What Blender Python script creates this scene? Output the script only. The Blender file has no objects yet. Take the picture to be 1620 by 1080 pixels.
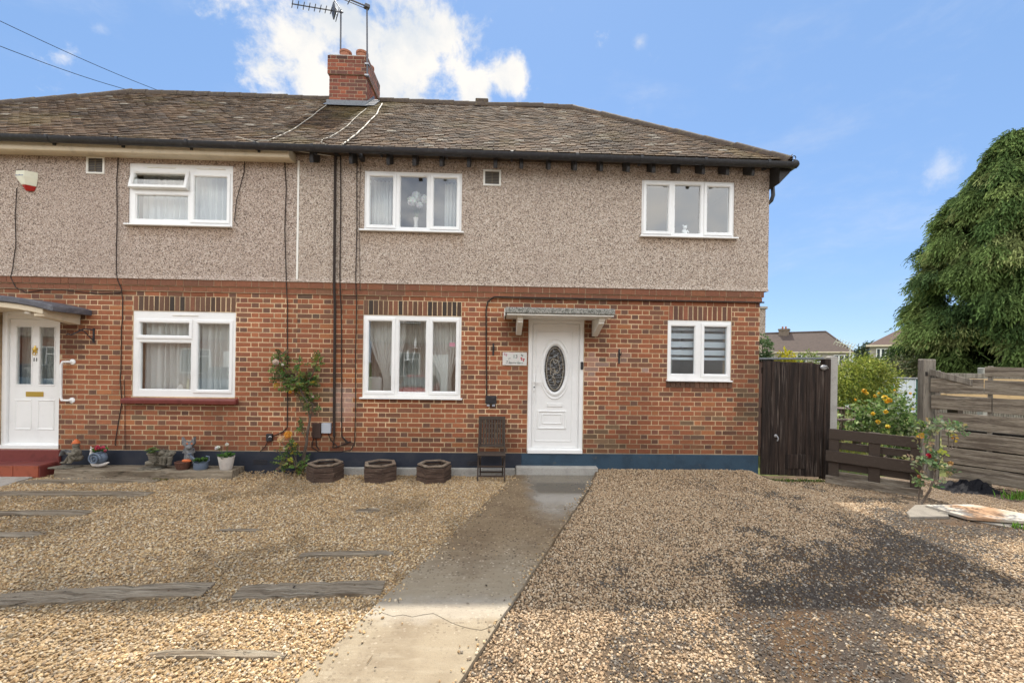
import bpy, bmesh, math, random
import numpy as np
from mathutils import Vector, Matrix, noise as mnoise

random.seed(7)
RS = np.random.RandomState(11)
SC = bpy.context.scene
COL = SC.collection

# ------------------------------------------------------------------ camera
FPX, EYE, DIST, HZ, ROLL = 680.0, 1.76, 6.8, 574.0, 0.0145
YAW = math.atan(FPX / 20000.0)
_F = np.array([math.sin(YAW), math.cos(YAW), 0.0])
_R0 = np.array([math.cos(YAW), -math.sin(YAW), 0.0])
_U0 = np.array([0, 0, 1.0])
_R = math.cos(ROLL) * _R0 + math.sin(ROLL) * _U0
_U = -math.sin(ROLL) * _R0 + math.cos(ROLL) * _U0
_C = np.array([0, -DIST, EYE])
cam_d = bpy.data.cameras.new('camera')
cam = bpy.data.objects.new('camera', cam_d)
COL.objects.link(cam)
cam_d.sensor_width = 36
cam_d.lens = FPX / 1620.0 * 36
cam_d.shift_y = (HZ - 540.0) / 1620.0
cam_d.clip_start = 0.05
cam_d.clip_end = 3000
_m = Matrix(((_R[0], _U[0], -_F[0]), (_R[1], _U[1], -_F[1]), (_R[2], _U[2], -_F[2]))).to_4x4()
_m.translation = Vector(_C)
cam.matrix_world = _m
SC.camera = cam


def ray(px, py):
    return (px - 810) / FPX * _R - (py - HZ) / FPX * _U + _F


def P(px, py, y=0.0):
    r = ray(px, py)
    return _C + r * (y + DIST) / r[1]


def G(px, py, z=0.0):
    r = ray(px, py)
    return _C + r * (z - EYE) / r[2]


def proj(p):
    d = np.asarray(p, float) - _C
    w = d @ _F
    return 810 + FPX * (d @ _R) / w, HZ - FPX * (d @ _U) / w


# ------------------------------------------------------------------ node helpers
def nd(t, typ, ins=None, **props):
    n = t.nodes.new(typ)
    for k, v in props.items():
        setattr(n, k, v)
    for k, v in (ins or {}).items():
        if isinstance(v, bpy.types.NodeSocket):
            t.links.new(v, n.inputs[k])
        else:
            n.inputs[k].default_value = v
    return n


def ma(t, op, a, b=0.0, c=0.0, clamp=False):
    n = nd(t, 'ShaderNodeMath', {0: a, 1: b, 2: c}, operation=op)
    n.use_clamp = clamp
    return n.outputs[0]


def vm(t, op, a, b=(0, 0, 0)):
    n = nd(t, 'ShaderNodeVectorMath', {0: a, 1: b}, operation=op)
    return n.outputs['Value'] if op in ('DOT_PRODUCT', 'DISTANCE', 'LENGTH') else n.outputs['Vector']


def ramp(t, fac, stops, interp='LINEAR'):
    n = nd(t, 'ShaderNodeValToRGB', {'Fac': fac})
    r = n.color_ramp
    r.interpolation = interp
    while len(r.elements) < len(stops):
        r.elements.new(0.5)
    for e, (p, c) in zip(r.elements, stops):
        e.position = p
        e.color = (c[0], c[1], c[2], 1) if hasattr(c, '__len__') else (c, c, c, 1)
    return n.outputs['Color']


def mixc(t, fac, a, b, mode='MIX'):
    n = t.nodes.new('ShaderNodeMix')
    n.data_type = 'RGBA'
    n.blend_type = mode
    for i, v in ((0, fac), (6, a), (7, b)):
        if isinstance(v, bpy.types.NodeSocket):
            t.links.new(v, n.inputs[i])
        else:
            n.inputs[i].default_value = v if i == 0 else (v[0], v[1], v[2], 1)
    return n.outputs[2]


def pos(t, scale=None):
    p = nd(t, 'ShaderNodeNewGeometry').outputs['Position']
    if scale is not None:
        p = vm(t, 'MULTIPLY', p, scale)
    return p


def noise(t, vec, scale, detail=4, rough=0.6, out='Fac'):
    return nd(t, 'ShaderNodeTexNoise', {'Vector': vec, 'Scale': scale, 'Detail': detail, 'Roughness': rough}).outputs[out]


def smooth(t, v, lo, hi):
    n = nd(t, 'ShaderNodeMapRange', {0: v, 1: lo, 2: hi, 3: 0.0, 4: 1.0})
    n.interpolation_type = 'SMOOTHSTEP'
    return n.outputs[0]


# ------------------------------------------------------------------ world: daylight sky with cumulus
SUN_EL, SUN_AZ = math.radians(55.8), math.radians(3.0)     # azimuth measured from +Y towards +X
w = bpy.data.worlds.new('World')
SC.world = w
w.use_nodes = True
t = w.node_tree
t.nodes.clear()
sky = nd(t, 'ShaderNodeTexSky', sky_type='NISHITA')
sky.sun_disc = False
sky.sun_elevation = SUN_EL
sky.sun_rotation = SUN_AZ
sky.air_density = 0.85
sky.dust_density = 0.1
sky.ozone_density = 2.6
dirv = nd(t, 'ShaderNodeTexCoord').outputs['Generated']
# cloud field: fbm noise plus denser banks at the directions where the photograph has its clouds
warp = noise(t, dirv, 3.0, 3, 0.6, 'Color')
dv = vm(t, 'ADD', dirv, vm(t, 'MULTIPLY', vm(t, 'SUBTRACT', warp, (0.5, 0.5, 0.5)), (0.10, 0.10, 0.10)))
n_big = ma(t, 'ADD', ma(t, 'MULTIPLY', noise(t, dv, 5.5, 12, 0.62), 0.62), ma(t, 'MULTIPLY', noise(t, dv, 17.0, 10, 0.66), 0.38))
n_far = noise(t, vm(t, 'MULTIPLY', dv, (1, 1, 1.7)), 1.6, 9, 0.58)
banks = [(480, 70, 70), (560, 45, 100), (640, 75, 80), (698, 60, 38), (425, 112, 45), (610, 130, 90), (500, 130, 55),
         (650, 150, 50), (806, 122, 24), (750, 146, 24), (440, 160, 30)]
acc = None
for (bx, by, br) in banks:
    d = ray(bx, by)
    L = np.linalg.norm(d)
    d = d / L
    dist = vm(t, 'DISTANCE', dirv, tuple(d))
    k = ma(t, 'SUBTRACT', 1.0, ma(t, 'DIVIDE', dist, br / FPX / L * 1.18))
    acc = k if acc is None else ma(t, 'SMOOTH_MAX', acc, k, 0.25)
bank = ma(t, 'ADD', ma(t, 'MULTIPLY', ma(t, 'MAXIMUM', acc, -0.6), 0.75), ma(t, 'MULTIPLY', ma(t, 'SUBTRACT', n_big, 0.5), 3.6))
m1 = smooth(t, bank, -0.10, 0.46)
wisps = [(1495, 270, 55), (1405, 468, 60), (160, 45, 26), (1012, 68, 22), (872, 15, 24)]
acc2 = None
for (bx, by, br) in wisps:
    d = ray(bx, by)
    L = np.linalg.norm(d)
    k = ma(t, 'SUBTRACT', 1.0, ma(t, 'DIVIDE', vm(t, 'DISTANCE', dirv, tuple(d / L)), br / FPX / L))
    acc2 = k if acc2 is None else ma(t, 'MAXIMUM', acc2, k)
m2 = ma(t, 'MULTIPLY', smooth(t, ma(t, 'ADD', ma(t, 'MULTIPLY', ma(t, 'MAXIMUM', acc2, 0.0), 0.5), ma(t, 'MULTIPLY', ma(t, 'SUBTRACT', n_big, 0.5), 2.2)), 0.30, 0.85), 0.50)
m2 = ma(t, 'MULTIPLY', m2, smooth(t, acc2, 0.0, 0.3))
# broken cloud behind the camera, denser than in view to fill the shaded front
sep = nd(t, 'ShaderNodeSeparateXYZ', {0: dirv})
behind = smooth(t, sep.outputs[1], 0.35, -0.25)
m3 = ma(t, 'MULTIPLY', smooth(t, n_far, 0.36, 0.54), behind)
m4 = ma(t, 'MULTIPLY', smooth(t, noise(t, vm(t, 'MULTIPLY', dv, (1, 1, 2.6)), 3.2, 9, 0.62), 0.50, 0.78), 0.20)
m2 = ma(t, 'MAXIMUM', m2, m4)
mask = ma(t, 'MAXIMUM', ma(t, 'MAXIMUM', m1, m2), ma(t, 'MULTIPLY', m3, 0.9))
shade = smooth(t, ma(t, 'ADD', ma(t, 'MULTIPLY', noise(t, dv, 5.0, 8, 0.6), 0.6), ma(t, 'MULTIPLY', n_big, 0.4)), 0.40, 0.60)
# clouds opposite the sun, boosted as added fill light for the shaded front
cfront = smooth(t, sep.outputs[1], 0.75, -0.35)
cl = ma(t, 'ADD', 6.0, ma(t, 'MULTIPLY', cfront, 15.5))
ccol = vm(t, 'SCALE', mixc(t, shade, (0.72, 0.76, 0.80), (1.0, 0.955, 0.885)))
t.links.new(cl, ccol.node.inputs['Scale'])
skyc = mixc(t, 0.62, sky.outputs['Color'], (1.62, 2.85, 5.1))
final = mixc(t, ma(t, 'MULTIPLY', mask, 0.95), skyc, ccol)
bg = nd(t, 'ShaderNodeBackground', {'Color': final, 'Strength': 0.05})
out = nd(t, 'ShaderNodeOutputWorld', {'Surface': bg.outputs[0]})

# ------------------------------------------------------------------ sun
sl = bpy.data.lights.new('sun', 'SUN')
sl.energy = 2.05
sl.angle = math.radians(0.8)
sl.color = (1.0, 0.93, 0.81)
sun = bpy.data.objects.new('sun', sl)
COL.objects.link(sun)
_sd = Vector((math.sin(SUN_AZ) * math.cos(SUN_EL), math.cos(SUN_AZ) * math.cos(SUN_EL), math.sin(SUN_EL)))
sun.rotation_euler = _sd.to_track_quat('Z', 'Y').to_euler()
sun.location = (0, 12, 20)
SC.view_settings.view_transform = 'Standard'
SC.view_settings.look = 'None'
SC.view_settings.exposure = 1.85
SC.view_settings.gamma = 1.0
SC.view_settings.use_curve_mapping = False
SC.cycles.max_bounces = 8
SC.cycles.transparent_max_bounces = 12
SC.cycles.use_denoising = True


# ------------------------------------------------------------------ materials
def mat(name, base, rough=0.8, layers=(), bump=None, attr=None, attr_type='GEOMETRY', spec=0.4, metallic=0.0, stretch=None, trans=0.0, coat=0.0):
    """layers: (scale, colour, lo, hi[, detail]) noise masks mixed over the base; bump: (scale, strength[, detail])"""
    m = bpy.data.materials.new(name)
    m.use_nodes = True
    t = m.node_tree
    t.nodes.clear()
    p = pos(t, stretch)
    if attr:
        c = nd(t, 'ShaderNodeAttribute', attribute_name=attr, attribute_type=attr_type).outputs['Color']
        if base is not None:
            c = mixc(t, 1.0, c, base, 'MULTIPLY')
    else:
        c = nd(t, 'ShaderNodeRGB')
        c.outputs[0].default_value = (*base, 1)
        c = c.outputs[0]
    for L in layers:
        f = smooth(t, noise(t, p, L[0], L[4] if len(L) > 4 else 5), L[2], L[3])
        if isinstance(L[1], (float, int)):
            c = mixc(t, f, c, mixc(t, 1.0, c, (L[1],) * 3, 'MULTIPLY'))
        else:
            c = mixc(t, f, c, L[1])
    b = nd(t, 'ShaderNodeBsdfPrincipled', {'Base Color': c, 'Roughness': rough, 'Specular IOR Level': spec, 'Metallic': metallic, 'Coat Weight': coat})
    if bump:
        h = noise(t, p, bump[0], bump[2] if len(bump) > 2 else 4)
        bn = nd(t, 'ShaderNodeBump', {'Height': h, 'Strength': bump[1], 'Distance': 0.01})
        t.links.new(bn.outputs[0], b.inputs['Normal'])
    sh = b.outputs[0]
    if trans > 0:
        tr = nd(t, 'ShaderNodeBsdfTranslucent', {'Color': c})
        sh = nd(t, 'ShaderNodeMixShader', {0: trans, 1: sh, 2: tr.outputs[0]}).outputs[0]
    nd(t, 'ShaderNodeOutputMaterial', {'Surface': sh})
    return m


MT = {}
MT['brick'] = mat('brick', None, 0.85, [(60, 0.62, 0.50, 0.75), (14, 1.25, 0.5, 0.8), (220, 0.6, 0.58, 0.72)], (140, 0.5), attr='bcol')
MT['brick_one'] = mat('brick_piece', None, 0.85, [(60, 0.62, 0.50, 0.75), (14, 1.25, 0.5, 0.8), (220, 0.6, 0.58, 0.72)], (140, 0.5), attr='bcol', attr_type='OBJECT')
MT['mortar'] = mat('mortar', (0.50, 0.38, 0.25), 0.95, [(30, 0.75, 0.45, 0.7), (5, (0.40, 0.28, 0.17), 0.5, 0.75)], (200, 0.4), attr=None)
MT['mortar_tint'] = mat('mortar_tint', (0.74, 0.545, 0.335), 0.95, [(30, 0.78, 0.45, 0.7), (4, 0.8, 0.5, 0.75)], (200, 0.4), attr='bcol')
MT['tile'] = mat('roof_tile', None, 0.9, [(55, 0.42, 0.48, 0.64), (85, (0.24, 0.195, 0.135), 0.61, 0.70), (9, (0.12, 0.082, 0.042), 0.60, 0.78)], (120, 0.7), attr='bcol')
MT['tile_one'] = mat('roof_tile_piece', None, 0.9, [(55, 0.42, 0.48, 0.64), (85, (0.24, 0.195, 0.135), 0.61, 0.70), (9, (0.12, 0.082, 0.042), 0.60, 0.78)], (120, 0.7), attr='bcol', attr_type='OBJECT')
MT['ridge'] = mat('ridge_tile', (0.075, 0.054, 0.040), 0.9, [(18, (0.13, 0.10, 0.055), 0.5, 0.7), (60, 0.55, 0.5, 0.7)], (60, 0.7))
MT['upvc'] = mat('white_plastic', (0.80, 0.80, 0.785), 0.30, [(2.2, 0.90, 0.48, 0.78), (22, 0.94, 0.55, 0.8)], None, spec=0.5)
MT['upvc_old'] = mat('weathered_white', (0.74, 0.72, 0.66), 0.45, [(8, 0.85, 0.5, 0.75), (60, 0.8, 0.62, 0.8)], None)
MT['ventslat'] = mat('vent_slat', (0.16, 0.13, 0.09), 0.7)
MT['chimmortar'] = mat('chimney_mortar', (0.36, 0.26, 0.175), 0.95, [(30, 0.7, 0.45, 0.7)])
MT['sealant'] = mat('sealant', (0.22, 0.21, 0.19), 0.7)
MT['cream'] = mat('cream_paint', (0.62, 0.53, 0.39), 0.55, [(6, 0.8, 0.5, 0.75), (40, 0.7, 0.6, 0.8)], (60, 0.2))
MT['black'] = mat('black_plastic', (0.022, 0.022, 0.025), 0.42, [(20, (0.05, 0.05, 0.055), 0.5, 0.75)], None)
MT['blackwood'] = mat('black_painted_wood', (0.022, 0.019, 0.018), 0.6, [(30, (0.06, 0.05, 0.045), 0.55, 0.75)], (50, 0.3))
MT['cable'] = mat('cable', (0.040, 0.030, 0.026), 0.7, spec=0.15)
MT['whitecable'] = mat('white_cable', (0.42, 0.38, 0.31), 0.7)
MT['lead'] = mat('lead', (0.15, 0.16, 0.175), 0.5, [(25, 0.6, 0.5, 0.7), (60, (0.30, 0.31, 0.32), 0.62, 0.75)], (40, 0.4), metallic=0.2)
MT['pot'] = mat('terracotta', (0.34, 0.14, 0.08), 0.85, [(20, 0.65, 0.5, 0.7)], (60, 0.3))
MT['plinth_blue'] = mat('blue_masonry_paint', (0.026, 0.058, 0.092), 0.6, [(4, (0.018, 0.040, 0.066), 0.42, 0.68), (45, (0.08, 0.10, 0.115), 0.62, 0.78), (9, (0.085, 0.085, 0.075), 0.58, 0.78)], (40, 0.35))
MT['plinth_dark'] = mat('dark_masonry_paint', (0.018, 0.023, 0.036), 0.6, [(4, (0.030, 0.033, 0.044), 0.42, 0.68), (45, (0.09, 0.09, 0.10), 0.68, 0.8)], (40, 0.35))
MT['concrete'] = mat('concrete', (0.36, 0.33, 0.29), 0.9, [(7, (0.26, 0.235, 0.20), 0.45, 0.7), (70, 0.7, 0.5, 0.7), (200, 1.35, 0.6, 0.7)], (120, 0.5))
MT['concrete_light'] = mat('pale_concrete', (0.36, 0.345, 0.315), 0.9, [(6, 0.8, 0.45, 0.7), (50, 0.75, 0.52, 0.7)], (80, 0.4))
MT['oldwood'] = mat('weathered_timber', (0.26, 0.222, 0.172), 0.95, [(1.3, (0.13, 0.105, 0.082), 0.42, 0.64), (3.0, (0.38, 0.335, 0.275), 0.52, 0.74), (9, 0.42, 0.52, 0.68)], (8, 1.0), stretch=(1.2, 1.2, 16), spec=0.15)
MT['postwood'] = mat('grey_post_timber', (0.26, 0.23, 0.19), 0.95, [(1.4, (0.15, 0.13, 0.105), 0.42, 0.66), (6, 0.5, 0.52, 0.7)], (20, 0.9), stretch=(14, 14, 1))
MT['gatewood'] = mat('black_stained_timber', (0.018, 0.0125, 0.0105), 0.75, [(1.2, (0.044, 0.029, 0.022), 0.4, 0.65), (2.2, (0.125, 0.098, 0.081), 0.54, 0.76), (6, 0.5, 0.5, 0.7)], (8, 0.8), stretch=(16, 16, 0.8), spec=0.2)
MT['darkwood'] = mat('dark_brown_timber', (0.055, 0.039, 0.029), 0.8, [(2, (0.055, 0.038, 0.028), 0.42, 0.66), (7, (0.10, 0.077, 0.06), 0.58, 0.76)], (30, 0.7), stretch=(2, 2, 10))
MT['planterwood'] = mat('planter_timber', (0.060, 0.036, 0.025), 0.85, [(2, (0.11, 0.07, 0.05), 0.42, 0.66), (7, (0.21, 0.17, 0.13), 0.57, 0.76)], (30, 0.8), stretch=(2, 2, 12))
MT['rimwood'] = mat('planter_rim_timber', (0.17, 0.125, 0.09), 0.9, [(6, (0.27, 0.22, 0.165), 0.45, 0.7), (30, 0.6, 0.55, 0.75)], (40, 0.8))
MT['sleeper'] = mat('sleeper_timber', (0.25, 0.205, 0.15), 0.95, [(1.2, (0.14, 0.108, 0.076), 0.45, 0.62), (3, (0.36, 0.31, 0.235), 0.50, 0.68), (6, 0.35, 0.53, 0.66)], (10, 1.0), stretch=(1.3, 15, 8), spec=0.15)
MT['soil'] = mat('soil', (0.035, 0.024, 0.017), 0.95, [(40, (0.085, 0.06, 0.04), 0.5, 0.7)], (60, 1.0))
MT['redtile'] = mat('red_quarry_tile', (0.30, 0.075, 0.038), 0.4, [(9, 0.75, 0.5, 0.7)], (60, 0.15))
MT['redpaint'] = mat('dark_red_paint', (0.17, 0.040, 0.034), 0.4, [(9, 0.75, 0.5, 0.7)], (60, 0.15))
MT['brass'] = mat('brass', (0.62, 0.42, 0.10), 0.3, metallic=0.9)
MT['metal'] = mat('galvanised_metal', (0.33, 0.33, 0.34), 0.45, [(30, 0.7, 0.5, 0.7)], metallic=0.6)
MT['wire'] = mat('overhead_wire', (0.03, 0.03, 0.032), 0.95, spec=0.0)
MT['aerial'] = mat('aerial_metal', (0.10, 0.10, 0.11), 0.5, metallic=0.3)
MT['stone'] = mat('garden_stone', (0.17, 0.15, 0.115), 0.95, [(14, (0.085, 0.075, 0.055), 0.45, 0.65), (50, (0.27, 0.25, 0.2), 0.58, 0.75)], (70, 0.8))
MT['stonegrey'] = mat('grey_garden_stone', (0.19, 0.19, 0.19), 0.9, [(20, (0.08, 0.08, 0.085), 0.45, 0.65)], (60, 0.6))
MT['orange'] = mat('orange_paint', (0.55, 0.13, 0.035), 0.6, [(30, 0.7, 0.5, 0.7)])
MT['bluegrey'] = mat('blue_grey_glaze', (0.12, 0.155, 0.21), 0.45, [(20, 0.6, 0.5, 0.7)])
MT['whitepot'] = mat('white_pot', (0.62, 0.58, 0.54), 0.6, [(12, 0.85, 0.5, 0.7)])
MT['basket'] = mat('woven_basket', (0.10, 0.045, 0.03), 0.85, [(60, 1.6, 0.5, 0.65)], (90, 1.0))
MT['leaf'] = mat('leaf', None, 0.6, [(40, 0.8, 0.5, 0.7)], None, attr='bcol', trans=0.3, spec=0.22)
MT['needle'] = mat('needle_spray', None, 0.9, [(1.1, 0.72, 0.45, 0.65)], None, attr='bcol', trans=0.25, spec=0.05)
MT['bark'] = mat('bark', (0.12, 0.095, 0.075), 0.95, [(20, 0.6, 0.45, 0.7)], (40, 0.9))
MT['petal'] = mat('petal', None, 0.6, attr='bcol', trans=0.2)
MT['room'] = mat('room_wall', (0.34, 0.30, 0.25), 0.9)
MT['sheer'] = mat('voile', (0.84, 0.83, 0.80), 0.9, trans=0.35)
MT['sheer_thin'] = mat('thin_voile', (0.60, 0.60, 0.55), 0.9, trans=0.45)
MT['blind'] = mat('blind_fabric', (0.62, 0.68, 0.74), 0.8, trans=0.2)
MT['bronze'] = mat('dark_glass_lead', (0.42, 0.36, 0.27), 0.35, metallic=0.5)
MT['redlens'] = mat('red_lens', (0.32, 0.010, 0.008), 0.3)
MT['ivory'] = mat('ivory_plastic', (0.66, 0.64, 0.50), 0.4, [(20, 0.93, 0.5, 0.7)])
MT['greymeter'] = mat('grey_plastic', (0.42, 0.45, 0.50), 0.45)
MT['brownbox'] = mat('brown_plastic', (0.050, 0.030, 0.024), 0.45)
MT['bluetext'] = mat('blue_print', (0.10, 0.14, 0.24), 0.6)
MT['greytext'] = mat('grey_print', (0.10, 0.11, 0.11), 0.7)
MT['pinkprint'] = mat('pink_print', (0.42, 0.20, 0.24), 0.7)
MT['redprint'] = mat('red_print', (0.42, 0.05, 0.07), 0.7)
MT['greenprint'] = mat('green_print', (0.22, 0.40, 0.33), 0.7)
MT['signface'] = mat('sign_face', (0.62, 0.60, 0.57), 0.55, [(25, (0.58, 0.62, 0.58), 0.45, 0.65), (14, (0.66, 0.54, 0.54), 0.52, 0.72)])
MT['moss'] = mat('canopy_felt', (0.33, 0.32, 0.29), 0.95, [(70, (0.09, 0.095, 0.08), 0.46, 0.60), (16, (0.11, 0.11, 0.095), 0.50, 0.68)], (80, 0.8))
MT['slate'] = mat('lead_grey_felt', (0.085, 0.085, 0.10), 0.6, [(10, (0.14, 0.14, 0.155), 0.45, 0.7), (60, 0.6, 0.55, 0.7)], (50, 0.5))
MT['blackbag'] = mat('black_plastic_sheet', (0.012, 0.012, 0.015), 0.75, spec=0.1)
MT['shedwhite'] = mat('shed_white', (0.62, 0.66, 0.72), 0.6, [(4, 0.9, 0.5, 0.7)])
MT['shedgreen'] = mat('shed_green', (0.035, 0.12, 0.10), 0.6)
MT['brownfascia'] = mat('brown_board', (0.10, 0.055, 0.04), 0.7, [(10, 0.7, 0.5, 0.7)])
MT['farroof'] = mat('far_roof', (0.078, 0.056, 0.046), 0.9, [(3, 0.8, 0.45, 0.7), (1.2, (0.062, 0.045, 0.038), 0.5, 0.7)], (6, 0.6))
MT['farroof_red'] = mat('far_roof_red', (0.085, 0.052, 0.041), 0.9, [(3, 0.8, 0.45, 0.7)], (6, 0.6))
MT['farwall'] = mat('far_render', (0.36, 0.32, 0.28), 0.95, [(3, 0.9, 0.45, 0.7), (25, 0.85, 0.5, 0.7)])
MT['tan'] = mat('sawn_timber', (0.55, 0.38, 0.2), 0.8, [(8, 0.8, 0.5, 0.7)])
MT['pinkpaint'] = mat('car_red', (0.45, 0.015, 0.02), 0.25, coat=0.8)
MT['bluepaint'] = mat('car_blue', (0.10, 0.16, 0.22), 0.25, coat=0.8)
MT['tyre'] = mat('tyre', (0.02, 0.02, 0.02), 0.85)
MT['asphalt'] = mat('asphalt', (0.055, 0.053, 0.05), 0.95, [(30, 1.4, 0.5, 0.7)], (120, 0.6))


def mk_render():
    m = bpy.data.materials.new('pebbledash')
    m.use_nodes = True
    t = m.node_tree
    t.nodes.clear()
    p = pos(t)
    wob = vm(t, 'ADD', p, vm(t, 'MULTIPLY', noise(t, p, 40, 2, 0.5, 'Color'), (0.012, 0.012, 0.012)))
    v = nd(t, 'ShaderNodeTexVoronoi', {'Vector': wob, 'Scale': 88.0})
    r = nd(t, 'ShaderNodeSeparateColor', {0: v.outputs['Color']}).outputs[0]
    c = ramp(t, r, [(0.0, (0.075, 0.055, 0.045)), (0.16, (0.17, 0.125, 0.10)), (0.27, (0.37, 0.29, 0.225)), (0.55, (0.50, 0.405, 0.325)), (0.8, (0.61, 0.515, 0.43)), (1.0, (0.74, 0.665, 0.575))])
    edge = smooth(t, v.outputs['Distance'], 0.0, 0.013 * 62)
    c = mixc(t, ma(t, 'MULTIPLY', edge, 0.35), c, (0.20, 0.16, 0.13))
    hx = nd(t, 'ShaderNodeSeparateXYZ', {0: p}).outputs[0]
    c = mixc(t, ma(t, 'LESS_THAN', hx, -3.12), c, mixc(t, 1.0, c, (0.95, 0.93, 0.94), 'MULTIPLY'))
    big = smooth(t, noise(t, vm(t, 'MULTIPLY', p, (1, 1, 0.45)), 0.9, 4), 0.42, 0.68)
    c = mixc(t, ma(t, 'MULTIPLY', big, 0.22), c, (0.30, 0.235, 0.20))
    # rain-washed grime band under the eaves, uneven along its lower edge
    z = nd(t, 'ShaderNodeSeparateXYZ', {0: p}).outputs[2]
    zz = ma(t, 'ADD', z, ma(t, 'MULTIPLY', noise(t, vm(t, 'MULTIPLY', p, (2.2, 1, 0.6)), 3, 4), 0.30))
    sx_ = nd(t, 'ShaderNodeSeparateXYZ', {0: p}).outputs[0]
    for (wx0, wx1, wz) in ((-5.72, -4.05, 3.77), (-2.2, -0.52, 3.77), (2.2, 3.83, 3.79)):
        e = ma(t, 'MULTIPLY', smooth(t, sx_, wx0 - 0.02, wx0 + 0.08), smooth(t, sx_, wx1 + 0.02, wx1 - 0.08))
        dn = ma(t, 'SUBTRACT', wz, ma(t, 'ADD', z, ma(t, 'MULTIPLY', noise(t, vm(t, 'MULTIPLY', p, (5, 1, 0.7)), 3, 4), 0.35)))
        e = ma(t, 'MULTIPLY', e, smooth(t, dn, 0.10, -0.16))
        e = ma(t, 'MULTIPLY', e, ma(t, 'LESS_THAN', z, wz))
        c = mixc(t, ma(t, 'MULTIPLY', e, 0.45), c, mixc(t, 1.0, c, (0.62, 0.50, 0.36), 'MULTIPLY'))
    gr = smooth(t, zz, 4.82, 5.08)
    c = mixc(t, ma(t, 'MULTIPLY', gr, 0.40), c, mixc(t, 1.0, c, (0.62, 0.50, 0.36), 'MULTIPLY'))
    b = nd(t, 'ShaderNodeBsdfPrincipled', {'Base Color': c, 'Roughness': 0.95, 'Specular IOR Level': 0.2})
    bn = nd(t, 'ShaderNodeBump', {'Height': ma(t, 'SUBTRACT', 1.0, v.outputs['Distance']), 'Strength': 0.55, 'Distance': 0.008})
    t.links.new(bn.outputs[0], b.inputs['Normal'])
    nd(t, 'ShaderNodeOutputMaterial', {'Surface': b.outputs[0]})
    return m


MT['render'] = mk_render()


def mk_glass(name, ripple=0.02, tint=(0.93, 0.95, 0.95), refl=0.09, rip_scale=2.0):
    m = bpy.data.materials.new(name)
    m.use_nodes = True
    t = m.node_tree
    t.nodes.clear()
    h = noise(t, pos(t), rip_scale, 1)
    bn = nd(t, 'ShaderNodeBump', {'Height': h, 'Strength': ripple, 'Distance': 0.05})
    fr = nd(t, 'ShaderNodeFresnel', {'IOR': 1.55})
    bf = nd(t, 'ShaderNodeNewGeometry').outputs['Backfacing']
    fac = ma(t, 'ADD', ma(t, 'MULTIPLY', fr.outputs[0], 0.9), refl, clamp=True)
    fac = ma(t, 'MULTIPLY', fac, ma(t, 'SUBTRACT', 1.0, bf))
    gl = nd(t, 'ShaderNodeBsdfGlossy', {'Color': (1, 1, 1, 1), 'Roughness': 0.004, 'Normal': bn.outputs[0]})
    tr = nd(t, 'ShaderNodeBsdfTransparent', {'Color': (*tint, 1)})
    mx = nd(t, 'ShaderNodeMixShader', {0: fac, 1: tr.outputs[0], 2: gl.outputs[0]})
    nd(t, 'ShaderNodeOutputMaterial', {'Surface': mx.outputs[0]})
    return m


MT['glass'] = mk_glass('window_glass', 0.012)
MT['glass_obscure'] = mk_glass('patterned_glass', 0.35, (0.92, 0.94, 0.94), 0.04, 70.0)
MT['glass_oval'] = mk_glass('bronze_patterned_glass', 0.6, (0.35, 0.30, 0.22), 0.05, 30.0)


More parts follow.
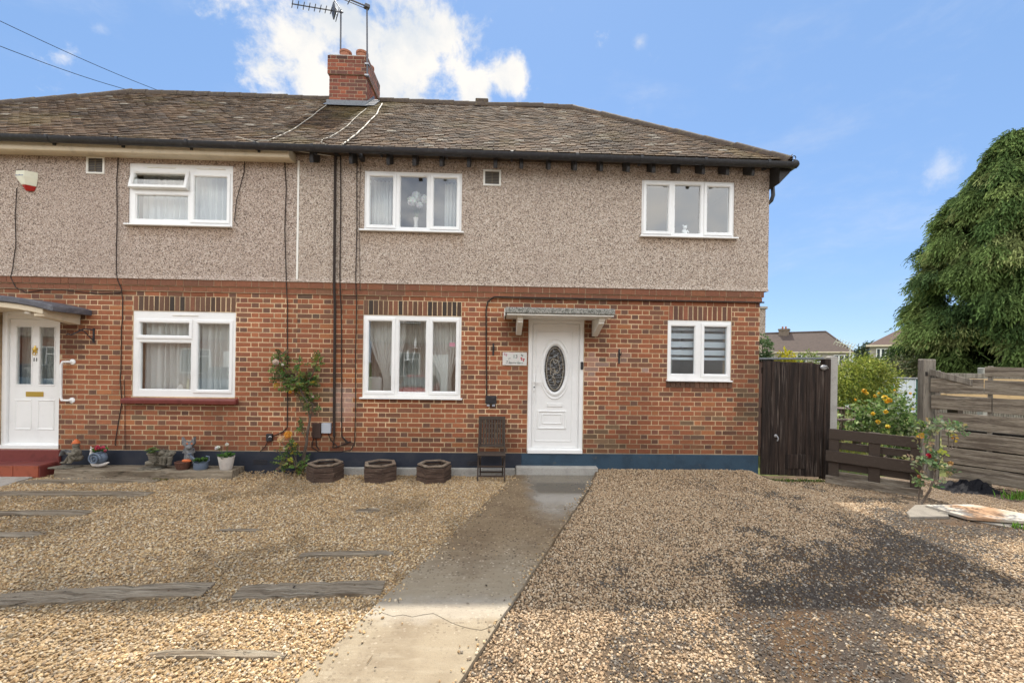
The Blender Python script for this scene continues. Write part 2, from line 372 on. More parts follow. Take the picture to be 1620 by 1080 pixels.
def mk_path():
    m = bpy.data.materials.new('path_concrete')
    m.use_nodes = True
    t = m.node_tree
    t.nodes.clear()
    p = pos(t)
    s = nd(t, 'ShaderNodeSeparateXYZ', {0: p})
    c = nd(t, 'ShaderNodeRGB')
    c.outputs[0].default_value = (0.275, 0.222, 0.150, 1)
    c = c.outputs[0]
    c = mixc(t, smooth(t, noise(t, p, 2.2, 6), 0.42, 0.66), c, (0.205, 0.158, 0.104))
    c = mixc(t, ma(t, 'MULTIPLY', smooth(t, noise(t, vm(t, 'MULTIPLY', p, (1, 5, 1)), 3.0, 5), 0.45, 0.7), 0.5), c, (0.33, 0.278, 0.20))
    v = nd(t, 'ShaderNodeTexVoronoi', {'Vector': p, 'Scale': 42.0})
    r = nd(t, 'ShaderNodeSeparateColor', {0: v.outputs['Color']})
    chip = ma(t, 'MULTIPLY', ma(t, 'GREATER_THAN', r.outputs[0], 0.38), ma(t, 'LESS_THAN', v.outputs['Distance'], 0.42))
    worn = smooth(t, noise(t, p, 0.9, 4), 0.40, 0.62)
    wornu = ma(t, 'MAXIMUM', ma(t, 'MULTIPLY', worn, 0.6), smooth(t, s.outputs[1], -3.7, -2.9))
    chipc = ramp(t, r.outputs[1], [(0, (0.055, 0.040, 0.028)), (0.40, (0.15, 0.105, 0.065)), (0.70, (0.30, 0.235, 0.16)), (1, (0.52, 0.45, 0.35))])
    c = mixc(t, ma(t, 'MULTIPLY', chip, ma(t, 'MULTIPLY', wornu, 0.9)), c, chipc)
    c = mixc(t, ma(t, 'MULTIPLY', smooth(t, noise(t, p, 160, 3), 0.55, 0.68), 0.5), c, (0.17, 0.145, 0.115))
    # wet patch in front of the door step; house shade painted into the colour
    ex = ma(t, 'ADD', s.outputs[0], ma(t, 'MULTIPLY', noise(t, p, 5, 4), 0.35))
    wet = ma(t, 'MULTIPLY', smooth(t, ma(t, 'ADD', s.outputs[1], ma(t, 'MULTIPLY', noise(t, p, 3, 4), 0.9)), -2.0, -0.9), smooth(t, ex, 0.50, 0.78))
    path_shade = smooth(t, ma(t, 'ADD', s.outputs[1], ma(t, 'MULTIPLY', noise(t, p, 2, 4), 1.0)), -3.0, -1.9)
    c = mixc(t, ma(t, 'MULTIPLY', path_shade, 0.75), c, mixc(t, 1.0, c, (0.66, 0.54, 0.40), 'MULTIPLY'))
    c = mixc(t, ma(t, 'MULTIPLY', wet, 0.8), c, (0.165, 0.145, 0.115))
    crust = ma(t, 'MULTIPLY', smooth(t, ma(t, 'ADD', s.outputs[1], ma(t, 'MULTIPLY', noise(t, p, 6, 4), 0.30)), -3.80, -3.66), smooth(t, ma(t, 'ADD', s.outputs[1], ma(t, 'MULTIPLY', noise(t, p, 6, 4), 0.30)), -3.36, -3.56))
    c = mixc(t, ma(t, 'MULTIPLY', crust, 0.45), c, (0.42, 0.38, 0.315))
    rough = ma(t, 'SUBTRACT', 0.92, ma(t, 'MULTIPLY', wet, 0.85))
    h = ma(t, 'ADD', noise(t, p, 130, 4), ma(t, 'MULTIPLY', chip, 0.6))
    bn = nd(t, 'ShaderNodeBump', {'Height': h, 'Strength': ma(t, 'SUBTRACT', 0.55, ma(t, 'MULTIPLY', wet, 0.53)), 'Distance': 0.008})
    b = nd(t, 'ShaderNodeBsdfPrincipled', {'Base Color': c, 'Roughness': rough, 'Specular IOR Level': ma(t, 'ADD', 0.4, ma(t, 'MULTIPLY', wet, 0.5)), 'Normal': bn.outputs[0]})
    nd(t, 'ShaderNodeOutputMaterial', {'Surface': b.outputs[0]})
    return m


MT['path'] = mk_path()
MT['stonechip'] = mat('gravel_stone', None, 0.75, [(160, 0.8, 0.5, 0.7)], None, attr='scol', attr_type='INSTANCER')
MT['gravelbase'] = mat('gravel_bed_sand', (0.25, 0.17, 0.09), 0.95, [(60, (0.42, 0.31, 0.19), 0.45, 0.6), (130, 0.45, 0.52, 0.66)], (80, 1.0))
MT['drivebase'] = mat('driveway_base', None, 0.95, [(70, 1.5, 0.5, 0.65), (150, 0.5, 0.5, 0.64)], (90, 1.0), attr='bcol')
MT['grass'] = mat('lawn_grass', (0.085, 0.105, 0.022), 0.95, [(0.5, (0.14, 0.13, 0.035), 0.4, 0.65), (30, 0.7, 0.5, 0.7)], (60, 0.6))
MT['wood_table'] = mat('table_timber', (0.09, 0.06, 0.045), 0.8)


# ------------------------------------------------------------------ mesh builder
class MB:
    def __init__(s):
        s.v, s.f, s.mi, s.c = [], [], [], []

    def add(s, verts, faces, mi=0, col=(1, 1, 1)):
        o = len(s.v)
        s.v.extend([tuple(map(float, q)) for q in verts])
        s.f.extend([tuple(o + i for i in f) for f in faces])
        s.mi.extend([mi] * len(faces))
        s.c.extend([tuple(col)] * len(verts))
        return s

    def box(s, x0, x1, y0, y1, z0, z1, mi=0, col=(1, 1, 1)):
        vs = [(x0, y0, z0), (x1, y0, z0), (x1, y1, z0), (x0, y1, z0), (x0, y0, z1), (x1, y0, z1), (x1, y1, z1), (x0, y1, z1)]
        return s.add(vs, [(3, 2, 1, 0), (4, 5, 6, 7), (0, 1, 5, 4), (1, 2, 6, 5), (2, 3, 7, 6), (3, 0, 4, 7)], mi, col)

    def obox(s, c, ax, ay, az, hx, hy, hz, mi=0, col=(1, 1, 1)):
        c, ax, ay, az = (Vector(q) for q in (c, ax, ay, az))
        vs = [c + ax * sx * hx + ay * sy * hy + az * sz * hz for sz in (-1, 1) for sx, sy in ((-1, -1), (1, -1), (1, 1), (-1, 1))]
        return s.add(vs, [(3, 2, 1, 0), (4, 5, 6, 7), (0, 1, 5, 4), (1, 2, 6, 5), (2, 3, 7, 6), (3, 0, 4, 7)], mi, col)

    def bar(s, a, b, w, h, mi=0, col=(1, 1, 1), up=(0, 0, 1)):
        a, b = Vector(a), Vector(b)
        d = (b - a)
        L = d.length
        d.normalize()
        u = Vector(up)
        sd = d.cross(u)
        if sd.length < 1e-4:
            sd = d.cross(Vector((0, 1, 0)))
        sd.normalize()
        u = sd.cross(d)
        return s.obox((a + b) / 2, d, sd, u, L / 2, w / 2, h / 2, mi, col)

    def tube(s, pts, r, n=7, mi=0, col=(1, 1, 1), cap=True):
        pts = [Vector(p) for p in pts]
        rs = r if hasattr(r, '__len__') else [r] * len(pts)
        vs, fs = [], []
        prev = None
        for i, p in enumerate(pts):
            d = (pts[min(i + 1, len(pts) - 1)] - pts[max(i - 1, 0)]).normalized()
            if prev is None:
                a = d.cross(Vector((0.13, 0.31, 0.94)))
                if a.length < 1e-3:
                    a = d.cross(Vector((1, 0, 0)))
            else:
                a = prev - d * prev.dot(d)
            a.normalize()
            prev = a
            b = d.cross(a)
            for k in range(n):
                th = 2 * math.pi * k / n
                vs.append(p + (a * math.cos(th) + b * math.sin(th)) * rs[i])
        for i in range(len(pts) - 1):
            for k in range(n):
                fs.append((i * n + k, i * n + (k + 1) % n, (i + 1) * n + (k + 1) % n, (i + 1) * n + k))
        if cap:
            fs.append(tuple(range(n - 1, -1, -1)))
            fs.append(tuple((len(pts) - 1) * n + k for k in range(n)))
        return s.add(vs, fs, mi, col)

    def lathe(s, prof, c, n=20, mi=0, col=(1, 1, 1), axis='z', sx=1.0, sy=1.0):
        """prof: (radius, height) pairs"""
        vs, fs = [], []
        for (r, h) in prof:
            for k in range(n):
                th = 2 * math.pi * k / n
                a, b = r * math.cos(th) * sx, r * math.sin(th) * sy
                if axis == 'z':
                    vs.append((c[0] + a, c[1] + b, c[2] + h))
                elif axis == 'y':
                    vs.append((c[0] + a, c[1] - h, c[2] + b))
                else:
                    vs.append((c[0] + h, c[1] + a, c[2] + b))
        m = len(prof)
        for i in range(m - 1):
            for k in range(n):
                fs.append((i * n + k, i * n + (k + 1) % n, (i + 1) * n + (k + 1) % n, (i + 1) * n + k))
        if prof[0][0] > 1e-5:
            fs.append(tuple(range(n - 1, -1, -1)))
        if prof[-1][0] > 1e-5:
            fs.append(tuple((m - 1) * n + k for k in range(n)))
        return s.add(vs, fs, mi, col)

    def ball(s, c, rx, ry=None, rz=None, n=10, mi=0, col=(1, 1, 1), jit=0.0, R=None):
        ry = rx if ry is None else ry
        rz = rx if rz is None else rz
        vs, fs = [], []
        m = max(5, n * 2 // 3)
        for i in range(m + 1):
            ph = math.pi * i / m
            for k in range(n):
                th = 2 * math.pi * k / n
                v = Vector((rx * math.sin(ph) * math.cos(th), ry * math.sin(ph) * math.sin(th), rz * math.cos(ph)))
                if jit:
                    v *= 1 + jit * mnoise.noise(Vector(c) * 9.0 + v * (1.3 / max(rx, 1e-3)))
                if R is not None:
                    v = R @ v
                vs.append(Vector(c) + v)
        for i in range(m):
            for k in range(n):
                fs.append((i * n + k, (i + 1) * n + k, (i + 1) * n + (k + 1) % n, i * n + (k + 1) % n))
        return s.add(vs, fs, mi, col)

    def prism(s, poly, lo, hi, axis='y', mi=0, col=(1, 1, 1)):
        """poly: 2-D outline; axis y: (x,z) swept lo..hi in y; z: (x,y) swept in z; x: (y,z) swept in x"""
        n = len(poly)
        def mk(a, b, h):
            return (a, h, b) if axis == 'y' else ((a, b, h) if axis == 'z' else (h, a, b))
        vs = [mk(a, b, lo) for a, b in poly] + [mk(a, b, hi) for a, b in poly]
        fs = [tuple(range(n - 1, -1, -1)), tuple(range(n, 2 * n))]
        fs += [(i, (i + 1) % n, n + (i + 1) % n, n + i) for i in range(n)]
        return s.add(vs, fs, mi, col)

    def ring(s, x0, x1, z0, z1, wd, yf, yb, c=0.008, ci=0.012, mi=0):
        """mitred rectangular frame in the xz plane with chamfered front edges"""
        prof = [(0, yb), (0, yf + c), (c, yf), (wd - ci, yf), (wd, yf + ci), (wd, yb)]
        vs, fs = [], []
        for (ins, y) in prof:
            vs += [(x0 + ins, y, z0 + ins), (x1 - ins, y, z0 + ins), (x1 - ins, y, z1 - ins), (x0 + ins, y, z1 - ins)]
        m = len(prof)
        for i in range(m):
            j = (i + 1) % m
            for k in range(4):
                fs.append((i * 4 + k, i * 4 + (k + 1) % 4, j * 4 + (k + 1) % 4, j * 4 + k))
        return s.add(vs, fs, mi)

    def transform(s, M, start=0):
        for i in range(start, len(s.v)):
            s.v[i] = tuple(M @ Vector(s.v[i]))
        return s

    def mesh(s, name, mats, off=(0, 0, 0), smooth=False, colors=False, bevel=0.0, fixn=True):
        me = bpy.data.meshes.new(name)
        v = np.array(s.v, dtype=float).reshape(-1, 3) - np.array(off, float)
        me.from_pydata(v.tolist(), [], s.f)
        for m in (mats if isinstance(mats, (list, tuple)) else [mats]):
            me.materials.append(m)
        me.polygons.foreach_set('material_index', s.mi)
        if colors:
            a = me.attributes.new('bcol', 'FLOAT_COLOR', 'POINT')
            cc = np.ones((len(s.v), 4))
            cc[:, :3] = s.c
            a.data.foreach_set('color', cc.ravel())
        if bevel > 0 or fixn:
            bm = bmesh.new()
            bm.from_mesh(me)
            bmesh.ops.recalc_face_normals(bm, faces=bm.faces)
            if bevel > 0:
                es = [e for e in bm.edges if len(e.link_faces) == 2 and e.calc_face_angle(0) > 0.5]
                bmesh.ops.bevel(bm, geom=es, offset=bevel, segments=1, affect='EDGES', clamp_overlap=True)
            bm.to_mesh(me)
            bm.free()
        if smooth:
            me.polygons.foreach_set('use_smooth', [True] * len(me.polygons))
            try:
                me.set_sharp_from_angle(angle=math.radians(40))
            except Exception:
                pass
        me.update()
        return me


ROOTLOC = {}


def tag(o, label=None, cat=None, group=None, kind=None):
    if label:
        o['label'] = label
    if cat:
        o['category'] = cat
    if group:
        o['group'] = group
    if kind:
        o['kind'] = kind
    return o


def thing(name, loc, label, cat, group=None):
    o = bpy.data.objects.new(name, None)
    COL.objects.link(o)
    o.location = loc
    o.empty_display_size = 0.1
    ROOTLOC[o.name] = np.array(loc, float)
    return tag(o, label, cat, group)


def root_loc(o):
    while o.parent is not None:
        o = o.parent
    return ROOTLOC.get(o.name, np.zeros(3))


def build(mb, name, mats, parent=None, loc=None, label=None, cat=None, group=None, kind=None, **kw):
    """one mesh object; a child keeps world-space placement relative to its thing's base"""
    if isinstance(mats, str):
        mats = MT[mats]
    elif isinstance(mats, (list, tuple)):
        mats = [MT[m] if isinstance(m, str) else m for m in mats]
    off = root_loc(parent) if parent is not None else (np.array(loc, float) if loc is not None else np.zeros(3))
    me = mb.mesh(name, mats, off, **kw)
    o = bpy.data.objects.new(name, me)
    COL.objects.link(o)
    if parent is not None:
        o.parent = parent
    elif loc is not None:
        o.location = loc
        ROOTLOC[o.name] = np.array(loc, float)
    return tag(o, label, cat, group, kind)


def piece(me, name, parent, wpos, col=None, rot=None):
    """a copy of a shared mesh placed as a child"""
    o = bpy.data.objects.new(name, me)
    COL.objects.link(o)
    o.parent = parent
    o.location = np.array(wpos, float) - root_loc(parent)
    if rot is not None:
        o.rotation_euler = rot
    if col is not None:
        o['bcol'] = [float(col[0]), float(col[1]), float(col[2])]
    return o


def copy_tree(o, parent=None):
    c = o.copy()
    COL.objects.link(c)
    if parent is not None:
        c.parent = parent
    for ch in list(o.children):
        copy_tree(ch, c)
    return c


def fbm(x, y, z=0.0, s=1.0):
    return mnoise.fractal(Vector((x * s, y * s, z * s)), 0.6, 2.0, 4)


def text_mb(txt, size, x, y, z, depth=0.002, mb=None, align='CENTER', bold=0.0, shear=0.0):
    """letters as thin solid shapes facing -y"""
    cu = bpy.data.curves.new('text', 'FONT')
    cu.body = txt
    cu.size = size
    cu.extrude = depth / 2
    cu.align_x = align
    cu.align_y = 'CENTER'
    cu.offset = bold
    cu.shear = shear
    ob = bpy.data.objects.new('text', cu)
    COL.objects.link(ob)
    bpy.context.view_layer.update()
    me = bpy.data.meshes.new_from_object(ob.evaluated_get(bpy.context.evaluated_depsgraph_get()))
    vs = [(x + v.co.x, y - v.co.z, z + v.co.y) for v in me.vertices]
    fs = [tuple(p.vertices) for p in me.polygons]
    bpy.data.objects.remove(ob)
    bpy.data.meshes.remove(me)
    mb = mb or MB()
    mb.add(vs, fs)
    return mb

# ================================================================== STRUCTURE: ground, driveway, path, street
def struct(mb, name, mats, **kw):
    return build(mb, name, mats, kind='structure', **kw)


def path_left(y):
    return 0.30 + 0.315 * (y + 0.08)


def path_right(y):
    return 1.62 + 0.41 * (y + 0.05)


mb = MB()
mb.box(-500, 500, -500, 900, -1.0, -0.06)
struct(mb, 'ground', 'grass')
mb = MB()
mb.box(-500, 500, -12.6, -8.6, -0.5, -0.052)
struct(mb, 'road', 'asphalt')
mb = MB()
mb.box(-500, 500, -8.6, -7.3, -0.5, 0.0)
mb.box(-500, 500, -13.9, -12.6, -0.5, 0.03)
struct(mb, 'pavement', 'concrete_light', bevel=0.01)

# left gravel bed: gently uneven sheet
mb = MB()
NX, NY = 60, 40
vs = []
for j in range(NY + 1):
    y = -7.3 + 7.36 * j / NY
    xr = path_left(y) + 0.03
    for i in range(NX + 1):
        x = -12.5 + (xr + 12.5) * i / NX
        vs.append((x, y, -0.012 + 0.010 * fbm(x, y, 0, 1.1)))
fs = [(j * (NX + 1) + i, j * (NX + 1) + i + 1, (j + 1) * (NX + 1) + i + 1, (j + 1) * (NX + 1) + i) for j in range(NY) for i in range(NX)]
mb.add(vs, fs)
struct(mb, 'gravel_bed', 'gravelbase', smooth=True)


def lerp3(a, b, k):
    return tuple(a[i] + (b[i] - a[i]) * k for i in range(3))


def sstep(a, b, v):
    k = max(0.0, min(1.0, (v - a) / (b - a)))
    return k * k * (3 - 2 * k)


def drive_z(x, y):
    z = 0.085 * sstep(-0.9, 0.0, y) * (1 - sstep(4.0, 4.35, x)) - 0.045 * sstep(4.1, 4.6, x) * sstep(-1.6, -0.4, y)
    z += 0.02 * sstep(-0.35, 0.0, y + 0.1 * fbm(x, y, 3, 2)) * (1 - sstep(4.0, 4.35, x))
    return z - 0.012 + 0.008 * fbm(x, y, 5, 1.3)


def drive_dark(x, y):
    """how far the stones darken along a strip on the right of the drive"""
    cx = np.interp(y, (-5.2, -4.5, -3.6, -2.9, -2.2, -1.6), (1.35, 1.8, 2.5, 3.6, 4.9, 5.6))
    hw = np.interp(y, (-5.2, -4.5, -3.6, -2.9, -2.2, -1.6), (0.65, 0.72, 0.92, 1.35, 1.35, 0.8))
    d = (x - cx + 0.35 * fbm(x, y, 14, 1.1)) / hw
    b_ = math.exp(-d * d * 0.9) * sstep(-1.25, -2.2, y + 0.3 * fbm(x, y, 6, 1.3))
    k = sstep(0.12, 1.0, b_ + 0.50 * fbm(x, y, 9, 1.5) + 0.25 * fbm(x, y, 19, 5.0))
    k *= 0.85 + 0.15 * sstep(-3.2, -3.8, y)
    k = max(k, 0.5 * sstep(0.10, 0.5, fbm(x + 7, y, 2, 1.2)) * sstep(2.2, 4.0, x) * sstep(-3.3, -2.6, y))
    return max(0.0, min(1.0, k))


def drive_soil(x, y):
    """bare earth beside the fences"""
    return sstep(0.0, 0.5, (x - 5.05) - 0.35 * (-(y)) * 0.2 + 0.35 * fbm(x, y, 8, 1.5)) * sstep(-2.1, -1.3, y + 0.4 * fbm(x, y, 1, 1.2) + 0.12 * (x - 5.5))


mb = MB()
NX, NY = 110, 90
vs, cs = [], []
for j in range(NY + 1):
    y = -7.3 + 7.5 * j / NY
    xl = path_right(y) - 0.03
    for i in range(NX + 1):
        x = xl + (9.6 - xl) * i / NX
        vs.append((x, y, drive_z(x, y)))
        c = lerp3((0.115, 0.078, 0.046), (0.045, 0.034, 0.026), drive_dark(x, y))
        mud = drive_dark(x, y) * sstep(0.05, 0.4, fbm(x, y, 21, 2.2))
        c = lerp3(c, (0.085, 0.044, 0.016), 0.85 * mud)
        c = lerp3(c, (0.15, 0.11, 0.075), 0.85 * drive_soil(x, y))
        cs.append(c)
fs = [(j * (NX + 1) + i, j * (NX + 1) + i + 1, (j + 1) * (NX + 1) + i + 1, (j + 1) * (NX + 1) + i) for j in range(NY) for i in range(NX)]
mb.add(vs, fs)
mb.c = [tuple(c) for c in cs]
struct(mb, 'driveway', 'drivebase', smooth=True, colors=True)

# concrete path: two pours with a broken joint between them
def path_slab(name, ya, yb, top, jag_a=0.0, jag_b=0.0, seed=0):
    rnd = random.Random(seed)
    left, right, n = [], [], 26
    for i in range(n + 1):
        y = ya + (yb - ya) * i / n
        left.append((path_left(y) + 0.012 * fbm(0, y, seed, 3), y))
        right.append((path_right(y) + 0.012 * fbm(9, y, seed, 4), y))
    def edge(y, jag, tt):
        out = []
        for k in range(1, 14):
            u = k / 14
            x = path_left(y) + (path_right(y) - path_left(y)) * u
            out.append((x, y + jag * (fbm(x * 1.0, seed, 0, 3.0) * 1.0 + 0.9 * (1 - 2 * u) * tt)))
        return out
    poly = left + edge(yb, jag_b, 1) + right[::-1] + edge(ya, jag_a, 1)[::-1]
    mb = MB()
    mb.prism(poly, -0.2, top, axis='z')
    return struct(mb, name, 'path', bevel=0.0015)


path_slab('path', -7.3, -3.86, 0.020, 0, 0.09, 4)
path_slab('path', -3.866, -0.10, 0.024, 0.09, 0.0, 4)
mb = MB()
mb.box(0.31, 1.60, -0.125, 0.0, 0.0, 0.145)
mb2 = mb
struct(mb, 'step', 'concrete_light', bevel=0.012)
mb = MB()
mb.prism([(-8.6, -1.0), (-6.64, -0.80), (-6.72, -0.30), (-8.6, -0.30)], -0.1, 0.012, axis='z')
struct(mb, 'path', 'concrete', bevel=0.008)


# ================================================================== HOUSES
COURSE, JOINT, STRETCH, HEAD = 0.0764, 0.0128, 0.2195, 0.1015
BZ0 = 0.335
PARTY = -3.12
E_Y, E_Z, R_Y, R_Z = -0.28, 4.954, 2.65, 7.40
RX0, RX1 = -7.85, 1.57
EX0, EX1 = -10.75, 4.495
SL = math.hypot(R_Y - E_Y, R_Z - E_Z)
CS, SN = (R_Y - E_Y) / SL, (R_Z - E_Z) / SL
BR_PAL = [((0.305, 0.104, 0.048), 40), ((0.335, 0.122, 0.056), 22), ((0.265, 0.094, 0.048), 24), ((0.215, 0.094, 0.053), 8), ((0.18, 0.086, 0.052), 3), ((0.36, 0.138, 0.056), 5)]
PAL_W = np.cumsum([w_ for _, w_ in BR_PAL]) / sum(w_ for _, w_ in BR_PAL)


def brick_col(x, z, rnd, header=False):
    c = np.array(BR_PAL[int(np.searchsorted(PAL_W, rnd.random()))][0])
    if header and rnd.random() < 0.38:
        c = np.array(rnd.choice([(0.185, 0.088, 0.055), (0.155, 0.078, 0.052), (0.20, 0.082, 0.05)]))
    k = sstep(0.62, 1.05, 0.40 + 0.7 * fbm(x, z, 2.0, 0.7) + 0.55 * sstep(1.0, 3.4, x) * sstep(1.9, 0.9, z))
    if rnd.random() < 0.60 * k:
        c = np.array(random.Random(int(x * 977 + z * 7919)).choice([(0.17, 0.105, 0.06), (0.22, 0.135, 0.075), (0.135, 0.082, 0.055), (0.26, 0.12, 0.06)]))
    c = c * (0.89 + 0.22 * rnd.random())
    c = c * wall_tone(x, z, rnd)
    s = smear(x, z)
    if s > 0.02:
        c = c * (1 - s) + np.array((0.46, 0.34, 0.29)) * s
    return c


def wall_tone(x, z, rnd=None):
    """weathering by the ground and pipe; darker below the porch slabs, band and sills"""
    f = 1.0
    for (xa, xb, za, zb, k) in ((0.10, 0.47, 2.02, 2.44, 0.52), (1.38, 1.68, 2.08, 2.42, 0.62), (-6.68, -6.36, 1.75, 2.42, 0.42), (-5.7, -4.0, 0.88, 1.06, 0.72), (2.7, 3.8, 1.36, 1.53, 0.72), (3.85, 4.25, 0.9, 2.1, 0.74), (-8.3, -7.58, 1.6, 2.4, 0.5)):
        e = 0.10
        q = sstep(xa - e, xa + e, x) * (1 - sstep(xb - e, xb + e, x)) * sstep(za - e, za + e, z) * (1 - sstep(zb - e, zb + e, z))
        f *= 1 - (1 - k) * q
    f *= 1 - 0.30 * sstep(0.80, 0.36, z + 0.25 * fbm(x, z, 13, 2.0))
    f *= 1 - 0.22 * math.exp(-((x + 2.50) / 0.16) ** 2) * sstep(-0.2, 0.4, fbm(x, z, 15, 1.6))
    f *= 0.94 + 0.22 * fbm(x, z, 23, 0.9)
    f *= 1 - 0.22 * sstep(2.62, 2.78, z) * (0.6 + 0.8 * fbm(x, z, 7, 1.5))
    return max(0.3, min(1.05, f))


def smear(x, z):
    s = 0.0
    for (cx, cz, rx, rz, k) in ((-2.40, 1.10, 0.13, 0.42, 0.55), (1.52, 1.72, 0.16, 0.26, 0.42), (1.98, 1.88, 0.22, 0.16, 0.22), (2.42, 1.68, 0.10, 0.06, 0.5)):
        d = ((x - cx) / rx) ** 2 + ((z - cz) / rz) ** 2
        s = max(s, k * (1 - sstep(0.3, 1.2, d + 0.5 * fbm(x, z, 3, 6))))
    return s


def wallsheet(mb, x0, x1, z0, z1, y, holes, depth, cell=None, mi=0, colf=None, outer=True):
    xs = {x0, x1}
    zs = {z0, z1}
    for (a, b, c, d) in holes:
        xs |= {max(a, x0), min(b, x1)}
        zs |= {max(c, z0), min(d, z1)}
    def sub(s):
        s = sorted(s)
        if not cell:
            return s
        o = [s[0]]
        for a, b in zip(s, s[1:]):
            n = max(1, int(math.ceil((b - a) / cell)))
            o += [a + (b - a) * k / n for k in range(1, n + 1)]
        return o
    X, Z = sub(xs), sub(zs)
    def hole(i, j):
        if i < 0 or j < 0 or i >= len(X) - 1 or j >= len(Z) - 1:
            return None
        cx, cz = (X[i] + X[i + 1]) / 2, (Z[j] + Z[j + 1]) / 2
        return any(a < cx < b and c < cz < d for (a, b, c, d) in holes)
    for i in range(len(X) - 1):
        for j in range(len(Z) - 1):
            if hole(i, j):
                continue
            col = colf((X[i] + X[i + 1]) / 2, (Z[j] + Z[j + 1]) / 2) if colf else (1, 1, 1)
            a, b, c, d = X[i], X[i + 1], Z[j], Z[j + 1]
            mb.add([(a, y, c), (b, y, c), (b, y, d), (a, y, d)], [(0, 1, 2, 3)], mi, col)
            for (ii, jj, q) in ((i - 1, j, ((a, c), (a, d))), (i + 1, j, ((b, d), (b, c))), (i, j - 1, ((b, c), (a, c))), (i, j + 1, ((a, d), (b, d)))):
                h = hole(ii, jj)
                if h or (h is None and outer):
                    (p, r), (p2, r2) = q
                    mb.add([(p, y, r), (p2, y, r2), (p2, y + depth, r2), (p, y + depth, r)], [(0, 1, 2, 3)], mi, col)
    return mb


def pieces_for(parent_wall, house, items, me_of, one_mat, stuff_name, stuff_mats, limit, shape, parent_stuff):
    pass


def lay_bricks(x0, x1, courses, holes, rnd, flip=0):
    out = []
    for k in range(courses):
        z = BZ0 + k * COURSE + JOINT
        zt = z + COURSE - JOINT
        x = x0 - (0.0 if (k + flip) % 2 else (STRETCH + HEAD) / 2 + JOINT) - 0.343 * 0
        j = 0
        while x < x1:
            L = (STRETCH if j % 2 == 0 else HEAD)
            L2 = L + rnd.uniform(-0.004, 0.004)
            a, b = x, x + L2
            x = x + L + JOINT
            j += 1
            segs = [(max(a, x0), min(b, x1))]
            for (ha, hb, hc, hd) in holes:
                if zt > hc + 0.004 and z < hd - 0.004:
                    ns = []
                    for (p, q) in segs:
                        if q <= ha or p >= hb:
                            ns.append((p, q))
                        else:
                            if p < ha - 0.025:
                                ns.append((p, ha - 0.004))
                            if q > hb + 0.025:
                                ns.append((hb + 0.004, q))
                    segs = ns
            for (p, q) in segs:
                if q - p > 0.022:
                    full = abs((q - p) - L2) < 1e-6
                    out.append([p, q, z + rnd.uniform(-0.0012, 0.0012), zt + rnd.uniform(-0.0012, 0.0012), ('S' if j % 2 else 'H') if full else 'C'])
    return out


def brick_mesh(w_, h_, d_=0.05, seed=0):
    rnd = random.Random(seed)
    mb = MB()
    j = lambda a: a + rnd.uniform(-0.0018, 0.0018)
    vs = [(j(-w_ / 2), j(0) if k < 1 else d_, j(-h_ / 2)) for k in (0,)]
    c = 0.004
    vs = []
    for (y, ins) in ((0.0, c), (c, 0.0), (d_, 0.0)):
        for sx, sz in ((-1, -1), (1, -1), (1, 1), (-1, 1)):
            vs.append((j(sx * (w_ / 2 - ins)), j(y) if y < d_ else y, j(sz * (h_ / 2 - ins))))
    fs = [(0, 1, 2, 3)]
    for r in range(2):
        for k in range(4):
            fs.append((r * 4 + k, (r + 1) * 4 + k, (r + 1) * 4 + (k + 1) % 4, r * 4 + (k + 1) % 4))
    mb.add(vs, fs)
    me = mb.mesh('brick', MT['brick_one'])
    return me


BM = {'S': [brick_mesh(STRETCH, COURSE - JOINT, seed=i) for i in range(8)], 'H': [brick_mesh(HEAD, COURSE - JOINT, seed=20 + i) for i in range(6)],
      'V': [brick_mesh(0.065, 0.222, seed=40 + i) for i in range(6)]}


def seen(x, y, z, m=6):
    px, py = proj((x, y, z))
    return m < px < 1620 - m and m < py < 1080 - m


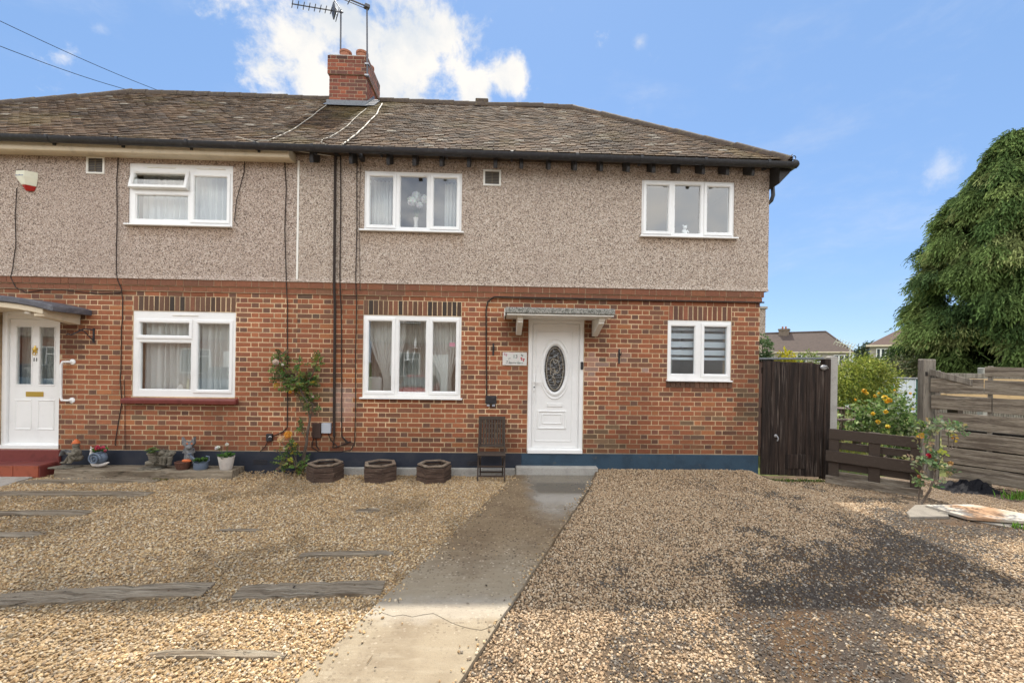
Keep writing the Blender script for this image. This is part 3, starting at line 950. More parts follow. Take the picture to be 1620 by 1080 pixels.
def house_walls(house, x0, x1, holes_lo, holes_up, soldiers, sill_bricks, rx0, rx1, flip, seed, rightwall):
    rnd = random.Random(seed)
    allholes = list(holes_lo)
    sold = []
    for (a, b, z0, z1, dark) in soldiers:
        allholes.append((a, b, z0 - 0.01, z1))
        n = int(round((b - a + 0.012) / 0.0775))
        w_ = (b - a) / n
        for i in range(n):
            sold.append((a + w_ * (i + 0.5), w_ - 0.0115, z0 + 0.002, z1 - 0.008, dark))
    nc = 32
    top = BZ0 + nc * COURSE
    bricks = lay_bricks(x0, x1, nc, allholes, rnd, flip)
    # mortar-bedded wall sheet behind the bricks
    mb = MB()
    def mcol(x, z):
        f = wall_tone(x, z)
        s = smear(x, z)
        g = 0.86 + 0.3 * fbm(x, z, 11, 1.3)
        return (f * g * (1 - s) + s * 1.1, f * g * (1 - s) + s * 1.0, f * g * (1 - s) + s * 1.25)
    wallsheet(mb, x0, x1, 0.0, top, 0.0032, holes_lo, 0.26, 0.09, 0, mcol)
    mb.box(x0, x0 + 0.02, 0.30, 5.3, 0, 5.0)
    mb.box(x1 - 0.02, x1 - 0.0, 0.30, 5.3, 0, 5.0)
    mb.box(x0 + 0.03, x1 - 0.03, 5.28, 5.3, 0, 5.0)
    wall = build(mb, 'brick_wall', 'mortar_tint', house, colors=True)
    cand = []
    for (p, q, z, zt, kind) in bricks:
        cx, cz = (p + q) / 2, (z + zt) / 2
        r = np.linalg.norm(np.array((cx, 0, cz)) - _C)
        vis = seen(p, 0, cz) and seen(q, 0, cz) and kind in 'SH'
        cand.append(((q - p) * (zt - z) / r ** 3 if vis else -1, p, q, z, zt, kind))
    for (cx, w_, z0, z1, dark) in sold:
        cand.append((0.5 if seen(cx, 0, z0) else -1, cx - w_ / 2, cx + w_ / 2, z0, z1, 'V' + ('d' if dark else '')))
    cand.sort(key=lambda c: -c[0])
    smb = MB()
    LIM = 235 if rightwall else 298
    for i, (sc, p, q, z, zt, kind) in enumerate(cand):
        cx, cz = (p + q) / 2, (z + zt) / 2
        col = brick_col(cx, cz, rnd, kind == 'H' or q - p < 0.13)
        if kind[0] == 'V':
            base = rnd.choice([(0.085, 0.052, 0.036), (0.13, 0.068, 0.042), (0.20, 0.085, 0.048), (0.055, 0.04, 0.032), (0.15, 0.08, 0.05)]) if kind == 'Vd' else rnd.choice([(0.18, 0.075, 0.045), (0.13, 0.065, 0.045), (0.24, 0.09, 0.05)])
            col = np.array(base) * (0.8 + 0.4 * rnd.random())
        if i < LIM and sc > 0 and kind[0] in 'SHV':
            me = rnd.choice(BM[kind[0]])
            piece(me, 'brick', wall, (cx, rnd.uniform(-0.0022, 0.0012), cz), col)
        else:
            y = rnd.uniform(-0.0022, 0.0012)
            smb.box(p, q, y, 0.05, z, zt, 0, col)
    for (a, b, z0, z1) in sill_bricks:
        n = int(round((b - a) / 0.076))
        w_ = (b - a) / n
        for i in range(n):
            smb.box(a + w_ * i + 0.005, a + w_ * (i + 1) - 0.005, -0.012, 0.05, z0, z1, 0, np.array((0.13, 0.07, 0.045)) * (0.7 + 0.6 * rnd.random()))
    if rightwall:
        for k in range(nc):
            z = BZ0 + k * COURSE + JOINT
            y = 0.052 + (0.0 if k % 2 else 0.06)
            j = 0
            while y < 5.2:
                L = HEAD if (j + k) % 2 else STRETCH
                smb.box(x1 - 0.05, x1 + 0.006, y + JOINT, y + L, z, z + COURSE - JOINT, 0, brick_col(x1, z, rnd))
                y += L + JOINT
                j += 1
    # projecting string course of two rows under the render
    for row, (z0, z1, pr) in enumerate(((top + 0.010, top + 0.078, 0.022), (top + 0.090, 2.960, 0.040))):
        x = x0 - 0.04
        k = 0
        xe = x1 + (pr if rightwall else 0)
        while x < xe:
            L = STRETCH if (k + row) % 3 else HEAD
            b = min(x + L, xe)
            c = (0.6 * np.array((0.235, 0.098, 0.055)) + 0.4 * brick_col(x, 2.5, rnd)) * (0.95 if row == 0 else 0.8)
            smb.box(x, b, -pr + rnd.uniform(-0.002, 0.002), 0.05, z0, z1, 0, c)
            x = b + 0.009
            k += 1
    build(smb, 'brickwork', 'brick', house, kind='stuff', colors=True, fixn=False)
    mb = MB()
    mb.box(x0, x1 + (0.016 if rightwall else 0), -0.016, 0.3, top + 0.001, top + 0.0865)
    mb.box(x0, x1 + (0.034 if rightwall else 0), -0.034, 0.3, top + 0.0868, 2.968)
    build(mb, 'string_course', 'mortar', house)
    # pebbledashed upper wall with a bell-cast drip
    mb = MB()
    wallsheet(mb, rx0, rx1, 3.03, 5.12, -0.03, holes_up, 0.10, None, 0, None, outer=False)
    mb.add([(rx0, -0.03, 3.03), (rx1, -0.03, 3.03), (rx1 + 0.0, -0.052, 2.965), (rx0, -0.052, 2.965)], [(0, 3, 2, 1)])
    mb.add([(rx0, -0.052, 2.965), (rx1, -0.052, 2.965), (rx1, 0.05, 2.972), (rx0, 0.05, 2.972)], [(0, 3, 2, 1)])
    xe = rx1 if rightwall else rx0
    mb.add([(xe, -0.03, 3.03), (xe, 5.3, 3.03), (xe, 5.3, 5.12), (xe, -0.03, 5.12)], [(0, 1, 2, 3)])
    mb.add([(xe, -0.03, 3.03), (xe, -0.052, 2.965), (xe + (0.02 if rightwall else -0.02), 5.3, 2.965), (xe, 5.3, 3.03)], [(0, 1, 2, 3)])
    mb.add([(xe, -0.052, 2.965), (xe, 5.3, 2.965), (xe - (0.1 if rightwall else -0.1), 5.3, 2.972), (xe - (0.1 if rightwall else -0.1), 0, 2.972)], [(0, 1, 2, 3)])
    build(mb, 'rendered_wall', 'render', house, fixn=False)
    return wall


def room(house, x0, x1, z0, z1, yf=0.12, depth=2.6, m=0.35):
    a, b, c, d = x0 - m, x1 + m, z0 - 0.7 * m, z1 + m * 0.5
    y0, y1 = yf, yf + depth
    mb = MB()
    mb.add([(a, y1, c), (b, y1, c), (b, y1, d), (a, y1, d)], [(0, 1, 2, 3)])
    mb.add([(a, y0, c), (a, y1, c), (a, y1, d), (a, y0, d)], [(0, 1, 2, 3)])
    mb.add([(b, y0, c), (b, y1, c), (b, y1, d), (b, y0, d)], [(0, 1, 2, 3)])
    mb.add([(a, y0, c), (b, y0, c), (b, y1, c), (a, y1, c)], [(0, 1, 2, 3)])
    mb.add([(a, y0, d), (b, y0, d), (b, y1, d), (a, y1, d)], [(0, 1, 2, 3)])
    wallsheet(mb, a, b, c, d, y0 + 0.001, [(x0 + 0.02, x1 - 0.02, z0 + 0.02, z1 - 0.02)], 0.001, outer=False)
    build(mb, 'room', 'room', house, fixn=False)


def window(house, x0, x1, z0, z1, lights, yf=0.012, sill='white', sill_x=(0.02, 0.02), vents=(), glass='glass', old=False):
    """lights: (fx0, fx1, fz0, fz1, kind) as fractions, z measured from the top; kind fixed / sash / open"""
    W, H = x1 - x0, z1 - z0
    wm = 'upvc'
    holes, items = [], []
    for (a, b, c, d, kind) in lights:
        r = (x0 + a * W, x0 + b * W, z1 - d * H, z1 - c * H)
        ins = 0.0 if kind == 'fixed' else 0.022
        holes.append((r[0] + ins, r[1] - ins, r[2] + ins, r[3] - ins))
        items.append((r, kind))
    mb = MB()
    wallsheet(mb, x0, x1, z0, z1, yf, holes, 0.075)
    win = build(mb, 'window', wm, house, bevel=0.004)
    for (r, kind) in items:
        if kind == 'fixed':
            mb = MB()
            mb.ring(r[0] - 0.001, r[1] + 0.001, r[2] - 0.001, r[3] + 0.001, 0.016, yf + 0.004, yf + 0.05, 0.003, 0.010)
            build(mb, 'glazing_bead', wm, win)
            g = (r[0] + 0.014, r[1] - 0.014, r[2] + 0.014, r[3] - 0.014)
            mb = MB()
            mb.box(g[0], g[1], yf + 0.032, yf + 0.036, g[2], g[3])
            build(mb, 'pane', glass, win)
        else:
            mb = MB()
            mb.ring(*r, 0.056, yf - 0.016, yf + 0.045, 0.007, 0.014)
            g = (r[0] + 0.053, r[1] - 0.053, r[2] + 0.053, r[3] - 0.053)
            mp = MB()
            mp.box(g[0], g[1], yf + 0.012, yf + 0.016, g[2], g[3])
            if kind == 'open':
                zc = r[3]
                M = Matrix.Translation((0, yf, zc)) @ Matrix.Rotation(math.radians(-13), 4, 'X') @ Matrix.Translation((0, -yf, -zc))
                mb.transform(M)
                mp.transform(M)
            build(mb, 'casement', wm, win)
            build(mp, 'pane', glass, win)
    mb = MB()
    mb.ring(x0 - 0.007, x1 + 0.007, z0 - 0.004, z1 + 0.007, 0.0085, yf + 0.006, yf + 0.03, 0.002, 0.002)
    build(mb, 'sealant', 'sealant', win)
    for (a, b, zf) in vents:
        mb = MB()
        zc = z1 - zf * H
        mb.box(x0 + a * W, x0 + b * W, yf - 0.012, yf + 0.002, zc - 0.009, zc + 0.009)
        build(mb, 'trickle_vent', 'upvc_old', win, bevel=0.003)
    if sill == 'white':
        mb = MB()
        mb.box(x0 - sill_x[0], x1 + sill_x[1], yf - 0.075, yf + 0.02, z0 - 0.026, z0 - 0.001)
        build(mb, 'sill', 'upvc', win, bevel=0.005)
    elif sill == 'red':
        mb = MB()
        mb.prism([(-0.075, z0 - 0.105), (-0.085, z0 - 0.045), (-0.075, z0 - 0.032), (0.09, z0 - 0.002), (0.09, z0 - 0.105)], x0 - sill_x[0], x1 + sill_x[1], axis='x')
        build(mb, 'sill', 'redpaint', win, bevel=0.006)
    return win


THREE = [(0.018, 0.325, 0.03, 0.965, 'sash'), (0.355, 0.645, 0.055, 0.945, 'fixed'), (0.672, 0.982, 0.03, 0.965, 'sash')]
ASYM = [(0.03, 0.575, 0.095, 0.325, 'sash'), (0.055, 0.565, 0.36, 0.925, 'fixed'), (0.592, 0.972, 0.095, 0.955, 'sash')]
ASYMU = [(0.02, 0.575, 0.105, 0.425, 'open'), (0.055, 0.565, 0.495, 0.915, 'fixed'), (0.588, 0.972, 0.13, 0.955, 'sash')]
TWO = [(0.05, 0.445, 0.085, 0.915, 'fixed'), (0.525, 0.985, 0.045, 0.955, 'sash')]

H13 = thing('semi_detached_house', (0.5, 2.6, 0), 'right-hand house of the semi, with an oval-pane white door and blue painted base', 'house', 'the pair of semi-detached houses')
H11 = thing('semi_detached_house', (-6.8, 2.6, 0), 'left-hand house of the semi, with a two-pane white door and red tiled step', 'house', 'the pair of semi-detached houses')

WCL = (-2.105, -0.575, 1.195, 2.48)
WRL = (2.722, 3.762, 1.53, 2.485)
D13 = (0.485, 1.375, 0.345, 2.468)
WCU = (-2.11, -0.595, 3.80, 4.725)
WRU = (2.26, 3.765, 3.815, 4.71)
WLL = (-5.605, -4.06, 1.165, 2.48)
D11 = (-7.60, -6.69, 0.345, 2.468)
WLU = (-5.675, -4.115, 3.80, 4.735)
mir = lambda r: (2 * PARTY - r[1], 2 * PARTY - r[0], r[2], r[3])
W11b, W11c = mir(WRL), mir(WRU)

house_walls(H13, PARTY + 0.001, 4.222, [WCL, WRL, D13], [WCU, WRU], [(WCL[0], WCL[1], 2.485, 2.712, True), (WRL[0] + 0.01, WRL[1], 2.49, 2.712, False)],
            [(WRL[0] - 0.02, WRL[1] + 0.02, 1.41, 1.50)], PARTY + 0.001, 4.33, 0, 3, True)
house_walls(H11, 2 * PARTY - 4.222, PARTY - 0.001, [WLL, W11b, D11], [WLU, W11c], [(WLL[0], WLL[1], 2.485, 2.716, True)], [], 2 * PARTY - 4.33, PARTY - 0.001, 1, 5, False)

w_cl = window(H13, *WCL, THREE, sill_x=(0.03, 0.03))
w_rl = window(H13, *WRL, TWO, sill_x=(0.02, 0.0), glass='glass_obscure')
w_cu = window(H13, *WCU, THREE, yf=-0.012, sill_x=(0.06, 0.04))
w_ru = window(H13, *WRU, THREE, yf=-0.012, sill_x=(0.03, 0.05))
w_ll = window(H11, *WLL, ASYM, sill='red', sill_x=(0.11, 0.06), vents=[(0.38, 0.63, 0.045)])
w_lu = window(H11, *WLU, ASYMU, yf=-0.012, sill_x=(0.03, 0.0), vents=[(0.17, 0.44, 0.06), (0.65, 0.92, 0.06)])
window(H11, *W11b, TWO)
window(H11, *W11c, THREE, yf=-0.012)
for hh, ws in ((H13, (WCL, WRL, WCU, WRU)), (H11, (WLL, WLU, W11b, W11c))):
    for r in ws:
        room(hh, *r)
room(H13, *D13, yf=0.16)
room(H11, *D11, yf=0.22)

# painted plinths and the concrete footing
mb = MB()
mb.box(0.40, 4.226, -0.014, 0.2, -0.1, 0.334)
build(mb, 'plinth', 'plinth_blue', H13, bevel=0.004)
mb = MB()
mb.box(PARTY, 0.399, -0.014, 0.2, -0.1, 0.334)
build(mb, 'plinth', 'plinth_dark', H13, bevel=0.004)
mb = MB()
mb.box(2 * PARTY - 4.226, PARTY - 0.001, -0.014, 0.2, -0.1, 0.334)
build(mb, 'plinth', 'plinth_dark', H11, bevel=0.004)
mb = MB()
mb.box(-2.95, 0.305, -0.075, -0.0142, -0.05, 0.105)
build(mb, 'footing', 'concrete_light', H13, bevel=0.008)
for hh, bx in ((H13, -0.45), (H11, -3.75)):
    mb = MB()
    for k in range(3):
        mb.box(bx, bx + 0.21, -0.019, -0.013, 0.14 + 0.026 * k, 0.152 + 0.026 * k)
    build(mb, 'air_brick', 'black', hh)
for hh, (vx0, vx1, vz0, vz1) in ((H11, (-6.30, -6.03, 4.545, 4.815)), (H13, (-0.265, 0.015, 4.535, 4.79))):
    mb = MB()
    mb.ring(vx0, vx1, vz0, vz1, 0.03, -0.045, 0.0, 0.004, 0.006)
    av = build(mb, 'air_vent', 'upvc_old', hh)
    mb = MB()
    mb.box(vx0 + 0.02, vx1 - 0.02, -0.032, -0.0305, vz0 + 0.02, vz1 - 0.02)
    build(mb, 'vent_void', 'black', av)
    for k in range(8):
        mb = MB()
        zc = vz0 + 0.045 + k * (vz1 - vz0 - 0.09) / 7
        mb.bar((vx0 + 0.03, -0.036, zc), (vx1 - 0.03, -0.036, zc), 0.005, 0.008)
        build(mb, 'slat', 'ventslat', av)
    mb = MB()
    mb.box((vx0 + vx1) / 2 - 0.005, (vx0 + vx1) / 2 + 0.005, -0.043, -0.03, vz0 + 0.03, vz1 - 0.03)
    build(mb, 'mullion', 'ventslat', av)
mb = MB()
mb.box(PARTY - 0.014, PARTY + 0.014, -0.038, -0.029, 2.975, 4.84)
build(mb, 'party_strip', 'upvc_old', H13)


# ------------------------------------------------------------------ roof
def slope(x, s, n=0.0):
    return np.array((x, E_Y + s * CS - n * SN, E_Z + s * SN + n * CS))


def RP(px, py, n=0.03):
    """a pixel dropped onto the front roof slope"""
    r = ray(px, py)
    N = np.array((0, -SN, CS))
    p0 = slope(0, 0, n)
    return _C + r * (N @ (p0 - _C)) / (N @ r)


def tile_mesh(seed):
    rnd = random.Random(seed)
    j = lambda a, q=0.002: a + rnd.uniform(-q, q)
    mb = MB()
    L, W, T = 0.150, 0.152, 0.014
    tl, tr = rnd.uniform(-0.003, 0.005), rnd.uniform(-0.003, 0.005)
    vs = []
    for (s, nb, nt) in ((0.0, 0.005, 0.017), (L, 0.000, 0.006)):
        for (xx, b) in ((-W / 2, nb), (W / 2, nb), (W / 2, nt), (-W / 2, nt)):
            sj, nn = j(s, 0.006), j(b) + (0.003 + (tl if xx < 0 else tr) if s == 0 else 0.0)
            vs.append((j(xx), sj * CS - nn * SN, sj * SN + nn * CS))
    mb.add(vs, [(0, 3, 2, 1), (4, 5, 6, 7), (3, 7, 6, 2), (0, 1, 5, 4), (1, 2, 6, 5), (3, 0, 4, 7)])
    return mb


TM = [tile_mesh(i) for i in range(12)]
TME = [m_.mesh('roof_tile', MT['tile_one'], fixn=False) for m_ in TM]
GAUGE = SL / 38
T_PAL = [(0.079, 0.055, 0.035), (0.091, 0.064, 0.041), (0.068, 0.047, 0.031), (0.112, 0.082, 0.054), (0.046, 0.033, 0.024), (0.086, 0.055, 0.033)]


def tile_col(x, s, rnd):
    c = np.array(rnd.choice(T_PAL)) * (0.78 + 0.44 * rnd.random()) * np.array((1.26, 1.05, 0.80))
    c *= 0.88 + 0.35 * fbm(x, s, 0, 0.8)
    if rnd.random() < 0.025:
        c = np.array((0.26, 0.225, 0.175))
    k = math.exp(-((x + 2.75 - 0.25 * (s - 2.3)) / 0.38) ** 2) * sstep(1.5, 2.4, s)
    k = max(k, 0.5 * sstep(0.2, 0.6, fbm(x, s, 17, 0.9)))
    c = c * (1 - 0.65 * k) + np.array((0.135, 0.10, 0.022)) * 0.65 * k
    return c


roofs = {}
for hh, xa, xb, seed in ((H13, PARTY, EX1, 8), (H11, EX0, PARTY, 9)):
    rnd = random.Random(seed)
    right = hh is H13
    mb = MB()
    if right:
        mb.add([slope(PARTY, 0), slope(EX1, 0), slope(RX1, SL), slope(PARTY, SL)], [(0, 1, 2, 3)])
        mb.add([slope(EX1, 0), (EX1, 5.72, E_Z), (RX1, R_Y, R_Z)], [(0, 1, 2)])
        mb.add([(EX1, 5.72, E_Z), (PARTY, 5.72, E_Z), (PARTY, R_Y, R_Z), (RX1, R_Y, R_Z)], [(0, 1, 2, 3)])
        mb.add([(PARTY, E_Y + 0.02, E_Z - 0.02), (EX1 - 0.02, E_Y + 0.02, E_Z - 0.02), (EX1 - 0.02, 5.7, E_Z - 0.02), (PARTY, 5.7, E_Z - 0.02)], [(3, 2, 1, 0)])
    else:
        mb.add([slope(EX0, 0), slope(PARTY, 0), slope(PARTY, SL), slope(RX0, SL)], [(0, 1, 2, 3)])
        mb.add([(EX0, 5.72, E_Z), slope(EX0, 0), (RX0, R_Y, R_Z)], [(0, 1, 2)])
        mb.add([(PARTY, 5.72, E_Z), (EX0, 5.72, E_Z), (RX0, R_Y, R_Z), (PARTY, R_Y, R_Z)], [(0, 1, 2, 3)])
        mb.add([(EX0 + 0.02, E_Y + 0.02, E_Z - 0.02), (PARTY, E_Y + 0.02, E_Z - 0.02), (PARTY, 5.7, E_Z - 0.02), (EX0 + 0.02, 5.7, E_Z - 0.02)], [(3, 2, 1, 0)])
    roof = build(mb, 'roof', 'ridge', hh, fixn=False)
    roofs[hh.name] = roof
    cand = []
    for i in range(38):
        s = i * GAUGE
        off = 0.0825 if i % 2 else 0.0
        drift = 0.012 * fbm(i, seed, 0, 0.5)
        nx = int((EX1 - EX0) / 0.165) + 2
        for k in range(nx):
            x = EX0 + k * 0.165 + off + drift
            f = s / SL
            lo, hi = EX0 + (RX0 - EX0) * f, EX1 + (RX1 - EX1) * f
            if x < max(lo, xa + (0.0 if right else -9)) or x > min(hi, xb) or (right and x < PARTY) or (not right and x >= PARTY):
                continue
            p = slope(x, s + 0.06, 0.02)
            if -3.53 < x < -2.77 and p[1] > 2.12:
                continue
            v = p - _C
            r = np.linalg.norm(v)
            facing = abs(v @ np.array((0, -SN, CS))) / r
            cand.append((facing / r ** 2 if seen(*p) else -1, x, s))
    cand.sort(key=lambda c: -c[0])
    smb = MB()
    for i, (sc, x, s) in enumerate(cand):
        col = tile_col(x, s, rnd)
        n0 = 0.004 + rnd.uniform(0, 0.004)
        bp = slope(x, s, n0)
        if i < 298 and sc > 0:
            piece(rnd.choice(TME), 'roof_tile', roof, bp, col)
        else:
            src = rnd.choice(TM)
            smb.add([(v[0] + bp[0], v[1] + bp[1], v[2] + bp[2]) for v in src.v], src.f, 0, col)
    build(smb, 'tiling', 'tile', hh, kind='stuff', colors=True, fixn=False)

# ridge and hip tiles: half-round, each its own piece
def half_round(L, r, n=7, th=0.014):
    mb = MB()
    vs = []
    for x in (0, L):
        rr = r * (1.0 if x == 0 else 1.08)
        for q in (rr, rr - th):
            for k in range(n + 1):
                a = math.pi * (-0.08 + 1.16 * k / n)
                vs.append((x, q * math.cos(a), q * math.sin(a)))
    m = n + 1
    fs = []
    for k in range(n):
        fs.append((k, k + 1, 2 * m + k + 1, 2 * m + k))
        fs.append((m + k, 3 * m + k, 3 * m + k + 1, m + k + 1))
        fs.append((k, m + k, m + k + 1, k + 1))
        fs.append((2 * m + k, 2 * m + k + 1, 3 * m + k + 1, 3 * m + k))
    mb.add(vs, fs)
    return mb.mesh('ridge_tile', MT['ridge'], smooth=True)


HRT = half_round(0.325, 0.105)
x = RX0
rnd = random.Random(4)
while x < RX1 - 0.05:
    if not (-3.60 < x + 0.16 < -2.72):
        hh = H13 if x > PARTY else H11
        piece(HRT, 'ridge_tile', roofs[hh.name], (x, R_Y, R_Z - 0.035 + 0.018 * fbm(x, 0, 0, 0.6) + rnd.uniform(-0.004, 0.004)), rot=(0, rnd.uniform(-0.01, 0.01), 0))
    x += 0.325
for hh, e, r in ((H13, (EX1, E_Y, E_Z), (RX1, R_Y, R_Z)), (H11, (EX0, E_Y, E_Z), (RX0, R_Y, R_Z)), (H13, (EX1, 5.72, E_Z), (RX1, R_Y, R_Z)), (H11, (EX0, 5.72, E_Z), (RX0, R_Y, R_Z))):
    a, b = Vector(e), Vector(r)
    d = (b - a)
    L = d.length
    d.normalize()
    sd = Vector((0, 0, 1)).cross(d).normalized()
    up = d.cross(sd)
    if up.z < 0:
        up = -up
    rot = Matrix((d, up.cross(d), up)).transposed()
    n = int(L / 0.30)
    for k in range(n):
        p = a + d * (L * k / n) + up * (-0.035 + rnd.uniform(-0.006, 0.006))
        piece(HRT, 'hip_tile', roofs[hh.name], tuple(p), rot=rot.to_euler())
# hip iron scroll at the right-hand corner
mb = MB()
c0 = P(1256, 249, E_Y)
pts = [c0 + np.array((-0.07, 0, -0.02))]
for k in range(16):
    a = -2.2 + k * 0.42
    rr = 0.052 - 0.0022 * k
    pts.append(c0 + np.array((0.0 + rr * math.sin(-a + 3.6), 0, rr * math.cos(-a + 3.6))))
mb.tube(pts, 0.007, 6)
build(mb, 'hip_iron', 'black', H13)
# raised vent tile on the ridge
mb = MB()
mb.box(-0.56, -0.28, R_Y - 0.08, R_Y + 0.16, R_Z - 0.02, R_Z + 0.115)
build(mb, 'ridge_vent', 'ridge', H13, bevel=0.015)

# gutters
for hh, xa, xb in ((H11, EX0 - 0.05, PARTY - 0.002), (H13, PARTY + 0.002, EX1 + 0.055)):
    def gz(x):
        return 4.872 - 0.0042 * (x + 3)
    mb = MB()
    n = 12
    vs, fs = [], []
    m = 9
    for i in range(n + 1):
        x = xa + (xb - xa) * i / n
        for (rr) in (0.062, 0.056):
            for k in range(m):
                a = math.pi + math.pi * k / (m - 1)
                vs.append((x, -0.345 + rr * math.cos(a), gz(x) + 0.047 + rr * 1.25 * math.sin(a)))
    for i in range(n):
        for q in range(2):
            for k in range(m - 1):
                a = i * 2 * m + q * m + k
                fs.append((a, a + 1, a + 1 + 2 * m, a + 2 * m))
        for k in (0, m - 1):
            a = i * 2 * m + k
            fs.append((a, a + m, a + 3 * m, a + 2 * m))
    for i in (0, n):
        fs.append(tuple(i * 2 * m + k for k in range(m)))
    mb.add(vs, fs)
    gut = build(mb, 'gutter', 'black', hh, smooth=True)
    x = xa + 0.35
    while x < xb:
        mb = MB()
        prof = [(-0.345 + 0.068 * math.cos(math.pi + math.pi * k / 8), gz(x) + 0.05 + 0.068 * 1.25 * math.sin(math.pi + math.pi * k / 8)) for k in range(9)]
        prof += [(-0.345 + 0.060, gz(x) + 0.06), (-0.345 - 0.060, gz(x) + 0.06)]
        mb.prism(prof, x - 0.02, x + 0.02, axis='x')
        mb.bar((x, -0.30, gz(x) - 0.02), (x, -0.22, gz(x) - 0.0), 0.025, 0.05)
        build(mb, 'gutter_bracket', 'black', gut)
        x += 0.98
# side gutter, boxed verge end and swan neck of number 13
mb = MB()
mb.tube([(EX1 + 0.045, -0.345, 4.885), (EX1 + 0.045, 5.8, 4.885)], 0.062, 9)
build(mb, 'side_gutter', 'black', H13, smooth=True)
mb = MB()
mb.prism([(4.335, 4.60), (4.335, 4.93), (EX1 + 0.05, 4.93), (EX1 + 0.05, 4.85), (EX1 - 0.0, 4.77), (4.38, 4.65)], -0.27, 5.7, axis='y')
build(mb, 'boxed_eaves', 'blackwood', H13, bevel=0.006)
mb = MB()
mb.tube([(4.39, -0.02, 4.66), (4.40, -0.02, 4.52), (4.385, -0.0, 4.44), (4.345, 0.02, 4.40), (4.33, 0.2, 4.36)], 0.03, 9)
build(mb, 'swan_neck', 'black', H13, smooth=True)
# rafter feet of number 13
for k, px in enumerate((503, 563, 620, 660, 701, 743, 784, 824, 866, 906, 946, 987, 1026, 1064, 1102, 1139, 1178)):
    x = P(px, 258, 0)[0] * 0.995
    mb = MB()
    wd = 0.052 if k % 3 else 0.058
    mb.prism([(-0.275, 4.76), (-0.262, 4.712), (-0.03, 4.83), (-0.03, 5.0), (-0.275, 4.92)], x - wd / 2, x + wd / 2, axis='x')
    build(mb, 'rafter_foot', 'blackwood', H13, bevel=0.004)
# boxed cream eaves of number 11
mb = MB()
mb.prism([(-0.255, 4.93), (-0.268, 4.835), (-0.255, 4.785), (-0.20, 4.775), (-0.031, 4.80), (-0.031, 4.94)], 2 * PARTY - 4.33, -3.16, axis='x')
build(mb, 'boxed_eaves', 'cream', H11, bevel=0.008)

# ------------------------------------------------------------------ chimney
CX0, CX1, CY0, CY1 = -3.52, -2.77, 2.12, 2.98
mb = MB()
mb.box(CX0 + 0.003, CX1 - 0.003, CY0 + 0.003, CY1 - 0.003, 6.3, 7.598)
mb.box(CX0 - 0.027, CX1 + 0.027, CY0 - 0.027, CY1 + 0.027, 7.602, 7.982)
chim = build(mb, 'chimney', 'chimmortar', H13)
rnd = random.Random(12)
side_mb = MB()
for row in range(17):
    z = 6.765 + row * 0.0765
    if z + 0.065 > 7.99:
        break
    o = 0.030 if z > 7.60 else 0.0
    for side in ('front', 'right'):
        a0, a1 = (CX0 - o, CX1 + o) if side == 'front' else (CY0 - o + 0.003, CY1 + o)
        a = a0 - (0.165 if row % 2 else 0)
        k = row
        while a < a1 - 0.02:
            L = STRETCH if (k + row) % 2 == 0 else HEAD
            p, q = max(a, a0), min(a + L, a1)
            a += L + 0.011
            k += 1
            if q - p < 0.03 and side == 'x':
                continue
            c = np.array(rnd.choice([(0.19, 0.055, 0.032), (0.22, 0.064, 0.036), (0.16, 0.056, 0.036), (0.12, 0.05, 0.036), (0.26, 0.075, 0.036)])) * (0.8 + 0.4 * rnd.random())
            if z > 7.80:
                c = c * (0.72 if rnd.random() < 0.7 else 0.5)
            mb = MB()
            if side == 'front':
                mb.box(p, q, CY0 - o, CY0 - o + 0.05, z, z + 0.0635)
            else:
                mb.box(CX1 + o - 0.05, CX1 + o, p + 0.052 if p == a0 else p, q, z, z + 0.0635)
            if side == 'front':
                ob = build(mb, 'brick', 'brick_one', chim)
                ob['bcol'] = [float(v) for v in c]
            else:
                side_mb.add(mb.v, mb.f, 0, c)
build(side_mb, 'side_brickwork', 'brick', chim, kind='stuff', colors=True, fixn=False)
mb = MB()
mb.box(CX0 - 0.01, CX1 + 0.01, CY0 - 0.01, CY1 + 0.01, 7.983, 8.015)
build(mb, 'flaunching', 'concrete', chim, bevel=0.01)
for (cx, cy) in ((-3.27, 2.33), (-2.93, 2.33), (-3.27, 2.76), (-2.93, 2.76)):
    mb = MB()
    mb.lathe([(0.118, 0.0), (0.112, 0.15), (0.125, 0.16), (0.125, 0.20), (0.105, 0.20), (0.095, 0.05)], (cx, cy, 8.01), 18)
    build(mb, 'chimney_pot', 'pot', chim, smooth=True)
# lead apron and stepped side flashing
mb = MB()
zb = slope(0, 0)[2] + (CY0 - E_Y) * SN / CS
mb.box(CX0 - 0.04, CX1 + 0.04, CY0 - 0.036, CY0 - 0.002, zb - 0.03, zb + 0.115)
mb.prism([(CY0 - 0.03, zb + 0.02), (CY0 - 0.15, zb - 0.055), (CY0 - 0.15, zb - 0.045), (CY0 - 0.03, zb + 0.05)], CX0 - 0.06, CX1 + 0.06, axis='x')
for k in range(4):
    y = CY0 + 0.13 * k
    z = zb + 0.13 * k * SN / CS
    mb.prism([(y - 0.02, z - 0.02), (y + 0.13, z + 0.09), (y + 0.11, z + 0.21), (y + 0.01, z + 0.14)], CX1 + 0.002, CX1 + 0.02, axis='x')
    mb.prism([(y - 0.02, z + 0.03), (y + 0.13, z + 0.145), (y + 0.13, z + 0.155), (y - 0.02, z + 0.045)], CX1, CX1 + 0.17, axis='x')
build(mb, 'flashing', 'lead', chim)

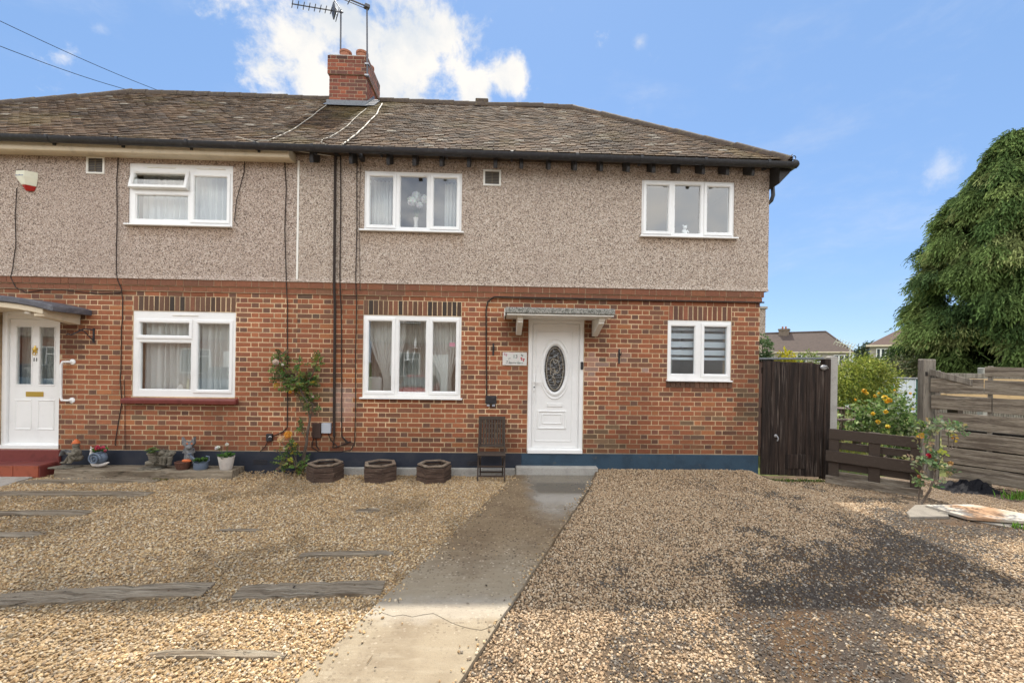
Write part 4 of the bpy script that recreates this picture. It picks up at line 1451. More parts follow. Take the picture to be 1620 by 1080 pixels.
# cables trailing over the tiles
for pts, r, hh in (([(516, 166), (497, 181), (470, 201), (449, 212), (427, 221)], 0.006, H11), ([(604, 164), (597, 179), (583, 194), (566, 210), (549, 224), (541, 229)], 0.011, H13),
                   ([(579, 172), (563, 186), (545, 203), (522, 217), (511, 220), (508, 225), (516, 229)], 0.006, H13)):
    mb = MB()
    cp = []
    for (a, b), (c, d) in zip(pts, pts[1:]):
        for k in range(6):
            u = k / 6
            cp.append(RP(a + (c - a) * u + 0.6 * math.sin(a + k), b + (d - b) * u, 0.045 + 0.008 * math.sin(k * 2.1 + a)))
    cp.append(RP(*pts[-1], 0.04))
    mb.tube(cp, r, 6)
    build(mb, 'roof_cable', 'whitecable', hh)

# ================================================================== DOORS
def eloops(mb, c, loops, n=40, a0=0.0, a1=2 * math.pi, mi=0):
    """surface through ellipses (a, b, y) around (cx, cz)"""
    full = abs(a1 - a0 - 2 * math.pi) < 1e-6
    m = n if full else n + 1
    vs, fs = [], []
    for (a, b, y) in loops:
        for k in range(m):
            th = a0 + (a1 - a0) * k / n
            vs.append((c[0] + a * math.cos(th), y, c[1] + b * math.sin(th)))
    for i in range(len(loops) - 1):
        for k in range(n):
            fs.append((i * m + k, i * m + (k + 1) % m, (i + 1) * m + (k + 1) % m, (i + 1) * m + k))
    return mb.add(vs, fs, mi)


z7 = lambda zx, zy, y=0.03: P(720 + zx / 3.0, 420 + zy / 3.0, y)

# ---- number 13
door = None
mb = MB()
mb.ring(D13[0], D13[1], D13[2] + 0.0, D13[3], 0.068, 0.012, 0.11, 0.006, 0.012)
mb.box(D13[0] + 0.01, D13[1] - 0.01, -0.035, 0.10, D13[2] - 0.004, D13[2] + 0.045)
fr = build(mb, 'door_frame', 'upvc', H13)
mb = MB()
lx0, lx1, lz0, lz1 = D13[0] + 0.07, D13[1] - 0.07, D13[2] + 0.055, D13[3] - 0.07
oc = z7(474, 490)
oa, ob_ = 0.168, 0.372
# leaf skin with an oval opening
n = 48
outer, inner = [], []
for k in range(n):
    th = 2 * math.pi * k / n
    c, s = math.cos(th), math.sin(th)
    inner.append((oc[0] + oa * c, 0.034, oc[2] + ob_ * s))
    tx = ((lx1 - oc[0]) if c > 0 else (oc[0] - lx0)) / max(abs(c), 1e-6)
    tz = ((lz1 - oc[2]) if s > 0 else (oc[2] - lz0)) / max(abs(s), 1e-6)
    tt = min(tx, tz)
    outer.append((oc[0] + tt * c, 0.034, oc[2] + tt * s))
corner = [(lx1, 0.034, lz1), (lx0, 0.034, lz1), (lx0, 0.034, lz0), (lx1, 0.034, lz0)]
vs = outer + inner + corner
fs = []
for k in range(n):
    k2 = (k + 1) % n
    fs.append((k, k2, n + k2, n + k))
    a, b = outer[k], outer[k2]
    if abs(a[0] - b[0]) > 1e-4 and abs(a[2] - b[2]) > 1e-4:
        cx = lx1 if max(a[0], b[0]) > oc[0] + 0.1 and min(a[0], b[0]) > oc[0] else lx0
        cz = lz1 if min(a[2], b[2]) > oc[2] else lz0
        ci = {(lx1, lz1): 0, (lx0, lz1): 1, (lx0, lz0): 2, (lx1, lz0): 3}[(cx, cz)]
        fs.append((k, 2 * n + ci, k2))
mb.add(vs, fs)
mb.box(lx0, lx0 + 0.001, 0.034, 0.08, lz0, lz1)
mb.box(lx1 - 0.001, lx1, 0.034, 0.08, lz0, lz1)
leaf = build(mb, 'front_door', 'upvc', H13)
mb = MB()
mb.ring(lx0 + 0.012, lx1 - 0.012, lz0 + 0.02, lz1 - 0.012, 0.016, 0.026, 0.036, 0.005, 0.005)
pz0 = z7(0, 830)[2]
mb.ring(z7(389, 0)[0], z7(565, 0)[0], pz0, z7(0, 303)[2], 0.014, 0.024, 0.036, 0.005, 0.005)
mb.ring(z7(403, 0)[0], z7(537, 0)[0], z7(0, 770)[2], z7(0, 683)[2], 0.022, 0.018, 0.036, 0.007, 0.007)
mb.ring(z7(423, 0)[0], z7(517, 0)[0], z7(0, 746)[2], z7(0, 698)[2], 0.014, 0.022, 0.036, 0.005, 0.005)
for (a, b, s) in ((0.235, 0.445, 1), (0.235, 0.445, -1)):
    pts = [(oc[0] + a * math.cos(th), 0.030, oc[2] + s * b * math.sin(th) + s * 0.03) for th in [math.radians(d) for d in range(30, 151, 5)]]
    mb.tube(pts, 0.011, 6)
build(mb, 'moulding', 'upvc', leaf)
mb = MB()
eloops(mb, (oc[0], oc[2]), [(oa + 0.062, ob_ + 0.062, 0.036), (oa + 0.055, ob_ + 0.055, 0.016), (oa + 0.03, ob_ + 0.03, 0.008), (oa + 0.012, ob_ + 0.012, 0.020), (oa, ob_, 0.040), (oa, ob_, 0.06)])
build(mb, 'oval_bead', 'upvc', leaf, smooth=True)
mb = MB()
mb.add([(oc[0] + oa * math.cos(2 * math.pi * k / 40), 0.048, oc[2] + ob_ * math.sin(2 * math.pi * k / 40)) for k in range(40)], [tuple(range(40))])
build(mb, 'oval_pane', 'glass_oval', leaf)
mb = MB()
for (dx, dz, r1, a0, a1) in ((-0.02, 0.06, 0.07, 40, 300), (0.03, 0.02, 0.06, 200, 430), (-0.03, -0.06, 0.05, 0, 220), (0.01, 0.17, 0.05, 180, 400), (0.02, -0.14, 0.06, 60, 270), (-0.03, -0.2, 0.05, -60, 120)):
    pts = [(oc[0] + dx + r1 * math.cos(math.radians(a)) * 0.8, 0.044, oc[2] + dz + 1.5 * r1 * math.sin(math.radians(a))) for a in range(a0, a1, 12)]
    mb.tube(pts, 0.0045, 5)
eloops(mb, (oc[0], oc[2]), [(oa - 0.028, ob_ - 0.03, 0.046), (oa - 0.033, ob_ - 0.036, 0.042), (oa - 0.038, ob_ - 0.041, 0.046)])
build(mb, 'lead_pattern', 'bronze', leaf)
mb = MB()
a, b = z7(436, 670), z7(510, 653)
mb.box(a[0], b[0], 0.020, 0.036, a[2], b[2])
build(mb, 'letter_plate', 'upvc', leaf, bevel=0.005)
mb = MB()
h = z7(375, 551)
mb.box(h[0] - 0.016, h[0] + 0.016, 0.010, 0.036, h[2] - 0.15, h[2] + 0.11)
mb.bar((h[0], -0.03, h[2]), (h[0] + 0.115, -0.03, h[2]), 0.016, 0.018)
mb.bar((h[0], 0.02, h[2]), (h[0], -0.035, h[2]), 0.018, 0.018)
hd = build(mb, 'door_handle', 'upvc', leaf, bevel=0.004)
mb = MB()
mb.lathe([(0.012, 0.0), (0.012, 0.006), (0.0, 0.006)], (h[0], 0.012, h[2] - 0.085), 12, axis='y')
build(mb, 'keyhole', 'black', hd)
mb = MB()
db = z7(602, 475, 0.0)
mb.box(db[0] - 0.019, db[0] + 0.019, -0.018, 0.013, db[2] - 0.062, db[2] + 0.062)
build(mb, 'doorbell', 'black', H13, bevel=0.008)
# shallow porch slab on two brackets
mb = MB()
mb.box(0.105, 1.70, -0.62, 0.0, 2.475, 2.565)
can = build(mb, 'porch_slab', 'moss', H13, bevel=0.012)
mb = MB()
mb.box(0.125, 1.685, -0.60, -0.002, 2.452, 2.474)
mb.box(0.092, 0.104, -0.60, -0.01, 2.44, 2.548)
build(mb, 'soffit', 'upvc_old', can, bevel=0.004)
for px, py in ((822, 506), (947, 506)):
    x = P(px, py, -0.28)[0]
    mb = MB()
    mb.prism([(-0.50, 2.451), (-0.50, 2.40), (-0.47, 2.385), (-0.47, 2.36), (-0.06, 2.20), (-0.002, 2.20), (-0.002, 2.451)], x - 0.042, x + 0.042, axis='x')
    build(mb, 'bracket', 'upvc_old', can, bevel=0.006)

# ---- number 11
lf = lambda px, py: P(px, py, 0.10)
mb = MB()
mb.ring(D11[0], D11[1], D11[2], D11[3], 0.070, 0.055, 0.19, 0.006, 0.010)
mb.box(D11[0] + 0.07, D11[1] - 0.07, 0.062, 0.17, 2.325, 2.40)
mb.box(D11[0], D11[1], 0.02, 0.17, D11[2] - 0.004, D11[2] + 0.05)
build(mb, 'door_frame', 'upvc', H11, bevel=0.003)
ax0, ax1, az0, az1 = D11[0] + 0.072, D11[1] - 0.072, D11[2] + 0.055, 2.322
acx = (ax0 + ax1) / 2
gl = [(ax0 + 0.095, acx - 0.055, 1.315, 2.215), (acx + 0.055, ax1 - 0.095, 1.315, 2.215)]
mb = MB()
wallsheet(mb, ax0, ax1, az0, az1, 0.10, gl, 0.05)
leaf11 = build(mb, 'front_door', 'upvc', H11)
for (a, b, c, d) in gl:
    mb = MB()
    mb.ring(a - 0.012, b + 0.012, c - 0.012, d + 0.012, 0.020, 0.090, 0.12, 0.005, 0.008)
    build(mb, 'glazing_bead', 'upvc', leaf11)
    mb = MB()
    mb.box(a, b, 0.115, 0.119, c, d)
    build(mb, 'pane', 'glass', leaf11)
mb = MB()
for (a, b) in ((ax0 + 0.085, acx - 0.04), (acx + 0.04, ax1 - 0.085)):
    mb.ring(a, b, az0 + 0.22, 1.09, 0.026, 0.090, 0.101, 0.008, 0.010)
build(mb, 'moulding', 'upvc', leaf11)
a, b = lf(47, 627), lf(74.5, 619.5)
mb = MB()
mb.box(acx - 0.13, acx + 0.13, 0.088, 0.101, a[2], b[2])
build(mb, 'letter_plate', 'brass', leaf11, bevel=0.004)
kz = lf(62, 553)[2]
mb = MB()
for k in range(5):
    a = math.pi / 2 + k * 2 * math.pi / 5
    mb.tube([(acx, 0.088, kz), (acx + 0.05 * math.cos(a), 0.092, kz + 0.062 * math.sin(a))], [0.022, 0.007], 6)
mb.ball((acx, 0.082, kz), 0.026, 0.015, 0.028, 10)
mb.tube([(acx + 0.022 * math.cos(t_), 0.08, kz - 0.055 + 0.03 * math.sin(t_)) for t_ in [k * 0.5 for k in range(14)]], 0.006, 6)
build(mb, 'door_knocker', 'brass', leaf11, smooth=True)
mb = text_mb('11', 0.075, acx, 0.097, lf(62, 569)[2], 0.006, bold=0.0015)
build(mb, 'house_number', 'greytext', leaf11)
# white grab rail on the right reveal
mb = MB()
gx = P(97, 600, -0.07)[0]
zt, zb_ = P(98, 572, -0.03)[2], P(98, 633, -0.03)[2]
mb.tube([(gx + 0.10, -0.004, zt), (gx + 0.07, -0.05, zt), (gx + 0.02, -0.075, zt - 0.004), (gx, -0.075, zt - 0.05), (gx, -0.075, zb_ + 0.05), (gx + 0.02, -0.075, zb_ + 0.004), (gx + 0.07, -0.05, zb_), (gx + 0.10, -0.004, zb_)], 0.018, 9)
for z in (zt, zb_):
    mb.lathe([(0.042, 0.0), (0.042, 0.010), (0.02, 0.016)], (gx + 0.10, -0.001, z), 14, axis='y')
build(mb, 'grab_rail', 'upvc', H11, smooth=True)
# curved porch hood
cxh, half, rise, zt0 = -7.17, 0.96, 0.135, 2.605
def arc(x, r=rise, z=zt0, hw=half):
    return z - r * ((x - cxh) / hw) ** 2
xs = [cxh + half * (-1 + 2 * k / 24) for k in range(25)]
mb = MB()
mb.prism([(x, arc(x)) for x in xs] + [(x, arc(x) - 0.085) for x in xs[::-1]], -0.60, 0.0, axis='y')
hood = build(mb, 'porch_hood', 'slate', H11, bevel=0.012)
xs2 = [cxh + (half - 0.16) * (-1 + 2 * k / 24) for k in range(25)]
mb = MB()
mb.prism([(x, arc(x) - 0.087) for x in xs2] + [(x, arc(x) - 0.165 - 0.0 * abs(x - cxh)) for x in xs2[::-1]], -0.565, -0.01, axis='y')
build(mb, 'soffit', 'cream', hood, bevel=0.006)
for sx in (-1, 1):
    x = cxh + sx * (half - 0.24)
    mb = MB()
    za = arc(x) - 0.160
    mb.prism([(-0.54, za), (-0.54, za - 0.05), (-0.05, za - 0.12), (-0.002, za - 0.12), (-0.002, za)], x - 0.07, x + 0.07, axis='x')
    build(mb, 'bracket', 'cream', hood, bevel=0.008)
mb = MB()
lp = P(49, 487, -0.45)
mb.box(lp[0] - 0.05, lp[0] + 0.04, -0.50, -0.40, arc(lp[0]) - 0.215, arc(lp[0]) - 0.166)
build(mb, 'porch_lamp', 'upvc_old', hood, bevel=0.012)
# red tiled door step
mb = MB()
mb.box(-8.4, -6.62, -0.06, -0.015, 0.10, 0.345)
mb.box(-8.4, -6.625, -0.325, -0.0151, -0.05, 0.168)
st = build(mb, 'door_step', 'redpaint', H11, bevel=0.008)
x = -8.35
k = 0
while x < -6.66:
    L = min(0.455, -6.63 - x)
    mb = MB()
    mb.box(x, x + L - 0.008, -0.336, -0.324, 0.004, 0.165)
    mb.box(x, x + L - 0.008, -0.330, -0.062, 0.166, 0.174, 1)
    build(mb, 'step_tile', ['redtile', 'redpaint'], st, bevel=0.002)
    x += L
    k += 1


# ================================================================== PIPES, CABLES AND BOXES ON THE FRONT
def fcable(name, pts, r, house, y=-0.014, m='cable', wob=0.004, seg=5):
    mb = MB()
    cp = []
    for i, ((a, b), (c, d)) in enumerate(zip(pts, pts[1:])):
        for k in range(seg):
            u = k / seg
            q = P(a + (c - a) * u, b + (d - b) * u, 0.0)
            yy = y - (0.036 if q[2] > 2.95 else (0.030 if q[2] > 2.76 else 0))
            cp.append((q[0] + wob * math.sin(3.1 * q[2] + i + 2 * a), yy, q[2]))
    q = P(*pts[-1], 0.0)
    yy = y - (0.036 if q[2] > 2.95 else (0.030 if q[2] > 2.76 else 0))
    cp.append((q[0], yy, q[2]))
    mb.tube(cp, r, 6)
    return build(mb, name, m, house, smooth=True)


fcable('downpipe', [(533, 244), (532.3, 330), (531, 460), (530.5, 560), (529.5, 690)], 0.021, H13, -0.03, 'cable', 0.0)
fcable('cable', [(541, 243), (540.5, 330), (540, 440), (540.5, 560), (541, 690), (552, 700)], 0.009, H13)
fcable('cable', [(567, 252), (566, 340), (564.5, 460), (563, 560), (562, 700), (556, 711), (540, 714), (505, 714), (494, 707), (497, 692)], 0.0075, H13)
fcable('cable', [(573, 262), (571, 300), (570.5, 400), (571, 462)], 0.004, H13)
fcable('cable', [(452, 247), (455, 300), (453, 380), (456, 465), (455.5, 560), (455, 676), (448, 683), (432, 690)], 0.0075, H11)
fcable('cable', [(191, 237), (189, 300), (188.5, 390), (190, 445), (197, 462), (194, 520), (191, 600), (193, 640), (186, 690), (184, 704)], 0.0065, H11, wob=0.01)
fcable('cable', [(198, 600), (199, 640), (199.5, 710)], 0.004, H11)
fcable('cable', [(32, 300), (30, 340), (31, 390), (26, 425), (22, 440), (30, 455), (42, 463), (70, 459), (110, 460), (160, 465), (195, 463)], 0.006, H11, wob=0.003)
fcable('cable', [(391, 238), (389, 275), (377, 320), (374, 352), (379, 357)], 0.006, H11, wob=0.0)
fcable('cable', [(770, 626), (769.5, 560), (769, 490), (772, 477), (782, 470), (815, 471), (900, 472.5), (1000, 475), (1100, 477), (1206, 479)], 0.0125, H13, wob=0.0)
fcable('cable', [(541, 690), (548, 699), (556, 698), (535, 706), (527, 708), (530, 690)], 0.008, H13)
fcable('cable', [(500, 690), (501, 704), (506, 711)], 0.008, H13)
fcable('cable', [(520, 684), (524, 696), (534, 706)], 0.008, H13)
fcable('cable', [(424, 697), (420, 706), (412, 714)], 0.006, H11)
mb = MB()
for px, py in ((531, 240), (572, 249), (188, 238), (55, 228)):
    c = P(px, py, -0.14)
    mb.box(c[0] - 0.03, c[0] + 0.03, -0.20, -0.06, c[2] - 0.035, c[2] + 0.03)
    mb.tube([(c[0], -0.20, c[2]), (c[0] - 0.05, -0.25, c[2] + 0.03)], 0.014, 7)
build(mb, 'cable_bracket', 'black', H13)
for (pa, pb, r, hh) in (((372, 216), (524, 247), 0.006, H11), ((108, 214), (148, 230), 0.005, H11)):
    mb = MB()
    a, b = P(*pa, -0.42), P(*pb, -0.20)
    mb.tube([a + (b - a) * k / 8 + np.array((0, 0, -0.03 * math.sin(math.pi * k / 8))) for k in range(9)], r, 5)
    build(mb, 'drop_wire', 'whitecable', hh)


def bx(px0, py0, px1, py1, y0, y1, name, m, house, bev=0.006):
    a, b = P(px0, py1, 0), P(px1, py0, 0)
    mb = MB()
    mb.box(a[0], b[0], y0, y1, a[2], b[2])
    return build(mb, name, m, house, bevel=bev)


bx(510, 668.5, 525, 684.5, -0.05, 0.0, 'meter_box', 'greymeter', H13)
bx(496, 669, 509.5, 692, -0.06, 0.0, 'junction_box', 'brownbox', H13)
o = bx(423, 685.5, 432.5, 697, -0.05, 0.0, 'outdoor_socket', 'black', H11)
mb = MB()
c = P(427.5, 691, -0.05)
mb.tube([(c[0] + 0.022 * math.cos(a), -0.054, c[2] - 0.012 + 0.022 * math.sin(a)) for a in [0.4 + k * 0.3 for k in range(9)]], 0.005, 6)
build(mb, 'socket_mark', 'upvc', o)
o = bx(768, 625.5, 785.5, 638, -0.10, 0.0, 'security_lamp', 'black', H13, 0.012)
for px in (772.5, 780.5):
    c = P(px, 641, -0.05)
    mb = MB()
    mb.lathe([(0.022, 0.05), (0.026, 0.02), (0.024, -0.012), (0.0, -0.014)], (c[0], -0.05, c[2]), 12)
    build(mb, 'lamp_glass', 'greymeter', o, smooth=True)
for (px, pa, pb) in ((979.5, 552, 575), (780.5, 543, 562)):
    a, b = P(px, pa, 0), P(px, pb, 0)
    mb = MB()
    mb.box(a[0] - 0.013, a[0] + 0.013, -0.012, 0.0, b[2], a[2])
    mb.tube([(a[0], -0.01, a[2] - 0.08), (a[0] + 0.01, -0.06, a[2] - 0.10), (a[0] + 0.012, -0.08, a[2] - 0.05)], 0.008, 6)
    build(mb, 'wall_hook', 'black', H13)
# hanging basket arm by the left door
mb = MB()
a, b = P(149, 519, 0), P(149, 542, 0)
mb.box(a[0] - 0.012, a[0] + 0.012, -0.012, 0.0, b[2], a[2])
e = P(112, 530, -0.24)
mb.tube([(a[0], -0.012, a[2] - 0.03), (a[0] - 0.06, -0.10, a[2] - 0.02), e, e + np.array((-0.02, -0.02, 0.02)), e + np.array((-0.035, -0.03, 0.0))], 0.009, 7)
mb.tube([(a[0], -0.012, b[2] + 0.03), (a[0] - 0.05, -0.10, a[2] - 0.06), (a[0] - 0.10, -0.14, a[2] - 0.03)], 0.007, 6)
build(mb, 'basket_arm', 'black', H11)

# ------------------------------------------------------------------ alarm box
c = P(44, 286, -0.06)
AL = thing('alarm_box', (c[0], -0.03, c[2] - 0.2), 'cream burglar alarm box with a red lens, high on the pebbledash', 'alarm box')
mb = MB()
a, b = P(30.5, 272.5, -0.05), P(58.5, 295, -0.05)
X0, X1, Z0, Z1 = a[0], b[0], b[2], a[2]
xm = X0 + 0.60 * (X1 - X0)
vs = [(X0, -0.032, Z1 - 0.01), (X0 + 0.02, -0.12, Z1), (xm, -0.135, Z1), (X1, -0.032, Z1 + 0.005),
      (X0 + 0.085, -0.032, Z0), (X0 + 0.09, -0.105, Z0), (xm, -0.12, Z0), (X1 - 0.02, -0.032, Z0),
      (X0, -0.032, Z1 - 0.09), (X0 + 0.015, -0.12, Z1 - 0.09), (xm, -0.14, Z1 - 0.09), (X1, -0.032, Z1 - 0.09)]
mb.add(vs, [(0, 1, 2, 3), (1, 9, 10, 2), (9, 5, 6, 10), (2, 10, 11, 3), (10, 6, 7, 11), (0, 8, 9, 1), (8, 4, 5, 9), (4, 7, 6, 5), (0, 3, 11, 8), (8, 11, 7, 4)])
build(mb, 'casing', 'ivory', AL, bevel=0.006)
mb = MB()
vs = [(X0 + 0.088, -0.034, Z0 - 0.001), (X0 + 0.092, -0.103, Z0 - 0.001), (xm, -0.118, Z0 - 0.001), (X1 - 0.022, -0.034, Z0 - 0.001), (X0 + 0.13, -0.036, Z0 - 0.075), (xm - 0.02, -0.085, Z0 - 0.085), (X1 - 0.05, -0.036, Z0 - 0.07)]
mb.add(vs, [(0, 1, 2, 3), (1, 5, 2), (0, 4, 5, 1), (2, 5, 6, 3), (0, 3, 6, 4), (4, 6, 5)])
build(mb, 'lens', 'redlens', AL, bevel=0.004)
mb = MB()
mb.box(X0 + 0.03, xm - 0.01, -0.128, -0.05, Z1 - 0.004, Z1 + 0.004)
build(mb, 'top_slot', 'brownbox', AL)
mb = MB()
rnd = random.Random(3)
for k in range(9):
    x = X0 + 0.028 + 0.0142 * k
    y = -0.1215 - 0.018 * (k / 9)
    h_ = 0.018 if k in (0, 4) else 0.012
    mb.box(x, x + 0.009, y - 0.003, y + 0.004, Z1 - 0.083, Z1 - 0.083 + h_)
build(mb, 'print', 'bluetext', AL)

# ------------------------------------------------------------------ house sign with butterflies
a, b = P(795, 577.5, 0), P(833.5, 557.5, 0)
SG = thing('house_sign', ((a[0] + b[0]) / 2, 0, a[2]), 'pale house sign reading 13 with red and pink butterflies, beside the oval-pane door', 'house sign')
mb = MB()
mb.box(a[0], b[0], -0.022, -0.003, a[2], b[2])
build(mb, 'plaque', 'signface', SG, bevel=0.003)
sw, sh = b[0] - a[0], b[2] - a[2]
sgp = lambda zx, zy: (a[0] + sw * (zx - 205) / 1185.0, -0.0235, b[2] - sh * (zy - 215) / 680.0)
q = sgp(820, 440)
mb = text_mb('13', 0.078, q[0], -0.0235, q[2], 0.002, bold=0.0008)
build(mb, 'house_number', 'greytext', SG)
mb = MB()
def squig(x0_, x1_, zc, amp, n_, r=0.0021):
    pts = []
    for k in range(n_ * 6 + 1):
        u = k / (n_ * 6)
        s_ = sgp(x0_ + (x1_ - x0_) * u, zc + amp * math.sin(2 * math.pi * n_ * u) * (1 + 0.6 * math.sin(7 * u)))
        pts.append(s_)
    mb.tube(pts, r, 5)
squig(500, 880, 765, 32, 8)
squig(930, 1200, 775, 30, 5)
squig(490, 590, 540, 30, 2)
mb.tube([sgp(380, 690), sgp(430, 660), sgp(500, 665), sgp(440, 665), sgp(420, 760), sgp(380, 800), sgp(350, 770)], 0.0022, 5)
mb.tube([sgp(545, 650), sgp(540, 700), sgp(535, 780)], 0.002, 5)
mb.tube([sgp(760, 690), sgp(762, 780)], 0.002, 5)
mb.tube([sgp(1010, 680), sgp(950, 690), sgp(930, 760), sgp(960, 800), sgp(1010, 785)], 0.0022, 5)
build(mb, 'lettering', 'greytext', SG)
def butterfly(cx, cy, s_, m, name):
    mb = MB()
    for sx in (-1, 1):
        for (ax, ay, rx, ry) in ((0.55, -0.45, 0.5, 0.45), (0.42, 0.35, 0.36, 0.36)):
            q = sgp(cx + sx * ax * s_, cy + ay * s_ + sx * 0.25 * s_)
            mb.add([(q[0] + rx * s_ * sw / 1185 * math.cos(t_), q[1], q[2] + ry * s_ * sh / 680 * math.sin(t_)) for t_ in [k * math.pi / 4 for k in range(8)]], [tuple(range(8))])
    build(mb, name, m, SG)
butterfly(1180, 590, 105, 'redprint', 'butterfly')
butterfly(1150, 375, 60, 'greytext', 'butterfly')
butterfly(345, 350, 85, 'pinkprint', 'butterfly')
mb = MB()
for (x_, y_) in ((1060, 770), (1100, 780), (1020, 790), (420, 760), (1310, 420)):
    q = sgp(x_, y_)
    mb.add([(q[0] + 0.008 * math.cos(t_), q[1] - 0.0004, q[2] + 0.004 * math.sin(t_)) for t_ in [k * math.pi / 4 for k in range(8)]], [tuple(range(8))])
build(mb, 'leaf_print', 'greenprint', SG)

# ------------------------------------------------------------------ television aerials on the stack
def aerial(name, mast_px, base_px, y, tip_px, label, tail=0.06, yt=None):
    m0, m1 = P(*base_px, y), P(*mast_px, y)
    A = thing(name, (m0[0], y, m0[2]), label, 'aerial', 'aerials on the chimney stack')
    mb = MB()
    mb.tube([m0, m1 + np.array((0, 0, 0.05))], 0.016, 8)
    build(mb, 'mast', 'aerial', A)
    tip = P(*tip_px, yt if yt is not None else y - 0.3)
    d = tip - m1
    Ln = np.linalg.norm(d)
    d = d / Ln
    mb = MB()
    mb.tube([m1 - d * tail, tip], 0.011, 7)
    mb.ball(tuple(m1), 0.034, 0.034, 0.034, 8)
    boom = build(mb, 'boom', 'aerial', A)
    perp = np.cross(d, (0, 0, 1))
    perp /= np.linalg.norm(perp)
    return A, m1, d, Ln, perp


A, m1, d, Ln, perp = aerial('tv_aerial', (539.3, 19.5), (538.8, 78), 2.36, (462.5, 6.5), 'slim television aerial with a long many-rod boom, left one on the chimney stack', 0.05, 1.9)
for k in range(8):
    q = m1 + d * (Ln * (0.21 + 0.79 * k / 7))
    mb = MB()
    mb.tube([q - perp * 0.11, q + perp * 0.11], 0.008, 6)
    mb.ball(tuple(q), 0.014)
    build(mb, 'director', 'aerial', A)
q = m1 + d * (Ln * 0.155)
up = np.cross(perp, d)
mb = MB()
mb.obox(q, tuple(d), tuple(perp), tuple(up), 0.012, 0.13, 0.09)
build(mb, 'dipole', 'aerial', A)
mb = MB()
q = m1 + d * (Ln * 0.06)
for s_ in (-1, 1):
    for o_ in (-0.12, 0, 0.12):
        mb.tube([q + perp * o_, q + perp * o_ + s_ * up * 0.13 + d * 0.06], 0.008, 6)
    mb.tube([q - perp * 0.12 + s_ * up * 0.13 + d * 0.06, q + perp * 0.12 + s_ * up * 0.13 + d * 0.06], 0.007, 6)
build(mb, 'reflector', 'aerial', A)
A, m1, d, Ln, perp = aerial('tv_aerial', (580.5, 11), (581, 122), 2.07, (500, -22), 'tall television aerial with a twin-rod boom, right one strapped to the chimney stack', 0.03, 1.5)
mb = MB()
for o_ in (-0.03, 0.03):
    mb.tube([m1 + perp * 0.02 + np.array((0, 0, o_)), m1 + perp * 0.02 + d * Ln + np.array((0, 0, o_))], 0.009, 6)
build(mb, 'twin_rod', 'aerial', A)
mb = MB()
mb.obox(m1, tuple(d), tuple(perp), (0, 0, 1), 0.05, 0.05, 0.035)
build(mb, 'clamp', 'aerial', A, bevel=0.006)
mb = MB()
for zz in (0.02, 0.25):
    b0 = P(581, 122, 2.07)
    mb.box(b0[0] - 0.05, b0[0] + 0.03, 2.05, 2.12, b0[2] + zz, b0[2] + zz + 0.03)
build(mb, 'bracket', 'metal', A)
for k in range(4):
    q = m1 + d * (Ln * (0.35 + 0.2 * k))
    mb = MB()
    mb.tube([q - perp * 0.14, q + perp * 0.14], 0.009, 6)
    build(mb, 'director', 'aerial', A)

# overhead wires running back over the left roof
for (pa, pb, lab) in (((-60, 5), (266, 144), 'upper of the two thin overhead wires crossing the sky above the left roof'), ((-60, 50), (216, 141), 'lower of the two thin overhead wires crossing the sky above the left roof')):
    a, b = P(*pa, 4.0), P(*pb, 9.0)
    e = b + (b - a) * 0.35
    mb = MB()
    mb.tube([a + (e - a) * k / 14 + np.array((0, 0, -0.16 * math.sin(math.pi * k / 14))) for k in range(15)], 0.009, 5)
    build(mb, 'overhead_wire', 'wire', loc=tuple(a), label=lab, cat='wire', group='overhead wires')


# ================================================================== WHAT STANDS IN THE WINDOWS
def curtain(name, x0, x1, z0, z1, y, label, m='sheer', amp=0.02, waves=14, gather=None, group='net curtains'):
    n, mrows = 90, 14
    vs, fs = [], []
    rnd = random.Random(int(x0 * 100))
    ph = [rnd.uniform(0, 6.28) for _ in range(4)]
    for j in range(mrows + 1):
        v = j / mrows
        z = z1 + (z0 - z1) * v
        for i in range(n + 1):
            u = i / n
            yy = y + amp * (math.sin(2 * math.pi * waves * u + ph[0] + 0.4 * v) + 0.5 * math.sin(2 * math.pi * waves * 2.37 * u + ph[1]))
            x = x0 + (x1 - x0) * u
            if gather:
                gx_, gz = gather
                k = 1 - 0.72 * math.exp(-((z - gz) / 0.42) ** 2) if z > gz else 1 - 0.72 * math.exp(-((z - gz) / 0.8) ** 2)
                x = gx_ + (x - gx_) * k
            vs.append((x, yy, z))
    fs = [(j * (n + 1) + i, j * (n + 1) + i + 1, (j + 1) * (n + 1) + i + 1, (j + 1) * (n + 1) + i) for j in range(mrows) for i in range(n)]
    mb = MB()
    mb.add(vs, fs)
    return build(mb, name, m, loc=((x0 + x1) / 2, y, z0), label=label, cat='curtain', group=group, smooth=True, fixn=False)


curtain('net_curtain', WLL[0] + 0.05, WLL[1] - 0.05, WLL[2] + 0.02, WLL[3] - 0.05, 0.155, 'grey net curtain hanging in folds across the ground-floor window with the red sill', waves=15, amp=0.026)
curtain('net_curtain', WLU[0] + 0.05, WLU[1] - 0.05, WLU[2] + 0.02, WLU[3] - 0.05, 0.22, 'pale net curtain behind the upstairs window that has one top pane open', waves=13, amp=0.026)
wz0, wz1 = WCL[2] + 0.03, WCL[3] - 0.05
curtain('net_curtain', WCL[0] + 0.03, WCL[0] + 0.62, wz0, wz1, 0.22, 'white voile swept to the left side of the three-light ground-floor window', amp=0.012, waves=9, gather=(WCL[0] + 0.36, wz0 + 0.2))
curtain('net_curtain', WCL[1] - 0.62, WCL[1] - 0.03, wz0, wz1, 0.22, 'white voile swept to the right side of the three-light ground-floor window', amp=0.012, waves=9, gather=(WCL[1] - 0.22, wz0 + 0.2))
